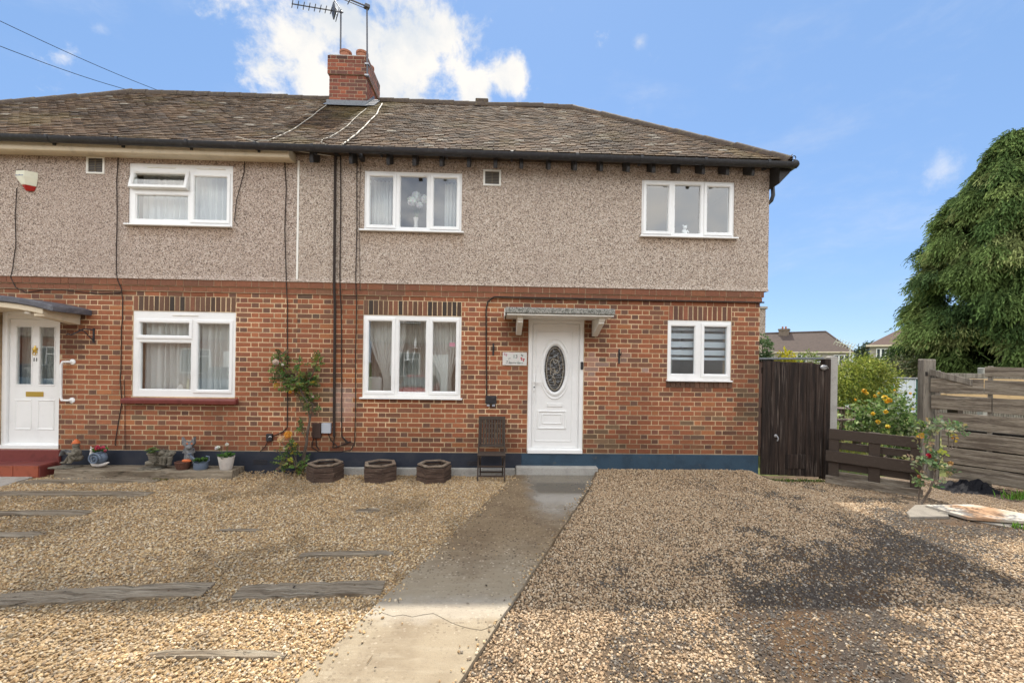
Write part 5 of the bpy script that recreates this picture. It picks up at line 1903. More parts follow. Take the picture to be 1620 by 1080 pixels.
curtain('net_curtain', WCL[0] + 0.04, WCL[1] - 0.04, wz0, wz1, 0.34, 'full-width voile hanging behind the swept-back pair in the three-light ground-floor window', amp=0.015, waves=21, m='sheer_thin')
curtain('net_curtain', D11[0] + 0.1, D11[1] - 0.1, 1.2, 2.28, 0.235, 'pale greenish net hanging behind the two tall panes of the left front door', amp=0.012, waves=9, m='sheer_thin')
curtain('net_curtain', WCU[0] + 0.04, WCU[0] + 0.36, WCU[2] + 0.02, WCU[3] - 0.05, 0.25, 'pale curtain drawn to the left edge of the upstairs window with white flowers', amp=0.02, waves=5)
curtain('net_curtain', WCU[1] - 0.30, WCU[1] - 0.04, WCU[2] + 0.02, WCU[3] - 0.05, 0.25, 'pale curtain drawn to the right edge of the upstairs window with white flowers', amp=0.02, waves=4)
curtain('net_curtain', WRU[0] + 0.03, WRU[0] + 0.16, WRU[2] + 0.02, WRU[3] - 0.05, 0.3, 'narrow pale curtain at the left edge of the upstairs window with the white ornament', amp=0.02, waves=2)
# day and night blind
BL = thing('roller_blind', ((WRL[0] + WRL[1]) / 2, 0.14, 2.1), 'blue-white striped roller blind half down in the small ground-floor window', 'blind')
zt = WRL[3] - 0.06
k = 0
for (za, zb2) in ((0.0, 0.05), (0.105, 0.205), (0.262, 0.37), (0.42, 0.515), (0.56, 0.61)):
    mb = MB()
    mb.box(WRL[0] + 0.03, WRL[1] - 0.03, 0.130, 0.134, zt - 0.05 - zb2 * 0.86, zt - 0.05 - za * 0.86)
    build(mb, 'stripe', 'blind', BL)
mb = MB()
mb.box(WRL[0] + 0.03, WRL[1] - 0.03, 0.120, 0.16, zt - 0.03, zt + 0.02)
build(mb, 'head_rail', 'blind', BL)
curtain('net_curtain', WRL[0] + 0.05, WRL[0] + 0.19, WRL[2] + 0.04, zt - 0.5, 0.30, 'white curtain end standing in the lower left of the small ground-floor window', amp=0.015, waves=2)


def petals(mb, c, r, col, n=16, rnd=random, flat=0.6):
    """a rounded head of small overlapping petals"""
    for i in range(n):
        u = rnd.uniform(-0.35, 1)
        a = rnd.uniform(0, 2 * math.pi)
        s_ = math.sqrt(max(0, 1 - u * u))
        d = Vector((s_ * math.cos(a), -u * 0.8 - 0.1, s_ * math.sin(a))).normalized()
        t1 = d.cross(Vector((0.3, 0.1, 0.9))).normalized()
        t2 = d.cross(t1)
        p = Vector(c) + d * r * flat
        w_ = r * rnd.uniform(0.45, 0.7)
        cc = tuple(q * rnd.uniform(0.82, 1.1) for q in col)
        vs = [p + t1 * w_ * math.cos(k * math.pi / 3) + t2 * w_ * math.sin(k * math.pi / 3) + d * (0.3 * w_ if k % 2 else 0) for k in range(6)]
        mb.add([p + d * -0.1 * w_] + vs, [(0, 1 + k, 1 + (k + 1) % 6) for k in range(6)], 0, cc)


# vase of white flowers upstairs
c = P(658, 358, 0.17)
VF = thing('flower_vase', (c[0], 0.17, WCU[2] + 0.02), 'glass vase of round white flowers in the middle light of the upstairs window', 'vase')
mb = MB()
mb.lathe([(0.035, 0.0), (0.045, 0.02), (0.05, 0.06), (0.03, 0.14), (0.028, 0.2), (0.045, 0.26)], (c[0], 0.17, WCU[2] + 0.01), 14)
build(mb, 'vase', 'whitepot', VF, smooth=True)
mb = MB()
heads = [(652, 318, 0.075), (659, 311, 0.075), (672, 315, 0.06), (664, 325, 0.05)]
rnd = random.Random(5)
for (px, py, r) in heads:
    q = P(px, py, 0.17)
    mb.tube([(c[0], 0.17, WCU[2] + 0.25), tuple(q)], 0.004, 5, 0, (0.10, 0.16, 0.07))
for (px, py, r) in heads:
    petals(mb, tuple(P(px, py, 0.16)), r, (0.78, 0.79, 0.77), 46, rnd, 0.72)
build(mb, 'flower_heads', 'petal', VF, colors=True, fixn=False)
# white ornament upstairs right: a small seated bear
c = P(1083, 370, 0.14)
OB = MB()
zb3 = WRU[2] + 0.03
OB.ball((c[0], 0.14, zb3 + 0.075), 0.045, 0.04, 0.07)
OB.ball((c[0], 0.13, zb3 + 0.165), 0.034, 0.032, 0.034)
for sx in (-1, 1):
    OB.ball((c[0] + sx * 0.026, 0.135, zb3 + 0.198), 0.013)
    OB.ball((c[0] + sx * 0.04, 0.11, zb3 + 0.03), 0.018, 0.035, 0.018)
    OB.tube([(c[0] + sx * 0.035, 0.13, zb3 + 0.12), (c[0] + sx * 0.05, 0.10, zb3 + 0.08)], 0.013, 7)
OB.ball((c[0], 0.10, zb3 + 0.158), 0.013)
build(OB, 'bear_ornament', 'upvc', loc=(c[0], 0.14, zb3), label='small white bear ornament on the sill of the upstairs window nearest the right-hand corner', cat='ornament', smooth=True)
# vases behind the net curtain downstairs
for (px, r, h_, lab, m) in ((288, 0.07, 0.17, 'squat cream vase on the inside sill behind the net curtain', 'whitepot'), (298.5, 0.032, 0.24, 'slim yellow vase beside the squat cream one on the inside sill', 'ivory')):
    c = P(px, 612, 0.16)
    mb = MB()
    mb.lathe([(r * 0.7, 0), (r, h_ * 0.35), (r * 0.9, h_ * 0.6), (r * 0.5, h_ * 0.85), (r * 0.6, h_)], (c[0], 0.16, WLL[2] + 0.03), 16)
    build(mb, 'vase', m, loc=(c[0], 0.16, WLL[2] + 0.03), label=lab, cat='vase', smooth=True)
# white chair back seen through the three-light window, and candle lamp
c = P(590, 606, 0.28)
mb = MB()
mb.box(c[0] - 0.12, c[0] + 0.14, 0.27, 0.31, 0.9, 1.50)
build(mb, 'indoor_chair', 'sheer', loc=(c[0], 0.28, 0.9), label='white chair back just inside the left light of the three-light window', cat='chair', bevel=0.02)
mb = MB()
c = P(657, 545, 0.27)
for dx, dz in ((0, 0.0), (-0.12, -0.2)):
    mb.lathe([(0.0, 0.12), (0.022, 0.05), (0.028, 0.0), (0.02, -0.03), (0.012, -0.05)], (c[0] + dx, 0.27, c[2] + dz), 10)
    mb.lathe([(0.06, -0.06), (0.03, -0.05), (0.012, -0.045)], (c[0] + dx, 0.27, c[2] + dz), 10)
mb.tube([(c[0], 0.27, c[2] - 0.05), (c[0] - 0.05, 0.27, c[2] - 0.3), (c[0] - 0.12, 0.27, c[2] - 0.24)], 0.008, 6)
build(mb, 'candle_lamp', 'upvc', loc=(c[0], 0.27, c[2] - 0.3), label='pair of white candle-shaped lamps inside the middle light of the three-light window', cat='lamp', smooth=True)
a, b = P(711, 548, 0.03), P(720, 542, 0.03)
mb = MB()
mb.box(a[0], b[0], 0.018, 0.0195, a[2], b[2])
build(mb, 'window_sticker', 'pinkprint', w_cl)

# ================================================================== IN FRONT OF THE WALL
def hexplanter(cx, cy, R, h, rot, label, seed):
    rnd = random.Random(seed)
    T = thing('hexagonal_planter', (cx, cy, 0), label, 'planter', 'wooden hexagonal planters')
    cs = [(cx + R * math.cos(rot + k * math.pi / 3), cy + R * math.sin(rot + k * math.pi / 3)) for k in range(6)]
    rows = 3
    for k in range(6):
        a, b = Vector((*cs[k], 0)), Vector((*cs[(k + 1) % 6], 0))
        d = (b - a).normalized()
        for r in range(rows):
            z = -0.01 + (r + 0.5) * (h - 0.02) / rows
            e = 0.012 if (r + k) % 2 else -0.004
            mb = MB()
            mb.bar(a - d * e + Vector((0, 0, z)), b + d * e + Vector((0, 0, z + rnd.uniform(-0.003, 0.003))), 0.024, (h - 0.02) / rows - 0.006)
            build(mb, 'board', 'planterwood', T, bevel=0.003)
        ins = 0.86
        ca, cb = Vector((cx + (a.x - cx) * 1.02, cy + (a.y - cy) * 1.02, h - 0.012)), Vector((cx + (b.x - cx) * 1.02, cy + (b.y - cy) * 1.02, h - 0.012))
        ia, ib = Vector((cx + (a.x - cx) * 0.80, cy + (a.y - cy) * 0.80, h - 0.012)), Vector((cx + (b.x - cx) * 0.80, cy + (b.y - cy) * 0.80, h - 0.012))
        mb = MB()
        g = d * 0.002
        vs = [ca + g, cb - g, ib - g, ia + g]
        vs = vs + [v + Vector((0, 0, 0.022)) for v in vs]
        mb.add(vs, [(3, 2, 1, 0), (4, 5, 6, 7), (0, 1, 5, 4), (1, 2, 6, 5), (2, 3, 7, 6), (3, 0, 4, 7)])
        build(mb, 'rim_board', 'rimwood', T, bevel=0.003)
    mb = MB()
    n = 18
    vs = [(cx, cy, h - 0.055)]
    for q in (0.45, 0.9):
        for k in range(n):
            th = 2 * math.pi * k / n
            rr = R * 0.84 * q
            vs.append((cx + rr * math.cos(th), cy + rr * math.sin(th), h - 0.06 + 0.02 * rnd.uniform(-1, 1)))
    fs = [(0, 1 + k, 1 + (k + 1) % n) for k in range(n)] + [(1 + k, 1 + n + k, 1 + n + (k + 1) % n, 1 + (k + 1) % n) for k in range(n)]
    mb.add(vs, fs)
    for k in range(26):
        a, q = rnd.uniform(0, 6.28), rnd.uniform(0, 0.75) * R * 0.84
        mb.ball((cx + q * math.cos(a), cy + q * math.sin(a), h - 0.052), rnd.uniform(0.008, 0.02), rnd.uniform(0.008, 0.02), rnd.uniform(0.006, 0.014), 6)
    build(mb, 'soil', 'soil', T)
    return T


for (px, rot, lab, sd) in ((514, 0.28, 'wooden hexagonal planter nearest the climbing rose', 1), (601, -0.20, 'wooden hexagonal planter below the three-light window, the middle one of the row', 2), (686.5, 0.22, 'wooden hexagonal planter nearest the folding chair', 3)):
    c = P(px, 740, -0.32)
    hexplanter(c[0], -0.30, 0.245, 0.235, rot, lab, sd)

# ------------------------------------------------------------------ folding chair
cl, cr = P(757, 700, -0.12)[0], P(799, 700, -0.12)[0]
cx, hw = (cl + cr) / 2, (cr - cl) / 2
FC = thing('folding_chair', (cx, -0.3, 0), 'dark brown slatted folding chair against the brick left of the front door', 'chair')
yb0, yb1 = -0.20, -0.055          # backrest leans to the wall
zb0, zb1 = 0.47, 0.915
lean = lambda z: yb0 + (yb1 - yb0) * (z - zb0) / (zb1 - zb0)
for sx in (-1, 1):
    x = cx + sx * (hw - 0.012)
    mb = MB()
    mb.bar((x, lean(zb1 + 0.0), zb1), (x + sx * 0.006, -0.41, 0.005), 0.022, 0.032, up=(0, 1, 0))
    build(mb, 'leg', 'darkwood', FC, bevel=0.003)
    mb = MB()
    mb.bar((x - sx * 0.026, -0.40, 0.372), (x - sx * 0.022, -0.10, 0.005), 0.020, 0.030, up=(0, 1, 0))
    build(mb, 'leg', 'darkwood', FC, bevel=0.003)
for (z0_, z1_) in ((zb1 - 0.045, zb1 + 0.005), (zb0, zb0 + 0.038)):
    mb = MB()
    mb.prism([(lean(z0_) - 0.010, z0_), (lean(z0_) + 0.010, z0_), (lean(z1_) + 0.010, z1_), (lean(z1_) - 0.010, z1_)], cx - hw, cx + hw, axis='x')
    build(mb, 'back_rail', 'darkwood', FC, bevel=0.003)
for k in range(9):
    x = cx + (hw - 0.035) * (-1 + 2 * k / 8)
    mb = MB()
    a_, b_ = zb0 + 0.039, zb1 - 0.046
    mb.prism([(lean(a_) - 0.006, a_), (lean(a_) + 0.006, a_), (lean(b_) + 0.006, b_), (lean(b_) - 0.006, b_)], x - 0.015, x + 0.015, axis='x')
    build(mb, 'back_slat', 'darkwood', FC, bevel=0.002)
for k in range(7):
    y = -0.43 + 0.042 * k
    mb = MB()
    mb.box(cx - hw - 0.005, cx + hw + 0.005, y, y + 0.033, 0.378, 0.392)
    build(mb, 'seat_slat', 'darkwood', FC, bevel=0.003)
for sx in (-1, 1):
    mb = MB()
    mb.box(cx + sx * (hw - 0.045) - 0.012, cx + sx * (hw - 0.045) + 0.012, -0.42, -0.13, 0.35, 0.377)
    build(mb, 'seat_rail', 'darkwood', FC)
for (y_, z_) in ((-0.345, 0.205), (-0.135, 0.07), (-0.385, 0.07)):
    mb = MB()
    mb.box(cx - hw + 0.02, cx + hw - 0.02, y_ - 0.008, y_ + 0.008, z_ - 0.012, z_ + 0.012)
    build(mb, 'stretcher', 'darkwood', FC)

# ------------------------------------------------------------------ timber shelf and the ornaments on it
sx0, sx1 = P(83, 740, -0.36)[0], P(367, 740, -0.34)[0]
SHZ = 0.115
mb = MB()
n = 16
vs = []
for i in range(n + 1):
    u = i / n
    x = sx0 + (sx1 - sx0) * u
    jj = 0.006 * fbm(x, 0, 1, 2)
    for (y, z) in ((-0.345 + jj, -0.02), (-0.335 + jj, SHZ - 0.01 + jj), (-0.325 + jj, SHZ + jj), (-0.03, SHZ + 0.3 * jj), (-0.02, -0.02)):
        vs.append((x, y, z))
fs = [(i * 5 + k, i * 5 + (k + 1) % 5, (i + 1) * 5 + (k + 1) % 5, (i + 1) * 5 + k) for i in range(n) for k in range(5)] + [tuple(range(5)), tuple(n * 5 + k for k in range(4, -1, -1))]
mb.add(vs, fs)
build(mb, 'timber_shelf', 'sleeper', loc=((sx0 + sx1) / 2, -0.2, 0), label='long weathered timber sleeper along the wall carrying the garden ornaments', cat='sleeper')
gp = lambda px, py, y=-0.2: P(px, py, y)

# reading figure with an orange cap, legs crossed, facing left
c = gp(112, 733, -0.20)
S = c[2] - 0.0
RF = thing('reading_statue', (c[0], -0.2, SHZ), 'mossy stone figure in an orange cap reading a book, beside the red door step', 'statue')
q = lambda px, py, y=-0.2: tuple(P(px, py, y))
mb = MB()
mb.ball(q(121, 717), 0.062, 0.06, 0.085, 12, jit=0.15)            # torso
mb.ball(q(122, 724), 0.075, 0.075, 0.05, 12, jit=0.15)            # seat
mb.tube([q(123, 710), q(118, 707)], [0.035, 0.03], 8)
mb.ball(q(120.5, 703.5), 0.040, 0.042, 0.046, 12, jit=0.08)       # head
mb.ball(q(115.8, 704.8), 0.014, 0.012, 0.012, 8)                  # nose
mb.ball(q(118, 707), 0.026, 0.03, 0.024, 8)                       # beard
for dy in (-0.05, 0.05):
    mb.tube([q(123, 712, -0.2 + dy), q(117, 719, -0.22 + dy * 1.4), q(107, 717, -0.21 + dy * 0.6)], [0.026, 0.022, 0.016], 8)
    mb.ball(q(106, 716.5, -0.21 + dy * 0.6), 0.018, 0.016, 0.014, 8)
mb.tube([q(121, 725, -0.24), q(111, 720, -0.26), q(112, 729, -0.26), q(113, 731, -0.26)], [0.042, 0.036, 0.028, 0.026], 9)
mb.tube([q(121, 725, -0.17), q(110, 722, -0.18), q(106, 728, -0.19), q(103, 731, -0.19)], [0.042, 0.036, 0.028, 0.024], 9)
mb.ball(q(109.5, 731.5, -0.26), 0.042, 0.024, 0.018, 8)
mb.ball(q(99.5, 731.5, -0.19), 0.042, 0.024, 0.018, 8)
build(mb, 'figure', 'stone', RF, smooth=True)
mb = MB()
k0 = SHZ + 0.001
mb.prism([(c[0] - 0.24, -0.30), (c[0] + 0.02, -0.32), (c[0] + 0.10, -0.24), (c[0] + 0.12, -0.12), (c[0] - 0.20, -0.10)], SHZ, SHZ + 0.022, axis='z')
build(mb, 'base', 'stone', RF, bevel=0.006)
mb = MB()
a_ = np.array(q(104, 715, -0.22))
mb.obox(a_ + np.array((-0.015, -0.03, 0.0)), (0.35, 0, 0.93), (0, 1, 0), (-0.93, 0, 0.35), 0.045, 0.04, 0.006)
mb.obox(a_ + np.array((0.03, 0.0, 0.012)), (0.85, 0, -0.5), (0, 1, 0), (0.5, 0, 0.85), 0.04, 0.04, 0.006)
build(mb, 'book', 'stonegrey', RF, bevel=0.003)
mb = MB()
mb.lathe([(0.046, 0.0), (0.046, 0.016), (0.032, 0.04), (0.012, 0.062), (0.0, 0.066)], q(120.5, 701), 12)
mb.ball(q(116.5, 701.2), 0.034, 0.03, 0.009, 9)
build(mb, 'cap', 'orange', RF, smooth=True)

# snail planter with pink flowers
c = gp(157, 734, -0.2)
SP = thing('snail_planter', (c[0], -0.2, SHZ), 'snail-shaped planter with a blue-grey shell and pink flowers', 'planter')
mb = MB()
body = [(172.5, 731), (165, 734), (156, 735), (149, 734), (145.5, 728), (144.5, 720), (146.5, 712)]
mb.tube([q(a, b) for a, b in body], [0.008, 0.026, 0.036, 0.036, 0.032, 0.026, 0.024], 10)
mb.ball(q(146, 711), 0.030, 0.028, 0.026, 10)
for dy in (-0.02, 0.02):
    mb.tube([q(146, 711, -0.2 + dy * 0.5), q(143.5, 706, -0.2 + dy)], [0.009, 0.007], 6)
build(mb, 'body', 'whitepot', SP, smooth=True)
mb = MB()
mb.ball(q(157.5, 723.5), 0.108, 0.075, 0.098, 16)
sh = q(156, 724)
pts = []
for k in range(46):
    a = k * 0.30
    r = 0.088 * (1 - k / 48)
    pts.append((sh[0] + r * math.cos(a), -0.2 - 0.070 - 0.020 * (k / 46), sh[2] + r * math.sin(a)))
mb.tube(pts, [0.017 * (1 - k / 60) for k in range(46)], 7)
build(mb, 'shell', 'bluegrey', SP, smooth=True)
rnd = random.Random(8)


def leaf_quad(mb, c, d, n_, L, W, col):
    """a pointed, slightly folded leaf"""
    d = Vector(d).normalized()
    n_ = Vector(n_)
    s_ = d.cross(n_)
    if s_.length < 1e-3:
        s_ = d.cross(Vector((0.3, 0.5, 0.8)))
    s_.normalize()
    n_ = s_.cross(d).normalized()
    c = Vector(c)
    vs = [c, c + d * L * 0.3 + s_ * W * 0.5 + n_ * W * 0.16, c + d * L * 0.7 + s_ * W * 0.38 + n_ * W * 0.12, c + d * L - n_ * W * 0.1, c + d * L * 0.7 - s_ * W * 0.38 + n_ * W * 0.12, c + d * L * 0.3 - s_ * W * 0.5 + n_ * W * 0.16, c + d * L * 0.5]
    mb.add(vs, [(0, 1, 2, 6), (6, 2, 3), (6, 3, 4), (0, 6, 4, 5)], 0, col)


def tuft(mb, c, n, r, L, W, cols, rnd, up=0.7, squash=0.6):
    for i in range(n):
        a = rnd.uniform(0, 6.283)
        el = rnd.uniform(-0.1, 1.0) * up + 0.1
        d = Vector((math.cos(a), math.sin(a), el)).normalized()
        p = Vector(c) + Vector((d.x, d.y, d.z * squash)) * r * rnd.uniform(0.3, 1)
        col = rnd.choice(cols)
        leaf_quad(mb, p, d + Vector((rnd.uniform(-.4, .4), rnd.uniform(-.4, .4), rnd.uniform(-.3, .4))), (rnd.uniform(-.5, .5), rnd.uniform(-1, 0), 1), L * rnd.uniform(0.6, 1.2), W * rnd.uniform(0.7, 1.2), tuple(v * rnd.uniform(0.75, 1.2) for v in col))


GREEN = [(0.05, 0.12, 0.02), (0.075, 0.16, 0.03), (0.035, 0.085, 0.02)]
mb = MB()
tuft(mb, q(159, 714), 34, 0.075, 0.06, 0.05, GREEN, rnd)
build(mb, 'leaves', 'leaf', SP, colors=True, fixn=False)
mb = MB()
for k in range(11):
    petals(mb, q(rnd.uniform(151, 167), rnd.uniform(706, 713), rnd.uniform(-0.27, -0.16)), 0.026, rnd.choice([(0.55, 0.06, 0.10), (0.62, 0.13, 0.18), (0.60, 0.22, 0.26)]), 12, rnd)
build(mb, 'flowers', 'petal', SP, colors=True, fixn=False)

# pair of stone boots planted with a succulent
c = gp(243, 735, -0.22)
BT = thing('boot_planter', (c[0], -0.22, SHZ), 'pair of stone boots planted with green rosettes, in the middle of the timber shelf', 'planter')
mb = MB()
for (px, dy, ox) in ((243, -0.25, 0), (252, -0.19, 0)):
    mb.tube([q(px - 2, 717, dy), q(px - 1, 724, dy), q(px, 731, dy)], [0.062, 0.050, 0.046], 12)
    mb.tube([q(px + 1, 731.5, dy), q(px - 7, 732, dy - 0.03), q(px - 13, 733, dy - 0.05)], [0.048, 0.040, 0.030], 10)
    mb.lathe([(0.066, -0.008), (0.072, 0.0), (0.066, 0.012)], q(px - 2, 717, dy), 12)
    for kk in range(3):
        mb.tube([q(px - 8, 722 + kk * 3, dy - 0.05), q(px + 2, 723 + kk * 3, dy - 0.06)], 0.007, 5)
build(mb, 'boots', 'stone', BT, smooth=True)
mb = MB()
mb.box(c[0] - 0.16, c[0] + 0.14, -0.33, -0.13, SHZ + 0.0005, SHZ + 0.018)
build(mb, 'base', 'stone', BT, bevel=0.006)
mb = MB()
for (px, py, dy) in ((236, 713, -0.26), (242, 710, -0.22), (247, 713, -0.25), (240, 716, -0.29)):
    for ring_, (nn, rr, el) in enumerate(((9, 0.055, 0.25), (7, 0.04, 0.7), (4, 0.02, 1.4))):
        for k in range(nn):
            a = 2 * math.pi * k / nn + ring_ * 0.4
            leaf_quad(mb, q(px, py, dy), (math.cos(a), math.sin(a) - 0.15, el), (0, 0, 1), rr * 1.15, rr * 0.7, rnd.choice([(0.15, 0.22, 0.07), (0.20, 0.27, 0.10), (0.11, 0.17, 0.05)]))
build(mb, 'succulent', 'leaf', BT, colors=True, fixn=False)

# crouching mossy animal
c = gp(262, 733, -0.17)
CA = MB()
CA.ball(q(263, 722, -0.17), 0.085, 0.075, 0.095, 14, jit=0.25)
CA.ball(q(256, 716, -0.22), 0.048, 0.046, 0.044, 12, jit=0.2)
CA.ball(q(270, 717, -0.16), 0.055, 0.05, 0.045, 10, jit=0.3)
CA.ball(q(275, 716, -0.14), 0.030, 0.03, 0.024, 8, jit=0.3)
for px, dy in ((256, -0.25), (261, -0.24), (269, -0.23)):
    CA.tube([q(px, 722, dy), q(px - 1, 733.0, dy)], [0.034, 0.026], 8)
    CA.ball(q(px - 1.5, 733.6, dy), 0.034, 0.03, 0.016, 8)
for px in (253.5, 258.5):
    CA.ball(q(px, 711.5, -0.22), 0.013, 0.012, 0.022, 7)
CA.ball(q(252.5, 717.5, -0.25), 0.022, 0.02, 0.018, 8)
for k in range(40):
    a = rnd.uniform(0, 6.28)
    CA.ball(q(263 + 8 * math.cos(a) * rnd.random(), 718 + 6 * math.sin(a), -0.24 + 0.1 * rnd.random()), rnd.uniform(0.008, 0.018), None, None, 6)
build(CA, 'animal_statue', 'stone', loc=(c[0], -0.17, SHZ), label='lumpy crouching stone animal right beside the stone boots', cat='statue', smooth=True)

# fox with a basket
c = gp(293, 730, -0.14)
FX = thing('fox_planter', (c[0], -0.14, SHZ), 'grey fox-faced ornament with pointed ears standing behind a brown basket', 'ornament')
mb = MB()
fx = lambda px, py, y=-0.12: (P(px, py, y)[0], P(px, py, y)[2])
head = [fx(289.5, 690.5), fx(294.5, 697.5), fx(303.5, 697.5), fx(309.5, 690), fx(309, 701), fx(305.5, 705), fx(300.5, 711), fx(299, 711), fx(294, 705.5), fx(290.5, 702)]
mb.prism(head, -0.155, -0.105, axis='y')
mb.ball(q(299.3, 707, -0.155), 0.040, 0.045, 0.034, 10)
mb.ball(q(299.5, 709, -0.20), 0.010, 0.010, 0.008, 8)
mb.prism([fx(290, 716), fx(308, 716), fx(306, 708), fx(293, 708)], -0.15, -0.10, axis='y')
mb.tube([q(299, 712, -0.13), q(299, 733, -0.13)], [0.05, 0.075], 10)
build(mb, 'fox', 'stonegrey', FX, bevel=0.008)
mb = MB()
for px in (296.0, 303.2):
    mb.ball(q(px, 701.5, -0.156), 0.014, 0.006, 0.012, 8)
build(mb, 'eye', 'orange', FX)
mb = MB()
mb.lathe([(0.075, 0.0), (0.098, 0.05), (0.105, 0.10), (0.112, 0.11), (0.10, 0.115), (0.085, 0.09)], (P(290, 729, -0.25)[0], -0.25, SHZ), 18)
build(mb, 'basket', 'basket', FX, smooth=True)
mb = MB()
mb.ball((P(296, 718, -0.25)[0], -0.26, SHZ + 0.125), 0.07, 0.03, 0.024, 10, jit=0.2)
build(mb, 'terracotta_shard', 'orange', FX, smooth=True)

# small watering can with a plant
c = gp(318, 733, -0.24)
WC = thing('watering_can', (c[0], -0.24, SHZ), 'blue-grey watering can holding a small green plant', 'watering can')
mb = MB()
w0 = P(318, 733, -0.24)
mb.lathe([(0.085, 0.0), (0.095, 0.02), (0.092, 0.10), (0.100, 0.108), (0.085, 0.108), (0.08, 0.08)], (w0[0], -0.24, SHZ), 20)
mb.tube([q(311, 729, -0.25), q(305, 724, -0.26), q(300.5, 719.5, -0.27)], [0.020, 0.014, 0.013], 8)
mb.lathe([(0.014, 0), (0.030, 0.02)], q(300, 719.5, -0.27), 10)
mb.tube([q(326, 721, -0.23), q(331, 722, -0.23), q(331, 728, -0.23), q(327, 730, -0.23)], 0.009, 7)
build(mb, 'can', 'bluegrey', WC, smooth=True)
mb = MB()
tuft(mb, (w0[0], -0.24, SHZ + 0.12), 46, 0.075, 0.05, 0.042, GREEN, rnd)
build(mb, 'plant', 'leaf', WC, colors=True, fixn=False)

# white pot with white flowers
c = gp(358, 735, -0.24)
WP = thing('white_flower_pot', (c[0], -0.24, SHZ), 'tall white pot with small white flowers, at the right end of the timber shelf', 'plant pot')
mb = MB()
mb.lathe([(0.072, 0.0), (0.080, 0.01), (0.108, 0.175), (0.112, 0.19), (0.100, 0.19), (0.094, 0.16)], (c[0], -0.24, SHZ), 20)
build(mb, 'pot', 'whitepot', WP, smooth=True)
mb = MB()
tuft(mb, (c[0], -0.24, SHZ + 0.185), 60, 0.10, 0.055, 0.035, GREEN, rnd, up=0.5)
for (px, py) in ((346, 707.5), (359, 703), (343, 708.5), (361, 704.5)):
    mb.tube([(c[0], -0.24, SHZ + 0.18), q(px, py, -0.25)], 0.003, 5, 0, (0.09, 0.16, 0.05))
build(mb, 'plant', 'leaf', WP, colors=True, fixn=False)
mb = MB()
for (px, py) in ((345.5, 707), (359, 702.5), (343, 708.5)):
    petals(mb, q(px, py, -0.25), 0.028, (0.72, 0.70, 0.66), 14, rnd)
build(mb, 'flowers', 'petal', WP, colors=True, fixn=False)

# ------------------------------------------------------------------ climbing rose by the middle of the wall
def rose_shrub(name, base, label, stems, blobs, flowers, seed, L=0.085, W=0.062, cols=None, dens=1.0, ydef=-0.2):
    """stems: [(pixel polyline, r0, r1)], blobs: (px, py, rx_px, ry_px, n, y, ry)"""
    rnd = random.Random(seed)
    T = thing(name, base, label, 'rose bush' if 'rose' in name else 'shrub')
    for pts, r0, r1, yy in stems:
        mb = MB()
        pp, rr = [], []
        for i, (a, b) in enumerate(zip(pts, pts[1:])):
            for k in range(4):
                u = k / 4
                qq = P(a[0] + (b[0] - a[0]) * u, a[1] + (b[1] - a[1]) * u, yy + 0.02 * math.sin(i * 2 + u * 3))
                pp.append(qq + np.array((0.006 * math.sin(5 * i + 4 * u), 0, 0)))
                rr.append(r0 + (r1 - r0) * (i + u) / (len(pts) - 1))
        pp.append(P(*pts[-1], yy))
        rr.append(r1)
        mb.tube(pp, rr, 7)
        build(mb, 'stem', 'bark', T, smooth=True)
    mb = MB()
    cols = cols or [(0.06, 0.115, 0.028), (0.09, 0.16, 0.038), (0.14, 0.21, 0.05), (0.045, 0.085, 0.024)]
    for (px, py, rx, ry, n_, yy, rd) in blobs:
        c0 = P(px, py, yy)
        sc = (yy + DIST) / FPX
        for i in range(int(n_ * dens)):
            a, e = rnd.uniform(0, 6.283), rnd.uniform(-1, 1)
            u = rnd.random() ** 0.5
            s_ = math.sqrt(1 - e * e)
            off = Vector((s_ * math.cos(a) * rx * sc, s_ * math.sin(a) * rd, e * ry * sc)) * u
            p = Vector(c0) + off
            d = off.normalized() + Vector((rnd.uniform(-.7, .7), rnd.uniform(-.9, .3), rnd.uniform(-.6, .5)))
            # a rose leaf is a stalk of five leaflets
            col = rnd.choice(cols)
            if rnd.random() < 0.07:
                col = rnd.choice([(0.25, 0.26, 0.03), (0.35, 0.24, 0.03), (0.16, 0.22, 0.04)])
            nn = (rnd.uniform(-.5, .5), rnd.uniform(-1.0, -0.1), rnd.uniform(0.1, 1))
            d.normalize()
            sd = d.cross(Vector(nn))
            if sd.length < 1e-3:
                continue
            sd.normalize()
            for (al, sg) in ((0.0, -1), (0.0, 1), (0.5, -1), (0.5, 1), (0.9, 0)):
                dd = d * (0.5 if sg else 1.0) + sd * sg * 0.9
                leaf_quad(mb, p + d * al * L * 1.1, dd, nn, L * rnd.uniform(0.55, 0.8), W * rnd.uniform(0.55, 0.8), tuple(v * rnd.uniform(0.8, 1.25) for v in col))
    build(mb, 'foliage', 'leaf', T, colors=True, fixn=False)
    for (px, py, yy, r, col) in flowers:
        mb = MB()
        petals(mb, tuple(P(px, py, yy)), r, col, 26, rnd, 0.65)
        build(mb, 'flower', 'petal', T, colors=True, fixn=False)
    return T


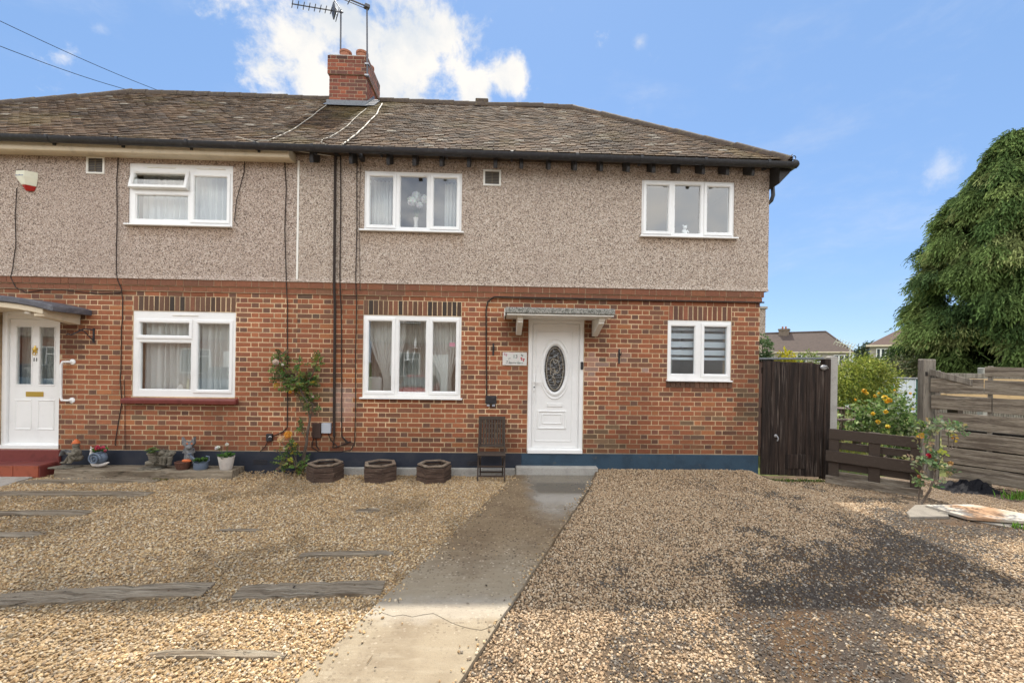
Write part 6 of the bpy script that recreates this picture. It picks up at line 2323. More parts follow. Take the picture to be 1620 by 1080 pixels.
c = P(474, 742, -0.12)
rose_shrub('climbing_rose', (c[0], -0.15, 0), 'climbing rose on the brick wall with white and orange blooms, left of the planters',
           [([(478, 742), (483, 715), (486, 690), (490, 662), (488, 640), (478, 622), (470, 605), (455, 590), (446, 575), (444, 560)], 0.020, 0.006, -0.16),
            ([(474, 742), (480, 720), (490, 670), (495, 640), (484, 625), (490, 600), (499, 580), (503, 566)], 0.013, 0.005, -0.13),
            ([(470, 742), (467, 722), (462, 706), (456, 694)], 0.010, 0.004, -0.20),
            ([(468, 741), (461, 718), (452, 705), (444, 697)], 0.008, 0.004, -0.22),
            ([(481, 650), (474, 630), (470, 590), (474, 572)], 0.008, 0.004, -0.14),
            ([(476, 742), (470, 730), (466, 712), (468, 700)], 0.007, 0.003, -0.16),
            ([(484, 700), (479, 682), (478, 668)], 0.006, 0.003, -0.18)],
           [(446, 562, 8, 8, 20, -0.16, 0.06), (440, 580, 12, 14, 40, -0.16, 0.10), (452, 600, 18, 14, 62, -0.16, 0.12), (470, 598, 18, 12, 56, -0.15, 0.12), (466, 610, 20, 8, 40, -0.17, 0.10), (486, 606, 14, 14, 46, -0.14, 0.10),
            (501, 572, 8, 14, 26, -0.13, 0.08), (498, 592, 8, 12, 18, -0.13, 0.08), (476, 576, 9, 8, 14, -0.16, 0.08), (488, 626, 10, 14, 30, -0.14, 0.10), (496, 640, 10, 10, 24, -0.14, 0.08), (478, 676, 5, 11, 16, -0.18, 0.05),
            (458, 706, 13, 9, 26, -0.22, 0.08), (453, 722, 11, 14, 32, -0.22, 0.09), (446, 734, 8, 6, 14, -0.22, 0.08), (470, 738, 16, 8, 32, -0.20, 0.10), (480, 728, 6, 14, 12, -0.17, 0.06)],
           [(436, 572.5, -0.29, 0.045, (0.70, 0.60, 0.50)), (447, 577, -0.26, 0.022, (0.66, 0.60, 0.50)), (455.5, 687, -0.32, 0.058, (0.76, 0.38, 0.06)), (444, 694.5, -0.33, 0.050, (0.72, 0.52, 0.30)), (495, 627.5, -0.22, 0.018, (0.66, 0.5, 0.45)), (459, 620, -0.26, 0.022, (0.6, 0.30, 0.03)), (449.5, 709.5, -0.29, 0.018, (0.66, 0.6, 0.4))], 21, L=0.060, W=0.048, dens=0.60, cols=[(0.07, 0.12, 0.03), (0.10, 0.165, 0.04), (0.15, 0.20, 0.055), (0.05, 0.085, 0.026), (0.14, 0.10, 0.05), (0.19, 0.21, 0.06)])

# ------------------------------------------------------------------ half-buried sleepers in the gravel
def sleeper(pa, pb, wd, label, seed, top=0.014):
    a, b = Vector((*G(*pa)[:2], 0)), Vector((*G(*pb)[:2], 0))
    d = (b - a).normalized()
    s_ = Vector((-d.y, d.x, 0))
    L = (b - a).length
    n = 18
    mb = MB()
    vs = []
    for i in range(n + 1):
        u = i / n
        j1, j2 = 0.010 * fbm(u * 4, seed, 0, 1.5), 0.010 * fbm(u * 4, seed, 5, 1.5)
        dip = -0.010 * (sstep(0.15, 0.0, u) + sstep(0.85, 1.0, u))
        groove = -0.010 if (seed in (1, 2) and i in (4, 7, 11)) else 0
        p = a + d * L * u
        for (o, z) in ((-wd / 2 + j1, -0.15), (-wd / 2 + j1, top + dip + groove), (wd / 2 + j2, top + dip * 1.2 + groove + 0.002), (wd / 2 + j2, -0.15)):
            vs.append(p + s_ * o + Vector((0, 0, z)))
    fs = [(i * 4 + k, i * 4 + (k + 1) % 4, (i + 1) * 4 + (k + 1) % 4, (i + 1) * 4 + k) for i in range(n) for k in range(4)] + [(0, 1, 2, 3), (n * 4 + 3, n * 4 + 2, n * 4 + 1, n * 4)]
    mb.add(vs, fs)
    build(mb, 'sleeper', 'sleeper', loc=tuple((a + b) / 2), label=label, cat='sleeper', group='timber sleepers sunk in the gravel')
    return (a, b, wd)


SLEEPERS = [
    sleeper((-20, 950), (330, 931), 0.19, 'broad grooved sleeper sunk in the gravel, reaching the left edge at the front', 1),
    sleeper((372, 938), (606, 929), 0.20, 'grooved sleeper sunk in the gravel beside the concrete path', 2),
    sleeper((474, 878), (622, 875), 0.075, 'narrow dark sleeper edge sunk in the gravel, nearest the concrete path at mid depth', 3),
    sleeper((235, 1034), (452, 1036), 0.055, 'thin sleeper edge showing through the pale gravel at the front', 4, 0.010),
    sleeper((-30, 781), (238, 781), 0.16, 'long grey sleeper in the gravel, second out from the ornament shelf', 5),
    sleeper((35, 762), (250, 760), 0.15, 'grey sleeper in the gravel directly in front of the ornament shelf', 6),
    sleeper((-30, 813), (142, 811), 0.14, 'grey sleeper in the gravel at the left edge, third out from the ornament shelf', 7),
    sleeper((-30, 848), (62, 846), 0.12, 'short end of a dark sleeper at the left edge, fourth out from the ornament shelf', 8),
    sleeper((340, 839), (412, 838), 0.05, 'short dark sleeper sliver in the middle of the gravel', 9, 0.008),
    sleeper((562, 808), (602, 806), 0.09, 'small dark sleeper patch in the gravel in front of the planters', 10, 0.008),
]

# ================================================================== RIGHT SIDE: gate, pallets, fence
# ---- plank gate
gx0, gx1 = 4.245, 5.262
GT = thing('side_gate', ((gx0 + gx1) / 2, -0.03, -0.03), 'tall black-stained plank gate beside the house corner', 'gate')
nb = 7
rnd = random.Random(31)
for k in range(nb):
    a = gx0 + (gx1 - gx0) * k / nb
    b = gx0 + (gx1 - gx0) * (k + 1) / nb
    zt = 1.865 - 0.055 * (k + 0.5) / nb + rnd.uniform(-0.006, 0.006)
    mb = MB()
    lean_ = 0.03
    y = -0.045 + rnd.uniform(-0.002, 0.002)
    mb.box(a + 0.0025, b - 0.0025, y, y + 0.026, 0.03 - 0.04 * k / nb, zt)
    for i, v in enumerate(mb.v):
        mb.v[i] = (v[0] + lean_ * (v[2] / 1.86) * 0.5, v[1], v[2])
    build(mb, 'plank', 'gatewood', GT, bevel=0.003)
for z in (0.35, 1.0, 1.65):
    mb = MB()
    mb.box(gx0 + 0.03, gx1 - 0.03, -0.016, 0.03, z, z + 0.10)
    build(mb, 'ledge', 'gatewood', GT, bevel=0.004)
mb = MB()
a, b = P(1242, 727, -0.05), P(1274, 719.5, -0.05)
mb.box(a[0], b[0], -0.058, -0.048, 0.13, 0.36)
build(mb, 'patch_board', 'gatewood', GT, bevel=0.004)
mb = MB()
c = P(1227, 692, -0.05)
mb.lathe([(0.026, 0), (0.026, 0.008), (0.012, 0.014)], (c[0], -0.048, c[2] + 0.03), 12, axis='y')
mb.tube([(c[0] + 0.02, -0.055, c[2] + 0.03), (c[0] + 0.03, -0.075, c[2] - 0.01), (c[0] + 0.02, -0.065, c[2] - 0.05)], 0.010, 7)
build(mb, 'latch', 'metal', GT, smooth=True)
mb = MB()
c = P(1302, 581, -0.05)
mb.ball((c[0], -0.07, c[2]), 0.055, 0.02, 0.04, 12, jit=0.2)
mb.tube([(c[0] - 0.05, -0.06, c[2] + 0.01), (c[0] + 0.02, -0.10, c[2] + 0.02), (c[0] + 0.08, -0.05, c[2] - 0.01)], 0.012, 7)
build(mb, 'hasp', 'metal', GT, smooth=True)
mb = MB()
mb.box(5.285, 5.395, -0.03, 0.07, -0.2, 1.90)
build(mb, 'gate_post', 'gatewood', loc=(5.34, 0.02, -0.03), label='dark timber gate post squeezed between the plank gate and the concrete post', cat='post', bevel=0.006)
mb = MB()
mb.prism([(5.402, -0.2), (5.405, 1.93), (5.42, 1.945), (5.52, 1.945), (5.535, 1.93), (5.535, -0.2)], 0.0, 0.11, axis='y')
build(mb, 'concrete_post', 'concrete_light', loc=(5.47, 0.05, -0.03), label='pale concrete fence post beside the black gate', cat='post', bevel=0.008)

# ---- pallet barrier
pa, pb = Vector((5.235, -0.20, 0)), Vector((6.00, -0.92, 0))
PD = (pb - pa).normalized()
PN = Vector((PD.y, -PD.x, 0))
PLn = (pb - pa).length
PT = thing('pallet_barrier', tuple((pa + pb) / 2 + Vector((0, 0, -0.03))), 'low brown barrier made of old pallets between the black gate and the tall timber post', 'fence')
for (u0, u1) in ((0.0, 0.125), (0.46, 0.59), (0.90, 1.0)):
    mb = MB()
    mb.bar(pa + PD * PLn * (u0 + u1) / 2 - PN * 0.02 + Vector((0, 0, -0.03)), pa + PD * PLn * (u0 + u1) / 2 - PN * 0.02 + Vector((0, 0, 0.80)), 0.05, PLn * (u1 - u0), up=tuple(PD))
    build(mb, 'upright', 'darkwood', PT, bevel=0.006)
for (z0, z1, off, ext, w_) in ((0.645, 0.80, 0.006, 0.0, 'darkwood'), (0.49, 0.60, -0.05, 0.0, 'darkwood'), (0.30, 0.465, 0.045, 0.03, 'darkwood'), (0.17, 0.285, -0.05, 0.0, 'darkwood'), (0.035, 0.14, -0.045, 0.0, 'oldwood'), (-0.05, 0.075, 0.035, 0.03, 'oldwood')):
    mb = MB()
    a = pa - PD * ext + PN * off + Vector((0, 0, (z0 + z1) / 2))
    b = pb + PD * ext + PN * off + Vector((0, 0, (z0 + z1) / 2 - 0.01))
    mb.bar(a, b, 0.024, z1 - z0)
    build(mb, 'plank', w_, PT, bevel=0.004)

# ---- tall notched timber post
c0 = P(1466, 650, 0.15)
mb = MB()
px_ = c0[0]
mb.box(px_ - 0.105, px_ + 0.105, 0.10, 0.22, -0.2, 1.925)
PO = thing('timber_post', (px_, 0.16, -0.03), 'tall weathered grey timber post with a square notch near its top', 'post')
build(mb, 'shaft', 'postwood', PO, bevel=0.012)
mb = MB()
q_ = P(1465.5, 591, 0.10)
mb.box(q_[0] - 0.018, q_[0] + 0.018, 0.094, 0.102, q_[2] - 0.035, q_[2] + 0.03)
build(mb, 'notch', 'blackwood', PO)

# ---- board fence running towards the camera
fa = Vector((7.20, 0.02, 0))
FD = Vector((0.55, -0.835, 0)).normalized()
FNn = Vector((FD.y, -FD.x, 0))           # faces the drive
FB = thing('board_fence', (7.5, -0.5, -0.04), 'weathered horizontal board fence beside the drive, one top board fallen slanting', 'fence')
def fboard(u0, u1, z0, z1, dz0=0.0, dz1=0.0, off=0.0, m='oldwood'):
    mb = MB()
    n = 6
    vs = []
    for i in range(n + 1):
        u = u0 + (u1 - u0) * i / n
        p = fa + FD * u - FNn * off
        zz = dz0 + (dz1 - dz0) * i / n + 0.006 * fbm(u, z0, 3, 1.5)
        for (o, z) in ((0.014, z0), (0.014, z1), (-0.014, z1), (-0.014, z0)):
            vs.append(p - FNn * o + Vector((0, 0, z + zz)))
    fs = [(i * 4 + k, i * 4 + (k + 1) % 4, (i + 1) * 4 + (k + 1) % 4, (i + 1) * 4 + k) for i in range(n) for k in range(4)] + [(0, 1, 2, 3), (n * 4 + 3, n * 4 + 2, n * 4 + 1, n * 4)]
    mb.add(vs, fs)
    return build(mb, 'board', m, FB, bevel=0.004)


UJ = 0.545
fboard(-0.06, UJ - 0.01, 1.385, 1.61)
fboard(UJ, 2.6, 1.385, 1.60)
fboard(UJ, 2.6, 1.655, 1.80)
fboard(-0.05, 0.62, 1.11, 1.335)
fboard(0.63, 2.6, 1.105, 1.33)
fboard(0.02, 2.6, 0.815, 1.06)
fboard(0.08, 2.6, 0.53, 0.775)
fboard(0.10, 2.6, 0.255, 0.505)
fboard(0.14, 2.6, 0.02, 0.235)
fboard(-0.07, 0.42, 1.60, 1.70, 0.06, -0.10, off=-0.02, m='postwood')
for u in (0.02, 0.60, 1.6, 2.55):
    mb = MB()
    p = fa + FD * u - FNn * (-0.045) * -1
    mb.bar(p + Vector((0, 0, -0.2)), p + Vector((0, 0, 1.82 if u != 0.02 else 1.74)), 0.08, 0.05, up=tuple(FD))
    build(mb, 'fence_post', 'postwood', FB, bevel=0.004)

# dark backing added behind the fence so its lower gaps look shaded
mb = MB()
LB = thing('dark_backing', (8.3, -0.55, -0.05), 'dark backing boards added behind the lower gaps of the board fence', 'panel')
for k in range(4):
    mb = MB()
    o_ = -FNn * 0.16
    mb.bar(fa + FD * 0.12 + o_ + Vector((0, 0, 0.10 + 0.20 * k)), fa + FD * 2.7 + o_ + Vector((0, 0, 0.10 + 0.20 * k)), 0.02, 0.195)
    build(mb, 'board', 'blackwood', LB, bevel=0.003)
# ---- slabs and rubbish on the earth
def slab(px, label, name, m, top, th, cat='slab'):
    pts = [G(*q_, top) for q_ in px]
    mb = MB()
    mb.prism([(p[0], p[1]) for p in pts], top - th, top, axis='z')
    cc = np.mean(pts, axis=0)
    return build(mb, name, m, loc=(cc[0], cc[1], top - th), label=label, cat=cat, bevel=0.006)


MT['dullconcrete'] = mat('dull_concrete', (0.235, 0.21, 0.175), 0.95, [(7, 0.75, 0.45, 0.7), (70, 0.7, 0.5, 0.7)], (120, 0.5))
MT['stained'] = mat('stained_board', (0.42, 0.385, 0.33), 0.85, [(1.6, (0.34, 0.20, 0.11), 0.47, 0.60), (5, 0.8, 0.5, 0.7), (40, 0.85, 0.5, 0.7)], (40, 0.3))
slab([(1434, 809), (1447, 798), (1470, 797), (1500, 812), (1501, 816), (1440, 817)], 'triangular grey concrete slab at the foot of the red rose', 'concrete_slab', 'dullconcrete', 0.015, 0.06)
slab([(1463, 797.5), (1540, 797), (1660, 819), (1660, 826), (1531, 817)], 'flat white board with orange stains lying on the earth by the fence', 'stained_slab', 'stained', 0.045, 0.04)
slab([(1520, 819), (1560, 815), (1680, 826), (1680, 842), (1590, 832)], 'sandy concrete slab half buried in front of the stained board', 'concrete_slab', 'dullconcrete', -0.005, 0.06)
mb = MB()
c = G(1532, 772, -0.03)
vs, fs = [], []
n = 18
for j in range(n + 1):
    for i in range(n + 1):
        u, v = i / n * 2 - 1, j / n * 2 - 1
        r = math.hypot(u, v)
        x, y = c[0] + 0.42 * u * (1 + 0.15 * fbm(u, v, 1, 2)), c[1] + 0.26 * v * (1 + 0.15 * fbm(u, v, 4, 2))
        z = -0.045 + 0.13 * max(0, 1 - r * r) * (0.7 + 0.9 * fbm(u, v, 2, 2.2)) + 0.03 * abs(fbm(u, v, 7, 5)) * (1 - 0.6 * r)
        vs.append((x, y, z))
fs = [(j * (n + 1) + i, j * (n + 1) + i + 1, (j + 1) * (n + 1) + i + 1, (j + 1) * (n + 1) + i) for j in range(n) for i in range(n)]
mb.add(vs, fs)
build(mb, 'plastic_sheet', 'blackbag', loc=(c[0], c[1], -0.04), label='crumpled black plastic sheet on the earth below the board fence', cat='plastic sheet')

# red rose by the slabs
c = G(1456, 798, -0.02)
yy0 = c[1]
rose_shrub('red_rose', tuple(c), 'small straggly rose with a single red bloom in front of the pallet barrier',
           [([(1455, 798), (1463, 789), (1473, 770), (1479, 752), (1480, 742), (1490, 722), (1500, 713), (1517, 705)], 0.016, 0.005, yy0),
            ([(1452, 797), (1454, 784), (1456, 765), (1459, 745), (1464, 725), (1466, 700), (1474, 680)], 0.011, 0.004, yy0 + 0.03),
            ([(1480, 742), (1477, 760), (1480, 770), (1486, 764)], 0.006, 0.004, yy0),
            ([(1500, 713), (1501, 697), (1499, 684), (1503, 672)], 0.007, 0.003, yy0),
            ([(1505, 708), (1510, 698), (1509, 690)], 0.006, 0.003, yy0 - 0.02),
            ([(1456, 765), (1450, 748), (1446, 735)], 0.006, 0.003, yy0),
            ([(1465, 742), (1470, 720), (1474, 708)], 0.006, 0.003, yy0 + 0.05)],
           [(1470, 672, 14, 13, 30, yy0, 0.12), (1488, 674, 16, 12, 30, yy0, 0.12), (1503, 672, 12, 7, 12, yy0, 0.1), (1511, 682, 12, 8, 14, yy0, 0.08), (1520, 690, 5, 5, 4, yy0, 0.05), (1466, 690, 9, 12, 12, yy0, 0.08),
            (1476, 708, 13, 8, 16, yy0, 0.08), (1465, 722, 14, 8, 20, yy0, 0.1), (1452, 728, 9, 7, 10, yy0, 0.08), (1481, 736, 6, 5, 8, yy0 - 0.03, 0.06), (1462, 738, 13, 9, 14, yy0, 0.08), (1457, 755, 11, 12, 14, yy0, 0.08), (1452, 768, 6, 8, 6, yy0, 0.06), (1497, 748, 9, 5, 8, yy0 - 0.05, 0.05), (1499, 758, 5, 5, 5, yy0 - 0.05, 0.05), (1470, 765, 8, 6, 6, yy0, 0.06)],
           [(1469, 720.5, yy0 - 0.05, 0.032, (0.50, 0.02, 0.05)), (1504, 732.5, yy0 - 0.03, 0.030, (0.42, 0.24, 0.08)), (1454, 753, yy0 - 0.05, 0.022, (0.45, 0.2, 0.1)), (1462, 731, yy0 - 0.05, 0.025, (0.42, 0.36, 0.22)), (1450, 729, yy0 - 0.05, 0.018, (0.42, 0.36, 0.22)), (1480, 727, yy0 - 0.05, 0.02, (0.42, 0.34, 0.15))], 22, L=0.07, W=0.058,
           cols=[(0.09, 0.14, 0.055), (0.15, 0.20, 0.09), (0.23, 0.26, 0.14), (0.06, 0.10, 0.035), (0.28, 0.24, 0.12)], dens=0.48)

# grass and weed tufts
def grass_patch(name, label, pts, n, h, seed, cols=((0.10, 0.15, 0.03), (0.16, 0.19, 0.05), (0.06, 0.10, 0.02)), spread=0.1, z=-0.03, kind='stuff'):
    rnd = random.Random(seed)
    mb = MB()
    for i in range(n):
        a, b = rnd.choice(pts)
        u = rnd.random()
        x = a[0] + (b[0] - a[0]) * u + rnd.gauss(0, spread)
        y = a[1] + (b[1] - a[1]) * u + rnd.gauss(0, spread * 0.6)
        hh = h * rnd.uniform(0.4, 1.2)
        t_ = rnd.uniform(0, 6.28)
        lx, ly = math.cos(t_) * hh * 0.5, math.sin(t_) * hh * 0.5
        wv = 0.004 + hh * 0.03
        cx_, cy_ = -math.sin(t_) * wv, math.cos(t_) * wv
        col = tuple(v * rnd.uniform(0.7, 1.3) for v in rnd.choice(cols))
        mb.add([(x - cx_, y - cy_, z), (x + cx_, y + cy_, z), (x + lx * 0.4 + cx_ * 0.7, y + ly * 0.4 + cy_ * 0.7, z + hh * 0.6), (x + lx * 0.4 - cx_ * 0.7, y + ly * 0.4 - cy_ * 0.7, z + hh * 0.6), (x + lx, y + ly, z + hh)], [(0, 1, 2, 3), (3, 2, 4)], 0, col)
    o = build(mb, name, 'leaf', colors=True, fixn=False, kind=kind)
    if label:
        o['label'] = label
    return o


grass_patch('weeds', None, [((4.35, -0.12), (5.2, -0.16))], 420, 0.045, 41, spread=0.05, z=-0.05)
g1, g2 = G(1598, 786), G(1640, 782)
grass_patch('weeds', None, [((g1[0], g1[1]), (g2[0], g2[1]))], 200, 0.09, 42, cols=((0.12, 0.24, 0.03), (0.18, 0.30, 0.05)), spread=0.07, z=-0.03)
g1, g2 = G(1606, 833), G(1640, 838)
grass_patch('weeds', None, [((g1[0], g1[1]), (g2[0], g2[1]))], 110, 0.08, 43, cols=((0.12, 0.24, 0.03), (0.18, 0.30, 0.05)), spread=0.04, z=-0.02)
g1, g2 = P(235, 746, -0.4), P(270, 746, -0.4)
grass_patch('weeds', None, [((g1[0], -0.40), (g2[0], -0.42))], 160, 0.018, 44, spread=0.05, z=0.0, cols=((0.10, 0.10, 0.03), (0.13, 0.12, 0.04)))

# ================================================================== BACK GARDEN
grass_patch('lawn', None, [((6.0, 1.0), (9.5, 3.0)), ((7.0, 3.0), (12, 6.0)), ((8, 5), (14, 8.5)), ((6.5, 2.0), (11.5, 5.0))], 9000, 0.09, 45, cols=((0.17, 0.20, 0.035), (0.24, 0.24, 0.06), (0.12, 0.16, 0.03)), spread=0.7, z=-0.06)


def leaf_cloud(n, blobs, L, W, cols, seed, droop=0.0, shell=0.55, spread=0.8):
    """many small leaves through several ellipsoids (x, y, z, rx, ry, rz, weight)"""
    rs = np.random.RandomState(seed)
    bl = np.array([b[:6] for b in blobs], float)
    wt = np.array([b[6] if len(b) > 6 else b[3] * b[4] * b[5] for b in blobs], float)
    idx = rs.choice(len(bl), n, p=wt / wt.sum())
    d = rs.normal(size=(n, 3))
    d /= np.linalg.norm(d, axis=1)[:, None]
    u = shell + (1 - shell) * rs.random(n)
    u *= 1 + 0.15 * rs.normal(size=n)
    c = bl[idx, :3] + d * bl[idx, 3:6] * u[:, None]
    ax = d + spread * rs.normal(size=(n, 3))
    ax[:, 2] -= droop
    ax /= np.linalg.norm(ax, axis=1)[:, None]
    sd = np.cross(ax, rs.normal(size=(n, 3)))
    sd /= np.linalg.norm(sd, axis=1)[:, None]
    nn = np.cross(sd, ax)
    l = L * (0.6 + 0.8 * rs.random(n))[:, None]
    w_ = W * (0.6 + 0.8 * rs.random(n))[:, None]
    v = np.stack([c - ax * l / 2, c + sd * w_ / 2 + nn * w_ * 0.15, c + ax * l / 2, c - sd * w_ / 2 + nn * w_ * 0.15], 1).reshape(-1, 3)
    f = np.arange(4 * n).reshape(n, 4)
    cols = np.array(cols)
    clump = np.array([mnoise.noise(Vector(q * 1.7)) for q in c])
    ci = rs.randint(0, len(cols), n)
    cc = cols[ci] * (0.85 + 0.3 * rs.random(n))[:, None] * (1 + 0.5 * clump)[:, None]
    return v, f, np.repeat(cc, 4, axis=0)


def foliage_obj(name, parent, parts, m='leaf', kind=None):
    V, F, C, o = [], [], [], 0
    for (v, f, c) in parts:
        V.append(v)
        F.append(f + o)
        C.append(c)
        o += len(v)
    V, F, C = np.concatenate(V), np.concatenate(F), np.concatenate(C)
    V = V - root_loc(parent)
    me = bpy.data.meshes.new(name)
    me.vertices.add(len(V))
    me.vertices.foreach_set('co', V.ravel())
    me.loops.add(F.size)
    me.loops.foreach_set('vertex_index', F.ravel().astype(np.int32))
    me.polygons.add(len(F))
    me.polygons.foreach_set('loop_start', np.arange(0, F.size, F.shape[1], dtype=np.int32))
    try:
        me.polygons.foreach_set('loop_total', np.full(len(F), F.shape[1], dtype=np.int32))
    except Exception:
        pass
    a = me.attributes.new('bcol', 'FLOAT_COLOR', 'POINT')
    a.data.foreach_set('color', np.concatenate([np.clip(C, 0, 1), np.ones((len(C), 1))], 1).ravel())
    me.materials.append(MT[m])
    me.update(calc_edges=True)
    ob = bpy.data.objects.new(name, me)
    COL.objects.link(ob)
    ob.parent = parent
    if kind:
        ob['kind'] = kind
    return ob


def at(px, py, d):
    return P(px, py, d - DIST)


def bush(name, label, cat, base, blobs, n, L, W, cols, seed, stems=3, flowers=(), **kw):
    T = thing(name, base, label, cat)
    foliage_obj('foliage', T, [leaf_cloud(n, blobs, L, W, cols, seed, **kw)])
    rnd = random.Random(seed)
    for k in range(stems):
        b = rnd.choice(blobs)
        mb = MB()
        mb.tube([(base[0] + rnd.uniform(-.1, .1), base[1] + rnd.uniform(-.1, .1), base[2]), (base[0] * 0.5 + b[0] * 0.5 + rnd.uniform(-.1, .1), base[1] * 0.5 + b[1] * 0.5, (base[2] + b[2]) / 2), (b[0], b[1], b[2] + b[5] * 0.4)], [0.035, 0.025, 0.008], 7)
        build(mb, 'stem', 'bark', T, smooth=True)
    for (p, r, col) in flowers:
        mb = MB()
        petals(mb, tuple(p), r, col, 14, rnd, 0.7)
        build(mb, 'flower', 'petal', T, colors=True, fixn=False)
    return T


yc = at(1400, 665, 8.4)
fl = []
rnd = random.Random(51)
for (px, py, r) in ((1400, 629, 0.065), (1407, 633, 0.06), (1403, 635, 0.05), (1401, 651, 0.05), (1381, 654, 0.045), (1389, 667, 0.055), (1367, 618, 0.05), (1371, 622, 0.04), (1404, 674, 0.05), (1353, 632, 0.03), (1444, 647, 0.03), (1440, 622, 0.03), (1415, 617, 0.03), (1384, 626, 0.035), (1452, 684, 0.04), (1361, 690, 0.04), (1390, 622, 0.03)):
    fl.append((at(px, py, 8.0), r * 0.8, rnd.choice([(0.74, 0.48, 0.03), (0.76, 0.56, 0.06), (0.72, 0.42, 0.02)])))
bush('yellow_rose', 'broad yellow-flowering rose bush in the back garden behind the pallets', 'rose bush', (yc[0], 1.6, -0.05),
     [(yc[0] - 0.25, 1.6, 0.75, 0.55, 0.5, 0.5), (yc[0] + 0.25, 1.6, 0.80, 0.55, 0.5, 0.55), (yc[0] - 0.5, 1.6, 0.55, 0.35, 0.4, 0.4), (yc[0] + 0.55, 1.6, 0.5, 0.4, 0.4, 0.45), (yc[0], 1.5, 1.05, 0.35, 0.35, 0.28), (yc[0] + 0.2, 1.3, 0.25, 0.7, 0.4, 0.3)],
     2500, 0.08, 0.05, [(0.09, 0.16, 0.045), (0.14, 0.22, 0.06), (0.20, 0.28, 0.09), (0.05, 0.09, 0.03), (0.22, 0.25, 0.13)], 61, 5, fl, shell=0.2)
gb = at(1362, 610, 14)
bush('golden_shrub', 'big golden-green rounded shrub beside the white shed door', 'shrub', (gb[0], 7.2, -0.06),
     [(gb[0] - 0.05, 7.2, 1.2, 1.0, 0.9, 1.0), (gb[0] + 0.7, 7.4, 1.25, 0.75, 0.7, 0.75), (gb[0] - 0.5, 7.0, 0.8, 0.6, 0.6, 0.7), (gb[0] + 0.1, 7.1, 1.8, 0.6, 0.5, 0.42)],
     12000, 0.11, 0.035, [(0.22, 0.26, 0.04), (0.29, 0.32, 0.06), (0.16, 0.21, 0.035), (0.36, 0.37, 0.08), (0.10, 0.14, 0.025)], 62, 4, droop=0.3)
yb = at(1243, 562, 10)
bush('golden_conifer', 'small bright yellow conifer showing above the gate', 'shrub', (yb[0], 3.2, -0.06),
     [(yb[0], 3.2, 1.75, 0.30, 0.30, 0.30), (yb[0] + 0.02, 3.2, 2.0, 0.22, 0.22, 0.20), (yb[0], 3.2, 1.3, 0.35, 0.35, 0.45), (yb[0] + 0.2, 3.2, 1.7, 0.18, 0.2, 0.2)],
     2200, 0.08, 0.04, [(0.40, 0.36, 0.02), (0.48, 0.40, 0.03), (0.26, 0.27, 0.03)], 63, 2)
cs_ = at(1206, 545, 9.5)
bush('climbing_shrub', 'loose green climber at the house corner above the black gate', 'shrub', (cs_[0] - 0.1, 2.7, -0.06),
     [(cs_[0], 2.7, 2.15, 0.20, 0.3, 0.35), (cs_[0] - 0.05, 2.7, 1.8, 0.26, 0.3, 0.3), (cs_[0] - 0.1, 2.7, 1.2, 0.3, 0.3, 0.6), (cs_[0] + 0.15, 2.7, 1.85, 0.16, 0.2, 0.16)],
     1500, 0.09, 0.05, [(0.06, 0.11, 0.04), (0.10, 0.15, 0.06), (0.14, 0.19, 0.08)], 64, 3)
rb_ = at(1280, 562, 10.5)
bush('light_shrub', 'feathery pale green shrub tip behind the shed roof', 'shrub', (rb_[0], 3.7, -0.06),
     [(rb_[0], 3.7, 1.95, 0.30, 0.25, 0.25), (rb_[0] - 0.5, 3.7, 1.85, 0.30, 0.25, 0.2), (rb_[0], 3.7, 1.2, 0.4, 0.3, 0.6)], 1100, 0.09, 0.035, [(0.15, 0.20, 0.05), (0.21, 0.26, 0.07)], 65, 2)
hb = at(1440, 585, 17.5)
bush('grey_green_hedge', 'grey-green hedge between the golden shrub and the big conifer', 'hedge', (hb[0], 10.7, -0.06),
     [(hb[0] - 1.0, 10.7, 1.3, 1.0, 0.8, 1.0), (hb[0] + 0.3, 10.7, 1.4, 1.1, 0.8, 1.1), (hb[0] + 1.6, 10.7, 1.3, 1.1, 0.8, 1.1), (hb[0] - 0.3, 10.7, 1.8, 0.5, 0.5, 0.35)],
     6500, 0.15, 0.06, [(0.08, 0.10, 0.035), (0.12, 0.14, 0.05), (0.06, 0.08, 0.03), (0.13, 0.11, 0.06)], 66, 4, droop=0.2)
dk = at(1366, 538, 52)
bush('dark_shrub', 'dark spiky tree tips beyond the gardens, left of the far right-hand house', 'tree', (dk[0], 45.2, -0.06),
     [(dk[0] - 0.3, 45.2, 3.4, 0.8, 0.8, 1.2), (dk[0] + 0.9, 45.2, 4.2, 0.9, 0.9, 0.9), (dk[0], 45.2, 2.0, 1.0, 1.0, 1.8)], 1500, 0.5, 0.13, [(0.035, 0.055, 0.025), (0.05, 0.07, 0.03)], 67, 2)

# white and green shed with a low flat roof
SD = thing('garden_shed', (15.4, 9.6, -0.06), 'low garden shed with a white door between dark green panels', 'shed')
mb = MB()
mb.box(14.3, 17.0, 9.5, 11.4, -0.06, 1.36)
build(mb, 'wall', 'shedgreen', SD, bevel=0.01)
mb = MB()
mb.box(14.2, 17.1, 9.40, 11.5, 1.362, 1.41)
build(mb, 'roof', 'metal', SD, bevel=0.01)
xa_, xb_ = at(1399, 620, 16.2)[0], at(1449, 620, 16.2)[0]
for k in range(4):
    mb = MB()
    a = xa_ + (xb_ - xa_) * k / 4
    mb.box(a + 0.006, a + (xb_ - xa_) / 4 - 0.006, 9.46, 9.499, -0.02, 1.33)
    build(mb, 'door_panel', 'shedwhite', SD, bevel=0.006)
mb = MB()
mb.box(xa_ - 0.05, xa_ + 0.004, 9.45, 9.499, -0.02, 1.34)
mb.box(xb_ - 0.004, xb_ + 0.05, 9.45, 9.499, -0.02, 1.34)
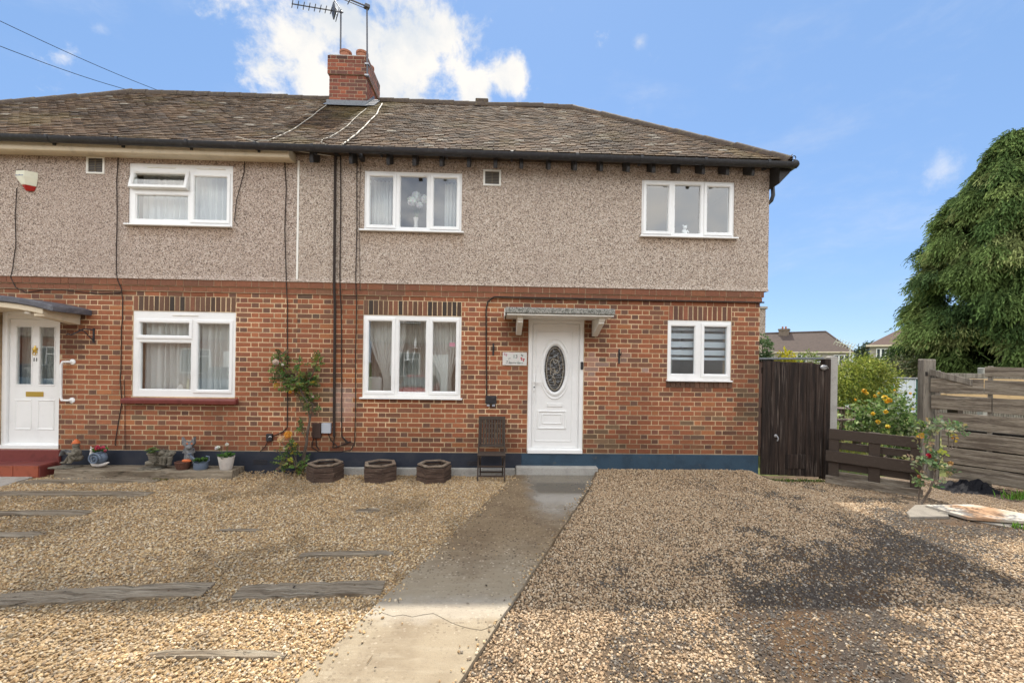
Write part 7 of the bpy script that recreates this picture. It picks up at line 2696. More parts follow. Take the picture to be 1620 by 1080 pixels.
build(mb, 'door_frame', 'shedwhite', SD)
# felt-roofed store right behind the gate
ST = thing('lean_to_store', (5.6, 2.0, -0.06), 'low brown store with a grey sheet roof edge just behind the black gate', 'shed')
mb = MB()
mb.box(4.9, 6.45, 1.75, 3.0, -0.06, 1.86)
build(mb, 'wall', 'brownfascia', ST, bevel=0.01)
mb = MB()
mb.prism([(4.8, 1.885), (6.60, 1.925), (6.60, 1.965), (4.8, 1.93)], 1.66, 3.1, axis='y')
build(mb, 'roof_sheet', 'lead', ST, bevel=0.008)
# rendered rear wing of the neighbouring block
mb = MB()
RW = thing('rear_extension', (6.2, 5.4, -0.06), 'narrow pebbledashed rear extension with a flat coping, glimpsed past the house corner', 'extension')
mb.box(5.6, 6.985, 4.2, 5.25, -0.06, 3.26)
build(mb, 'wall', 'render', RW)
mb = MB()
mb.box(5.6, 7.02, 4.16, 5.25, 3.262, 3.33)
build(mb, 'coping', 'concrete', RW, bevel=0.008)
# bird table and bench glimpsed through the gap
c = at(1338, 643, 10.2)
BT2 = thing('garden_table', (c[0], c[1], -0.06), 'small dark garden table with a white ball on it, seen past the concrete post', 'table')
mb = MB()
z_ = c[2] - 0.03
mb.box(c[0] - 0.30, c[0] + 0.12, c[1] - 0.2, c[1] + 0.2, z_ - 0.025, z_)
build(mb, 'top', 'wood_table', BT2, bevel=0.005)
for sx in (-0.26, 0.08):
    for sy in (-0.16, 0.16):
        mb = MB()
        mb.box(c[0] + sx - 0.02, c[0] + sx + 0.02, c[1] + sy - 0.02, c[1] + sy + 0.02, -0.06, z_ - 0.026)
        build(mb, 'leg', 'wood_table', BT2)
mb = MB()
mb.ball((c[0], c[1] - 0.05, z_ + 0.042), 0.042, None, None, 12)
build(mb, 'white_ball', 'upvc', loc=(c[0], c[1] - 0.05, z_), label='white ball resting on the small dark garden table', cat='ball', smooth=True)
c = at(1336, 660, 9.6)
BN = thing('garden_bench', (c[0], c[1], -0.06), 'low dark bench on the grass in front of the garden table', 'bench')
mb = MB()
mb.box(c[0] - 0.35, c[0] + 0.35, c[1] - 0.12, c[1] + 0.12, 0.55, 0.585)
build(mb, 'seat', 'wood_table', BN, bevel=0.004)
for sx in (-0.3, 0.28):
    mb = MB()
    mb.box(c[0] + sx, c[0] + sx + 0.04, c[1] - 0.1, c[1] + 0.1, -0.06, 0.549)
    build(mb, 'leg', 'wood_table', BN)
# picket fence and stacked timber seen over the board fence
PF = thing('picket_fence', (10.6, 4.2, -0.06), 'pale close-picket fence seen over the top of the board fence', 'fence')
a_, b_ = at(1484, 590, 11.0), at(1660, 592, 11.0)
n = 44
for k in range(n):
    x = a_[0] + (b_[0] - a_[0]) * k / n
    mb = MB()
    mb.prism([(x, -0.06), (x + 0.05, -0.06), (x + 0.05, 1.62), (x + 0.025, 1.655), (x, 1.62)], 4.19, 4.21, axis='y')
    build(mb, 'picket', 'postwood', PF)
mb = MB()
mb.box(a_[0], b_[0], 4.212, 4.25, 1.35, 1.43)
mb.box(a_[0], b_[0], 4.212, 4.25, 0.3, 0.38)
build(mb, 'rail', 'postwood', PF)
c = at(1557, 590, 9.8)
mb = MB()
mb.box(c[0] - 0.08, c[0] + 0.08, 2.95, 3.08, -0.06, at(1557, 581.5, 9.8)[2])
build(mb, 'concrete_post', 'concrete_light', loc=(c[0], 3.0, -0.06), label='pale concrete post behind the board fence, near the slanting board', cat='post', bevel=0.01)
TS = thing('timber_stack', (9.6, 1.6, -0.06), 'stack of fresh tan timber behind the gaps of the board fence', 'timber')
rnd = random.Random(77)
for k in range(7):
    mb = MB()
    z = 1.0 + 0.10 * k
    x = 8.75 + rnd.uniform(-0.1, 0.1)
    mb.box(x, x + 2.4, 1.2 + rnd.uniform(-.04, .04), 1.36, z, z + 0.085)
    build(mb, 'timber', 'tan' if k % 3 else 'postwood', TS, bevel=0.004)
for x in (8.9, 10.9):
    mb = MB()
    mb.box(x, x + 0.1, 1.2, 1.4, -0.06, 0.998)
    build(mb, 'trestle', 'darkwood', TS)

# ------------------------------------------------------------------ large drooping conifer
def conifer(base, H, R, n_clump, seed, label, name='conifer'):
    T = thing(name, base, label, 'tree')
    rs = np.random.RandomState(seed)
    mb = MB()
    mb.tube([(base[0], base[1], base[2]), (base[0] + 0.1, base[1], base[2] + H * 0.5), (base[0], base[1], base[2] + H * 0.97)], [0.38, 0.22, 0.03], 10)
    build(mb, 'trunk', 'bark', T, smooth=True)
    mb = MB()
    rnd = random.Random(seed)
    for k in range(26):
        z = base[2] + H * (0.08 + 0.85 * k / 26)
        a = rnd.uniform(0, 6.28)
        r = R * (1 - (k / 26) ** 1.4) * 0.75
        mb.tube([(base[0], base[1], z), (base[0] + r * 0.6 * math.cos(a), base[1] + r * 0.6 * math.sin(a), z + 0.3), (base[0] + r * math.cos(a), base[1] + r * math.sin(a), z + 0.15)], [0.08, 0.05, 0.02], 6)
    build(mb, 'limbs', 'bark', T, smooth=True)
    parts = []
    # boughs: each a drooping fan of flat sprays
    nb_ = n_clump // 11
    bh, bt, br = rs.random(nb_) ** 0.95, rs.uniform(0, 2 * np.pi, nb_), 0.78 + 0.34 * rs.random(nb_)
    bi = rs.randint(0, nb_, n_clump)
    hz = np.clip(bh[bi] + rs.normal(size=n_clump) * 0.016 - 0.02 * rs.random(n_clump), 0, 0.995)
    th = bt[bi] + rs.normal(size=n_clump) * 0.085
    prof = lambda h: R * np.interp(h, (0, 0.13, 0.3, 0.4, 0.52, 0.66, 0.79, 0.9, 0.97, 1.0), (0.92, 0.97, 1.0, 0.97, 0.88, 0.71, 0.45, 0.20, 0.07, 0.01))
    lob = np.array([0.88 + 0.44 * mnoise.noise(Vector((math.cos(t_) * 2.2, math.sin(t_) * 2.2, h * 9))) for t_, h in zip(th, hz)])
    rad = prof(hz) * (0.5 + 0.5 * lob) * br[bi] * (0.84 + 0.18 * rs.random(n_clump)) + 0.12 * rs.random(n_clump)
    c0 = np.stack([base[0] + rad * np.cos(th), base[1] + rad * np.sin(th), base[2] + 0.3 + hz * (H - 0.3)], 1)
    out_ = np.stack([np.cos(th), np.sin(th), np.zeros(n_clump)], 1)
    NF, NS = 14, 8
    size = (0.42 + 0.34 * rs.random(n_clump)) * (1.0 - 0.35 * hz)
    pal = np.array([(0.080, 0.125, 0.038), (0.112, 0.160, 0.048), (0.155, 0.200, 0.062), (0.055, 0.090, 0.032), (0.205, 0.230, 0.085)])
    bcol_ = pal[rs.choice(5, nb_, p=[.24, .28, .22, .14, .12])]
    ccol = bcol_[bi] * (0.8 + 0.4 * rs.random(n_clump))[:, None]
    V, C = [], []
    for f in range(NF):
        jd = out_ * (0.55 + 0.35 * rs.random(n_clump))[:, None] + 0.50 * rs.normal(size=(n_clump, 3))
        jd[:, 2] = -0.12 - 0.60 * rs.random(n_clump)
        jd /= np.linalg.norm(jd, axis=1)[:, None]
        start = c0 + 0.16 * rs.normal(size=(n_clump, 3)) * size[:, None]
        for s_ in range(NS):
            u = (s_ + rs.random(n_clump)) / NS
            p = start + jd * (u * size)[:, None]
            p[:, 2] -= 0.45 * size * u ** 2
            ax = jd.copy()
            ax[:, 2] -= 1.15 * u
            ax += 0.40 * rs.normal(size=(n_clump, 3))
            ax /= np.linalg.norm(ax, axis=1)[:, None]
            sd = np.cross(ax, out_ + 0.5 * rs.normal(size=(n_clump, 3)))
            sd /= np.linalg.norm(sd, axis=1)[:, None]
            l = (0.11 + 0.12 * rs.random(n_clump))[:, None]
            w_ = (0.014 + 0.015 * rs.random(n_clump))[:, None]
            V.append(np.stack([p, p + ax * l * 0.45 + sd * w_, p + ax * l, p + ax * l * 0.45 - sd * w_], 1))
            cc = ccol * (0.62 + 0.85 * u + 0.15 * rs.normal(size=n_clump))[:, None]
            C.append(np.repeat(cc[:, None, :], 4, 1))
    V = np.concatenate(V).reshape(-1, 3)
    C = np.concatenate(C).reshape(-1, 3)
    parts.append((V, np.arange(len(V)).reshape(-1, 4), C))
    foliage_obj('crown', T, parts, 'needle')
    return T


cb = at(1596, 590, 17.0)
conifer((cb[0], 10.2, -0.06), 11.55, 3.2, 4800, 71, 'tall dark drooping conifer behind the board fence, its whole left outline against the sky')
cb = at(1720, 590, 18.5)
conifer((cb[0], 11.7, -0.06), 12.6, 3.9, 2600, 72, 'second drooping conifer cut off by the right edge, behind the first one')

# ------------------------------------------------------------------ far houses
def far_house(base, rot, x0, x1, y0, y1, ze, zr, hipl, hipr, label, roofm, wins, chim=None, wallm='farwall', group='houses beyond the back gardens'):
    T = thing('distant_house', base, label, 'house', group)
    T.rotation_euler = (0, 0, rot)
    x0, x1, y0, y1 = x0 + base[0], x1 + base[0], y0 + base[1], y1 + base[1]
    mb = MB()
    mb.box(x0, x1, y0, y1, -0.06, ze)
    build(mb, 'wall', wallm, T)
    ym = (y0 + y1) / 2
    ov = 0.35
    mb = MB()
    a, b, c, d = (x0 - ov, y0 - ov, ze), (x1 + ov, y0 - ov, ze), (x1 + ov, y1 + ov, ze), (x0 - ov, y1 + ov, ze)
    r0, r1 = (x0 - ov + hipl, ym, zr), (x1 + ov - hipr, ym, zr)
    mb.add([a, b, c, d, r0, r1], [(0, 1, 5, 4), (1, 2, 5), (2, 3, 4, 5), (3, 0, 4), (3, 2, 1, 0)])
    rf = build(mb, 'roof', roofm, T)
    mb = MB()
    mb.bar(a, b, 0.16, 0.18)
    mb.bar(b, c, 0.16, 0.18)
    build(mb, 'gutter', 'cream', rf)
    mb = MB()
    mb.tube([r0, r1], 0.14, 6)
    mb.tube([r1, b], 0.12, 6)
    build(mb, 'ridge', roofm, rf)
    for (wx0, wx1, wz0_, wz1_, nl) in wins:
        mb = MB()
        wx0, wx1 = wx0 + base[0], wx1 + base[0]
        hs = [(wx0 + (wx1 - wx0) * k / nl + 0.07, wx0 + (wx1 - wx0) * (k + 1) / nl - 0.07, wz0_ + 0.08, wz1_ - 0.08) for k in range(nl)]
        wallsheet(mb, wx0, wx1, wz0_, wz1_, y0 - 0.06, hs, 0.06)
        wn = build(mb, 'window', 'upvc', T)
        mb = MB()
        mb.box(wx0 + 0.03, wx1 - 0.03, y0 - 0.02, y0 - 0.012, wz0_ + 0.03, wz1_ - 0.03)
        build(mb, 'pane', 'farglass', wn)
    if chim:
        (cx_, cy_, cw, ch) = chim
        cx_, cy_ = cx_ + base[0], cy_ + base[1]
        mb = MB()
        mb.box(cx_ - cw / 2, cx_ + cw / 2, cy_ - cw / 2, cy_ + cw / 2, ze, zr + ch)
        mb.box(cx_ - cw / 2 - 0.08, cx_ + cw / 2 + 0.08, cy_ - cw / 2 - 0.08, cy_ + cw / 2 + 0.08, zr + ch + 0.002, zr + ch + 0.25)
        ck = build(mb, 'chimney', 'farchimney', rf)
        for k in (-1, 1):
            mb = MB()
            mb.lathe([(0.14, 0), (0.12, 0.4)], (cx_ + k * 0.22, cy_, zr + ch + 0.25), 10)
            build(mb, 'chimney_pot', 'pot', rf)
    return T


MT['farglass'] = mat('far_window_glass', (0.05, 0.06, 0.07), 0.08, spec=0.8)
MT['farchimney'] = mat('far_chimney_brick', (0.17, 0.13, 0.10), 0.9, [(5, 0.7, 0.45, 0.7)])
q1, q2 = at(1346, 557, 58.0), at(1377, 547, 42.0)
far_house((q1[0], q1[1], -0.06), -0.72, -20.0, 0.0, 0.0, 8.0, q1[2], 7.15, 3.4, 3.4, 'long far house with a dark brown roof, seen beyond the black gate', 'farroof',
          [(-8.6, -7.7, 2.4, 3.55, 2), (-6.8, -5.1, 2.4, 3.6, 3), (-4.1, -3.4, 2.5, 3.5, 1), (-1.9, -0.1, 2.3, 3.55, 3)], (-8.4, 4.0, 1.35, 0.35))
far_house((q2[0], q2[1], -0.06), -0.72, 0.0, 11.0, 0.0, 8.0, q2[2], 6.0, 2.9, 2.9, 'far house with a reddish roof showing left of the big conifer', 'farroof_red',
          [(0.45, 1.5, 2.65, 3.75, 3), (2.6, 3.4, 2.65, 3.75, 2)])
# aerial above the far roof
c0, c1 = at(1345, 570, 30), at(1345, 545, 30)
FA = thing('tv_aerial', tuple(c0 - np.array((0, 0, 1.0))), 'white many-rod aerial standing in front of the far brown roof', 'aerial')
mb = MB()
mb.tube([c0 - np.array((0, 0, 1.0)), c1], 0.035, 6)
build(mb, 'mast', 'upvc_old', FA)
a_, b_ = at(1322, 540, 30), at(1350, 549, 30)
mb = MB()
mb.tube([a_, b_], 0.03, 6)
build(mb, 'boom', 'upvc_old', FA)
for k in range(7):
    q_ = a_ + (b_ - a_) * k / 6
    mb = MB()
    mb.tube([q_ + np.array((-0.1, -0.3, 0.22)), q_ + np.array((0.1, 0.3, -0.2))], 0.022, 5)
    build(mb, 'director', 'upvc_old', FA)
mb = MB()
mb.box(c0[0] - 0.5, c0[0] + 0.5, c0[1] - 0.5, c0[1] + 0.5, -0.06, c0[2] - 1.0)
build(mb, 'garden_store', 'farwall', loc=(c0[0], c0[1], -0.06), label='small pale outbuilding carrying the white many-rod aerial', cat='outbuilding')

# ------------------------------------------------------------------ across the street (seen only as reflections in the panes)
MT['redbrick_far'] = mat('street_brick', (0.24, 0.11, 0.07), 0.9, [(30, 0.7, 0.45, 0.7), (3, 0.85, 0.5, 0.7)])
for (x0, x1, lab) in ((-24.5, -10.0, 'pebbledashed semi across the street, the one opposite number 11'), (-6.5, 8.0, 'pebbledashed semi across the street, the one facing the camera side of number 13'), (11.5, 26.0, 'pebbledashed semi across the street, the one opposite the gate')):
    yf = -15.6
    T = thing('street_house', ((x0 + x1) / 2, yf - 3, 0.0), lab, 'house', 'houses across the street')
    mb = MB()
    mb.box(x0, x1, yf - 6, yf, 0.0, 2.75)
    build(mb, 'brick_wall', 'redbrick_far', T)
    mb = MB()
    mb.box(x0 - 0.05, x1 + 0.05, yf - 6.05, yf + 0.05, 2.752, 4.95)
    build(mb, 'rendered_wall', 'render', T)
    mb = MB()
    ze, zr, ov, ym = 4.95, 7.4, 0.4, yf - 3
    a, b, c, d = (x0 - ov, yf + ov, ze), (x1 + ov, yf + ov, ze), (x1 + ov, yf - 6 - ov, ze), (x0 - ov, yf - 6 - ov, ze)
    mb.add([a, b, c, d, (x0 + 2.8, ym, zr), (x1 - 2.8, ym, zr)], [(0, 1, 5, 4), (1, 2, 5), (2, 3, 4, 5), (3, 0, 4), (3, 2, 1, 0)])
    rf = build(mb, 'roof', 'farroof', T)
    mb = MB()
    xm = (x0 + x1) / 2
    mb.box(xm - 0.4, xm + 0.4, ym - 0.45, ym + 0.45, 6.6, 8.3)
    build(mb, 'chimney', 'farchimney', rf)
    for wx in (x0 + 1.0, x0 + 4.6, x1 - 6.1, x1 - 2.5):
        for (za, zb_) in ((1.0, 2.25), (3.75, 4.7)):
            mb = MB()
            hs = [(wx + 0.06, wx + 0.80, za + 0.06, zb_ - 0.42), (wx + 0.06, wx + 0.80, zb_ - 0.36, zb_ - 0.06), (wx + 0.86, wx + 1.44, za + 0.06, zb_ - 0.06)]
            n0 = len(mb.v)
            wallsheet(mb, wx, wx + 1.5, za, zb_, 0.0, hs, 0.05)
            mb.v = [(2 * wx + 1.5 - v[0], yf + 0.10 - v[1], v[2]) for v in mb.v]
            wn = build(mb, 'window', 'upvc', T)
            mb = MB()
            mb.box(wx + 0.02, wx + 1.48, yf + 0.056, yf + 0.064, za + 0.02, zb_ - 0.02)
            build(mb, 'pane', 'farglass', wn)
    for dx in (x0 + 3.1, x1 - 3.95):
        mb = MB()
        mb.box(dx, dx + 0.85, yf + 0.002, yf + 0.05, 0.1, 2.15)
        build(mb, 'front_door', 'upvc', T)


def car(cx, cy, paint, label):
    """small hatchback, nose to +x"""
    T = thing('parked_car', (cx, cy, -0.05), label, 'car', 'cars parked across the street')
    sec = [(-1.95, 0.35, 0.80, 0.82), (-1.90, 0.30, 1.02, 0.84), (-1.2, 0.28, 1.00, 0.86), (0.0, 0.28, 0.98, 0.86), (0.75, 0.28, 0.95, 0.86), (1.55, 0.30, 0.82, 0.82), (1.92, 0.36, 0.66, 0.72)]
    vs, fs = [], []
    for (x, zl, zh, hw_) in sec:
        vs += [(x, -hw_, zl), (x, -hw_ - 0.02, (zl + zh) / 2), (x, -hw_ + 0.05, zh), (x, hw_ - 0.05, zh), (x, hw_ + 0.02, (zl + zh) / 2), (x, hw_, zl)]
    for i in range(len(sec) - 1):
        for k in range(6):
            fs.append((i * 6 + k, i * 6 + (k + 1) % 6, (i + 1) * 6 + (k + 1) % 6, (i + 1) * 6 + k))
    fs += [tuple(range(6)), tuple((len(sec) - 1) * 6 + k for k in range(5, -1, -1))]
    mv = lambda q_: [(cx + v[0], cy + v[1], v[2] - 0.05) for v in q_]
    mb = MB()
    mb.add(mv(vs), fs)
    body = build(mb, 'body', paint, T, smooth=True, bevel=0.03)
    for (rows, m, nm, e) in (([(-1.80, 1.0, 0.76), (-1.35, 1.44, 0.62), (0.10, 1.47, 0.62), (0.92, 0.97, 0.76)], 'farglass', 'glasshouse', 0.0), ([(-1.42, 1.425, 0.63), (-1.30, 1.475, 0.60), (0.05, 1.50, 0.60), (0.22, 1.45, 0.62)], paint, 'roof_panel', 0.0)):
        vs, fs = [], []
        for (x, z, hw_) in rows:
            vs += [(x, -hw_, z), (x, hw_, z)]
        nn = len(rows)
        mb = MB()
        lo = [(x, s_ * 0.80, 0.97) for x in (-1.85, 1.0) for s_ in (-1, 1)] if nm == 'glasshouse' else None
        if lo:
            allv = vs + lo
            fs = [(2 * i, 2 * i + 1, 2 * i + 3, 2 * i + 2) for i in range(nn - 1)]
            fs += [(8, 0, 2, 4, 6, 10), (9, 11, 7, 5, 3, 1), (8, 9, 1, 0), (10, 6, 7, 11)]
            mb.add(mv(allv), fs)
        else:
            allv = vs + [(v[0], v[1], v[2] - 0.03) for v in vs]
            fs = [(2 * i, 2 * i + 1, 2 * i + 3, 2 * i + 2) for i in range(nn - 1)] + [(8 + 2 * i, 8 + 2 * i + 2, 8 + 2 * i + 3, 8 + 2 * i + 1) for i in range(nn - 1)]
            fs += [(2 * i, 2 * i + 2, 8 + 2 * i + 2, 8 + 2 * i) for i in range(nn - 1)] + [(2 * i + 1, 8 + 2 * i + 1, 8 + 2 * i + 3, 2 * i + 3) for i in range(nn - 1)] + [(0, 8, 9, 1), (6, 7, 15, 14)]
            mb.add(mv(allv), fs)
        build(mb, nm, m, T, smooth=False)
    for wx in (-1.25, 1.22):
        for s_ in (-1, 1):
            mb = MB()
            mb.lathe([(0.20, -0.11), (0.30, -0.11), (0.32, -0.07), (0.32, 0.07), (0.30, 0.11), (0.20, 0.11)], (cx + wx, cy + s_ * 0.76, 0.27), 20, axis='y')
            wh = build(mb, 'wheel', 'tyre', T, smooth=True)
            mb = MB()
            mb.lathe([(0.19, -0.09), (0.19, 0.09)], (cx + wx, cy + s_ * 0.76, 0.27), 16, axis='y')
            build(mb, 'rim', 'metal', wh)
    for s_ in (-1, 1):
        mb = MB()
        mb.ball((cx + 1.80, cy + s_ * 0.60, 0.62), 0.10, 0.13, 0.06, 10)
        build(mb, 'headlight', 'upvc', T, smooth=True)
        mb = MB()
        mb.box(cx - 1.96, cx - 1.90, cy + s_ * 0.68 - 0.1, cy + s_ * 0.68 + 0.1, 0.66, 0.86)
        build(mb, 'tail_light', 'redlens', T, bevel=0.01)
    return T


car(-3.4, -12.0, 'pinkpaint', 'bright red hatchback parked end-on across the street').rotation_euler = (0, 0, math.pi / 2)
bpy.data.objects['parked_car'].scale = (0.85, 0.85, 0.82)
car(-10.3, -11.6, 'bluepaint', 'blue-grey hatchback parked across the street, the nearer of two')
car(-19.4, -11.6, 'bluepaint', 'blue-grey hatchback parked farther along the street opposite number 11')

# ================================================================== GRAVEL STONES (stuff)
def stone_cloud(name, pts, cols, size, flat, seed, mat_name='stonechip', subdiv=2):
    """points carrying colour, size and turn; geometry nodes put one rounded stone on each"""
    n = len(pts)
    rs = np.random.RandomState(seed)
    me = bpy.data.meshes.new(name)
    me.vertices.add(n)
    me.vertices.foreach_set('co', np.asarray(pts, float).ravel())
    a = me.attributes.new('scol', 'FLOAT_COLOR', 'POINT')
    a.data.foreach_set('color', np.concatenate([cols, np.ones((n, 1))], 1).ravel())
    s = size * (0.55 + 0.75 * rs.random(n) ** 1.4)
    sc = np.stack([s * (0.8 + 0.6 * rs.random(n)), s * (0.65 + 0.5 * rs.random(n)), s * flat * (0.75 + 0.5 * rs.random(n))], 1)
    a = me.attributes.new('ssc', 'FLOAT_VECTOR', 'POINT')
    a.data.foreach_set('vector', sc.ravel())
    rot = np.stack([0.5 * rs.normal(size=n), 0.5 * rs.normal(size=n), rs.uniform(0, 6.283, n)], 1)
    a = me.attributes.new('srot', 'FLOAT_VECTOR', 'POINT')
    a.data.foreach_set('vector', rot.ravel())
    me.update()
    ob = bpy.data.objects.new(name, me)
    COL.objects.link(ob)
    ob['kind'] = 'stuff'
    ng = bpy.data.node_groups.new(name, 'GeometryNodeTree')
    ng.interface.new_socket('Geometry', in_out='INPUT', socket_type='NodeSocketGeometry')
    ng.interface.new_socket('Geometry', in_out='OUTPUT', socket_type='NodeSocketGeometry')
    N, L = ng.nodes, ng.links
    gi, go = N.new('NodeGroupInput'), N.new('NodeGroupOutput')
    ico = N.new('GeometryNodeMeshIcoSphere')
    ico.inputs['Radius'].default_value = 1.0
    ico.inputs['Subdivisions'].default_value = subdiv
    sp = N.new('GeometryNodeSetPosition')
    nz = N.new('ShaderNodeTexNoise')
    nz.inputs['Scale'].default_value = 0.9
    sub = N.new('ShaderNodeVectorMath')
    sub.operation = 'SUBTRACT'
    sub.inputs[1].default_value = (0.5, 0.5, 0.5)
    L.new(nz.outputs['Color'], sub.inputs[0])
    mul = N.new('ShaderNodeVectorMath')
    mul.operation = 'SCALE'
    mul.inputs['Scale'].default_value = 1.1
    L.new(sub.outputs[0], mul.inputs[0])
    L.new(ico.outputs['Mesh'], sp.inputs['Geometry'])
    L.new(mul.outputs[0], sp.inputs['Offset'])
    sm = N.new('GeometryNodeSetMaterial')
    sm.inputs['Material'].default_value = MT[mat_name]
    L.new(sp.outputs[0], sm.inputs['Geometry'])
    ip = N.new('GeometryNodeInstanceOnPoints')
    def attr(nm):
        q_ = N.new('GeometryNodeInputNamedAttribute')
        q_.data_type = 'FLOAT_VECTOR'
        q_.inputs['Name'].default_value = nm
        return q_.outputs['Attribute']
    L.new(gi.outputs[0], ip.inputs['Points'])
    L.new(sm.outputs[0], ip.inputs['Instance'])
    L.new(attr('ssc'), ip.inputs['Scale'])
    e2r = N.new('FunctionNodeEulerToRotation')
    L.new(attr('srot'), e2r.inputs[0])
    L.new(e2r.outputs[0], ip.inputs['Rotation'])
    L.new(ip.outputs['Instances'], go.inputs[0])
    md = ob.modifiers.new('stones', 'NODES')
    md.node_group = ng
    return ob


def infrustum(x, y, mx=330, my=260):
    px, py = [], []
    d = np.stack([x - _C[0], y - _C[1], np.full_like(x, -_C[2])], 1)
    w_ = d @ _F
    ok = w_ > 0.25
    ws = np.where(ok, w_, 1)
    px = 810 + FPX * (d @ _R) / ws
    py = HZ - FPX * (d @ _U) / ws
    return ok & (px > -mx) & (px < 1620 + mx) & (py < 1080 + my)


def palette(n, rs, pal, wts):
    pal = np.array(pal)
    w_ = np.array(wts, float)
    c = pal[rs.choice(len(pal), n, p=w_ / w_.sum())]
    mean = (pal * (w_ / w_.sum())[:, None]).sum(0)
    c = mean + (c - mean) * 0.72
    return c * (0.84 + 0.32 * rs.random(n))[:, None]


# left bed: golden flint chippings
rs = np.random.RandomState(5)
N_ = 370000
x = rs.uniform(-11.5, 1.0, N_)
y = -6.2 + 6.15 * rs.random(N_)
k = infrustum(x, y) & (x < 0.30 + 0.315 * (y + 0.08) + 0.03 - 0.05 * rs.random(N_))
dens = np.clip(0.62 + 0.14 * (-(y)), 0, 1) * np.clip(0.88 + 0.5 * np.array([fbm(a_, b_, 41, 0.9) for a_, b_ in zip(x, y)]), 0.45, 1)
k &= rs.random(N_) < dens
# keep the timbers showing; stones creep over their edges
for (a, b, wd) in SLEEPERS:
    d = np.array((b.x - a.x, b.y - a.y))
    L_ = np.linalg.norm(d)
    d /= L_
    u = (x - a.x) * d[0] + (y - a.y) * d[1]
    v = -(x - a.x) * d[1] + (y - a.y) * d[0]
    near = (np.abs(v) < wd) & (u > -0.2) & (u < L_ + 0.2)
    nz_ = np.zeros(N_)
    nz_[near] = [fbm(p_, q_, 55, 3.2) for p_, q_ in zip(x[near], y[near])]
    edge = wd / 2 - 0.012 * rs.random(N_) - 0.09 * np.clip(nz_ + 0.05, 0, 0.6)
    endm = 0.10 + 0.35 * nz_ + 0.06 * rs.random(N_)
    cover = rs.random(N_) < 0.07
    k &= ~((np.abs(v) < edge) & (u > endm) & (u < L_ - endm) & ~cover)
k &= ~((x < -6.66) & (y > -0.82) & (rs.random(N_) > 0.12))
k &= ~((x > sx0) & (x < sx1) & (y > -0.33))
k &= y < -0.04
x, y = x[k], y[k]
n = len(x)
z = np.array([-0.012 + 0.010 * fbm(a, b, 0, 1.1) for a, b in zip(x, y)])
z += 0.002 + 0.011 * rs.random(n) ** 1.5
z += 0.05 * np.exp(-((x + 3.4) / 0.9) ** 2) * np.clip(1 + (y + 0.05) / 0.35, 0, 1)
# a few stones kicked onto the edges of the path
ne = 700
ye = -6.0 + 5.7 * rs.random(ne)
side = rs.random(ne) < 0.65
off_ = rs.exponential(0.05, ne) + 0.002
xl_, xr_ = 0.30 + 0.315 * (ye + 0.08), 1.62 + 0.41 * (ye + 0.05)
xe = np.where(side, xl_ + off_, xr_ - off_)
ke = (xe > xl_) & (xe < xr_)
x, y, z = np.concatenate([x, xe[ke]]), np.concatenate([y, ye[ke]]), np.concatenate([z, np.full(ke.sum(), 0.028)])
n = len(x)
cols = palette(n, rs, [(0.44, 0.285, 0.125), (0.56, 0.42, 0.24), (0.34, 0.20, 0.082), (0.62, 0.53, 0.39), (0.46, 0.37, 0.26), (0.20, 0.135, 0.08), (0.28, 0.25, 0.21)], [26, 22, 17, 13, 11, 8, 4])
stone_dark = np.array([sstep(0.12, 0.5, fbm(a, b, 31, 0.7)) for a, b in zip(x, y)])
cols *= (1 - 0.30 * stone_dark)[:, None]
stone_cloud('gravel', np.stack([x, y, z], 1), cols, 0.0093, 0.55, 101, subdiv=2)

# driveway: paler rounded pebbles set in the surface
rs = np.random.RandomState(6)
N_ = 390000
x = rs.uniform(-1.4, 8.8, N_)
y = -6.2 + 6.2 * rs.random(N_)
k = infrustum(x, y) & (x > 1.62 + 0.41 * (y + 0.05) + 0.004)
x, y = x[k], y[k]
stone_dark = np.array([drive_dark(a, b) for a, b in zip(x, y)])
soil = np.array([drive_soil(a, b) for a, b in zip(x, y)])
k = (rs.random(len(x)) < (0.84 - 0.38 * stone_dark - 0.62 * soil)) & ~((y > -0.02) & (x < 4.25))
k &= ~((x > 5.05) & (x < 6.4) & (y > -2.1) & (y < -1.35) & (rs.random(len(x)) < 0.8))
x, y, stone_dark, soil = x[k], y[k], stone_dark[k], soil[k]
n = len(x)
z = np.array([drive_z(a, b) for a, b in zip(x, y)]) + 0.0005 + 0.007 * rs.random(n) - 0.003 * stone_dark
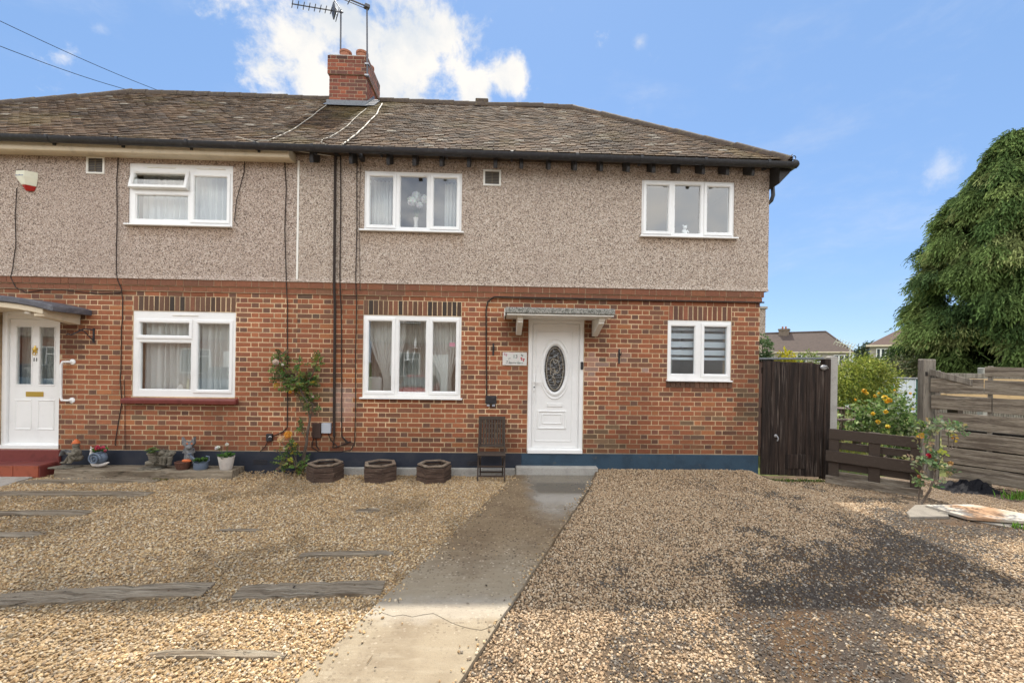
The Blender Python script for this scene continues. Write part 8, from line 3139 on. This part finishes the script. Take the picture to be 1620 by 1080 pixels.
cols = palette(n, rs, [(0.41, 0.285, 0.17), (0.50, 0.385, 0.26), (0.29, 0.185, 0.105), (0.60, 0.50, 0.38), (0.20, 0.13, 0.075), (0.37, 0.30, 0.22)], [27, 22, 20, 11, 12, 8])
dk_ = palette(n, rs, [(0.085, 0.078, 0.070), (0.135, 0.118, 0.10), (0.30, 0.19, 0.08), (0.42, 0.37, 0.30), (0.10, 0.07, 0.045)], [30, 26, 12, 8, 22])
kk = np.clip(stone_dark * 1.25, 0, 0.95)[:, None]
sel = (rs.random(n) < kk[:, 0])[:, None]
cols = np.where(sel, dk_, cols * np.array((1.0, 0.985, 0.94))) * (1 - 0.15 * stone_dark)[:, None]
cols = cols * (1 - 0.45 * soil)[:, None] + np.array((0.12, 0.085, 0.055)) * (0.45 * soil)[:, None]
stone_cloud('driveway_pebbles', np.stack([x, y, z], 1), cols, 0.0080, 0.72, 102, subdiv=2)

# fallen leaves, twigs and dark clods lying on the gravel
rs = random.Random(90)
mb = MB()
for k in range(420):
    px, py = rs.uniform(0, 1620), rs.uniform(760, 1070)
    p = G(px, py, 0.0)
    if path_left(p[1]) < p[0] < path_right(p[1]) and rs.random() < 0.7:
        continue
    z = 0.016 if p[0] < path_left(p[1]) else drive_z(p[0], p[1]) + 0.02
    if path_left(p[1]) < p[0] < path_right(p[1]):
        z = 0.03
    a = rs.uniform(0, 6.28)
    r = rs.random()
    col = rs.choice([(0.07, 0.045, 0.03), (0.12, 0.075, 0.045), (0.05, 0.04, 0.035), (0.18, 0.12, 0.06)])
    if r < 0.6:
        leaf_quad(mb, (p[0], p[1], z), (math.cos(a), math.sin(a), rs.uniform(-.1, .3)), (0, 0, 1), rs.uniform(0.015, 0.035), rs.uniform(0.01, 0.018), col)
    else:
        L_ = rs.uniform(0.02, 0.07)
        mb.tube([(p[0], p[1], z), (p[0] + L_ * math.cos(a), p[1] + L_ * math.sin(a), z + rs.uniform(0, 0.008))], 0.002, 4, 0, col)
build(mb, 'leaf_litter', 'leaf', colors=True, kind='stuff', fixn=False)
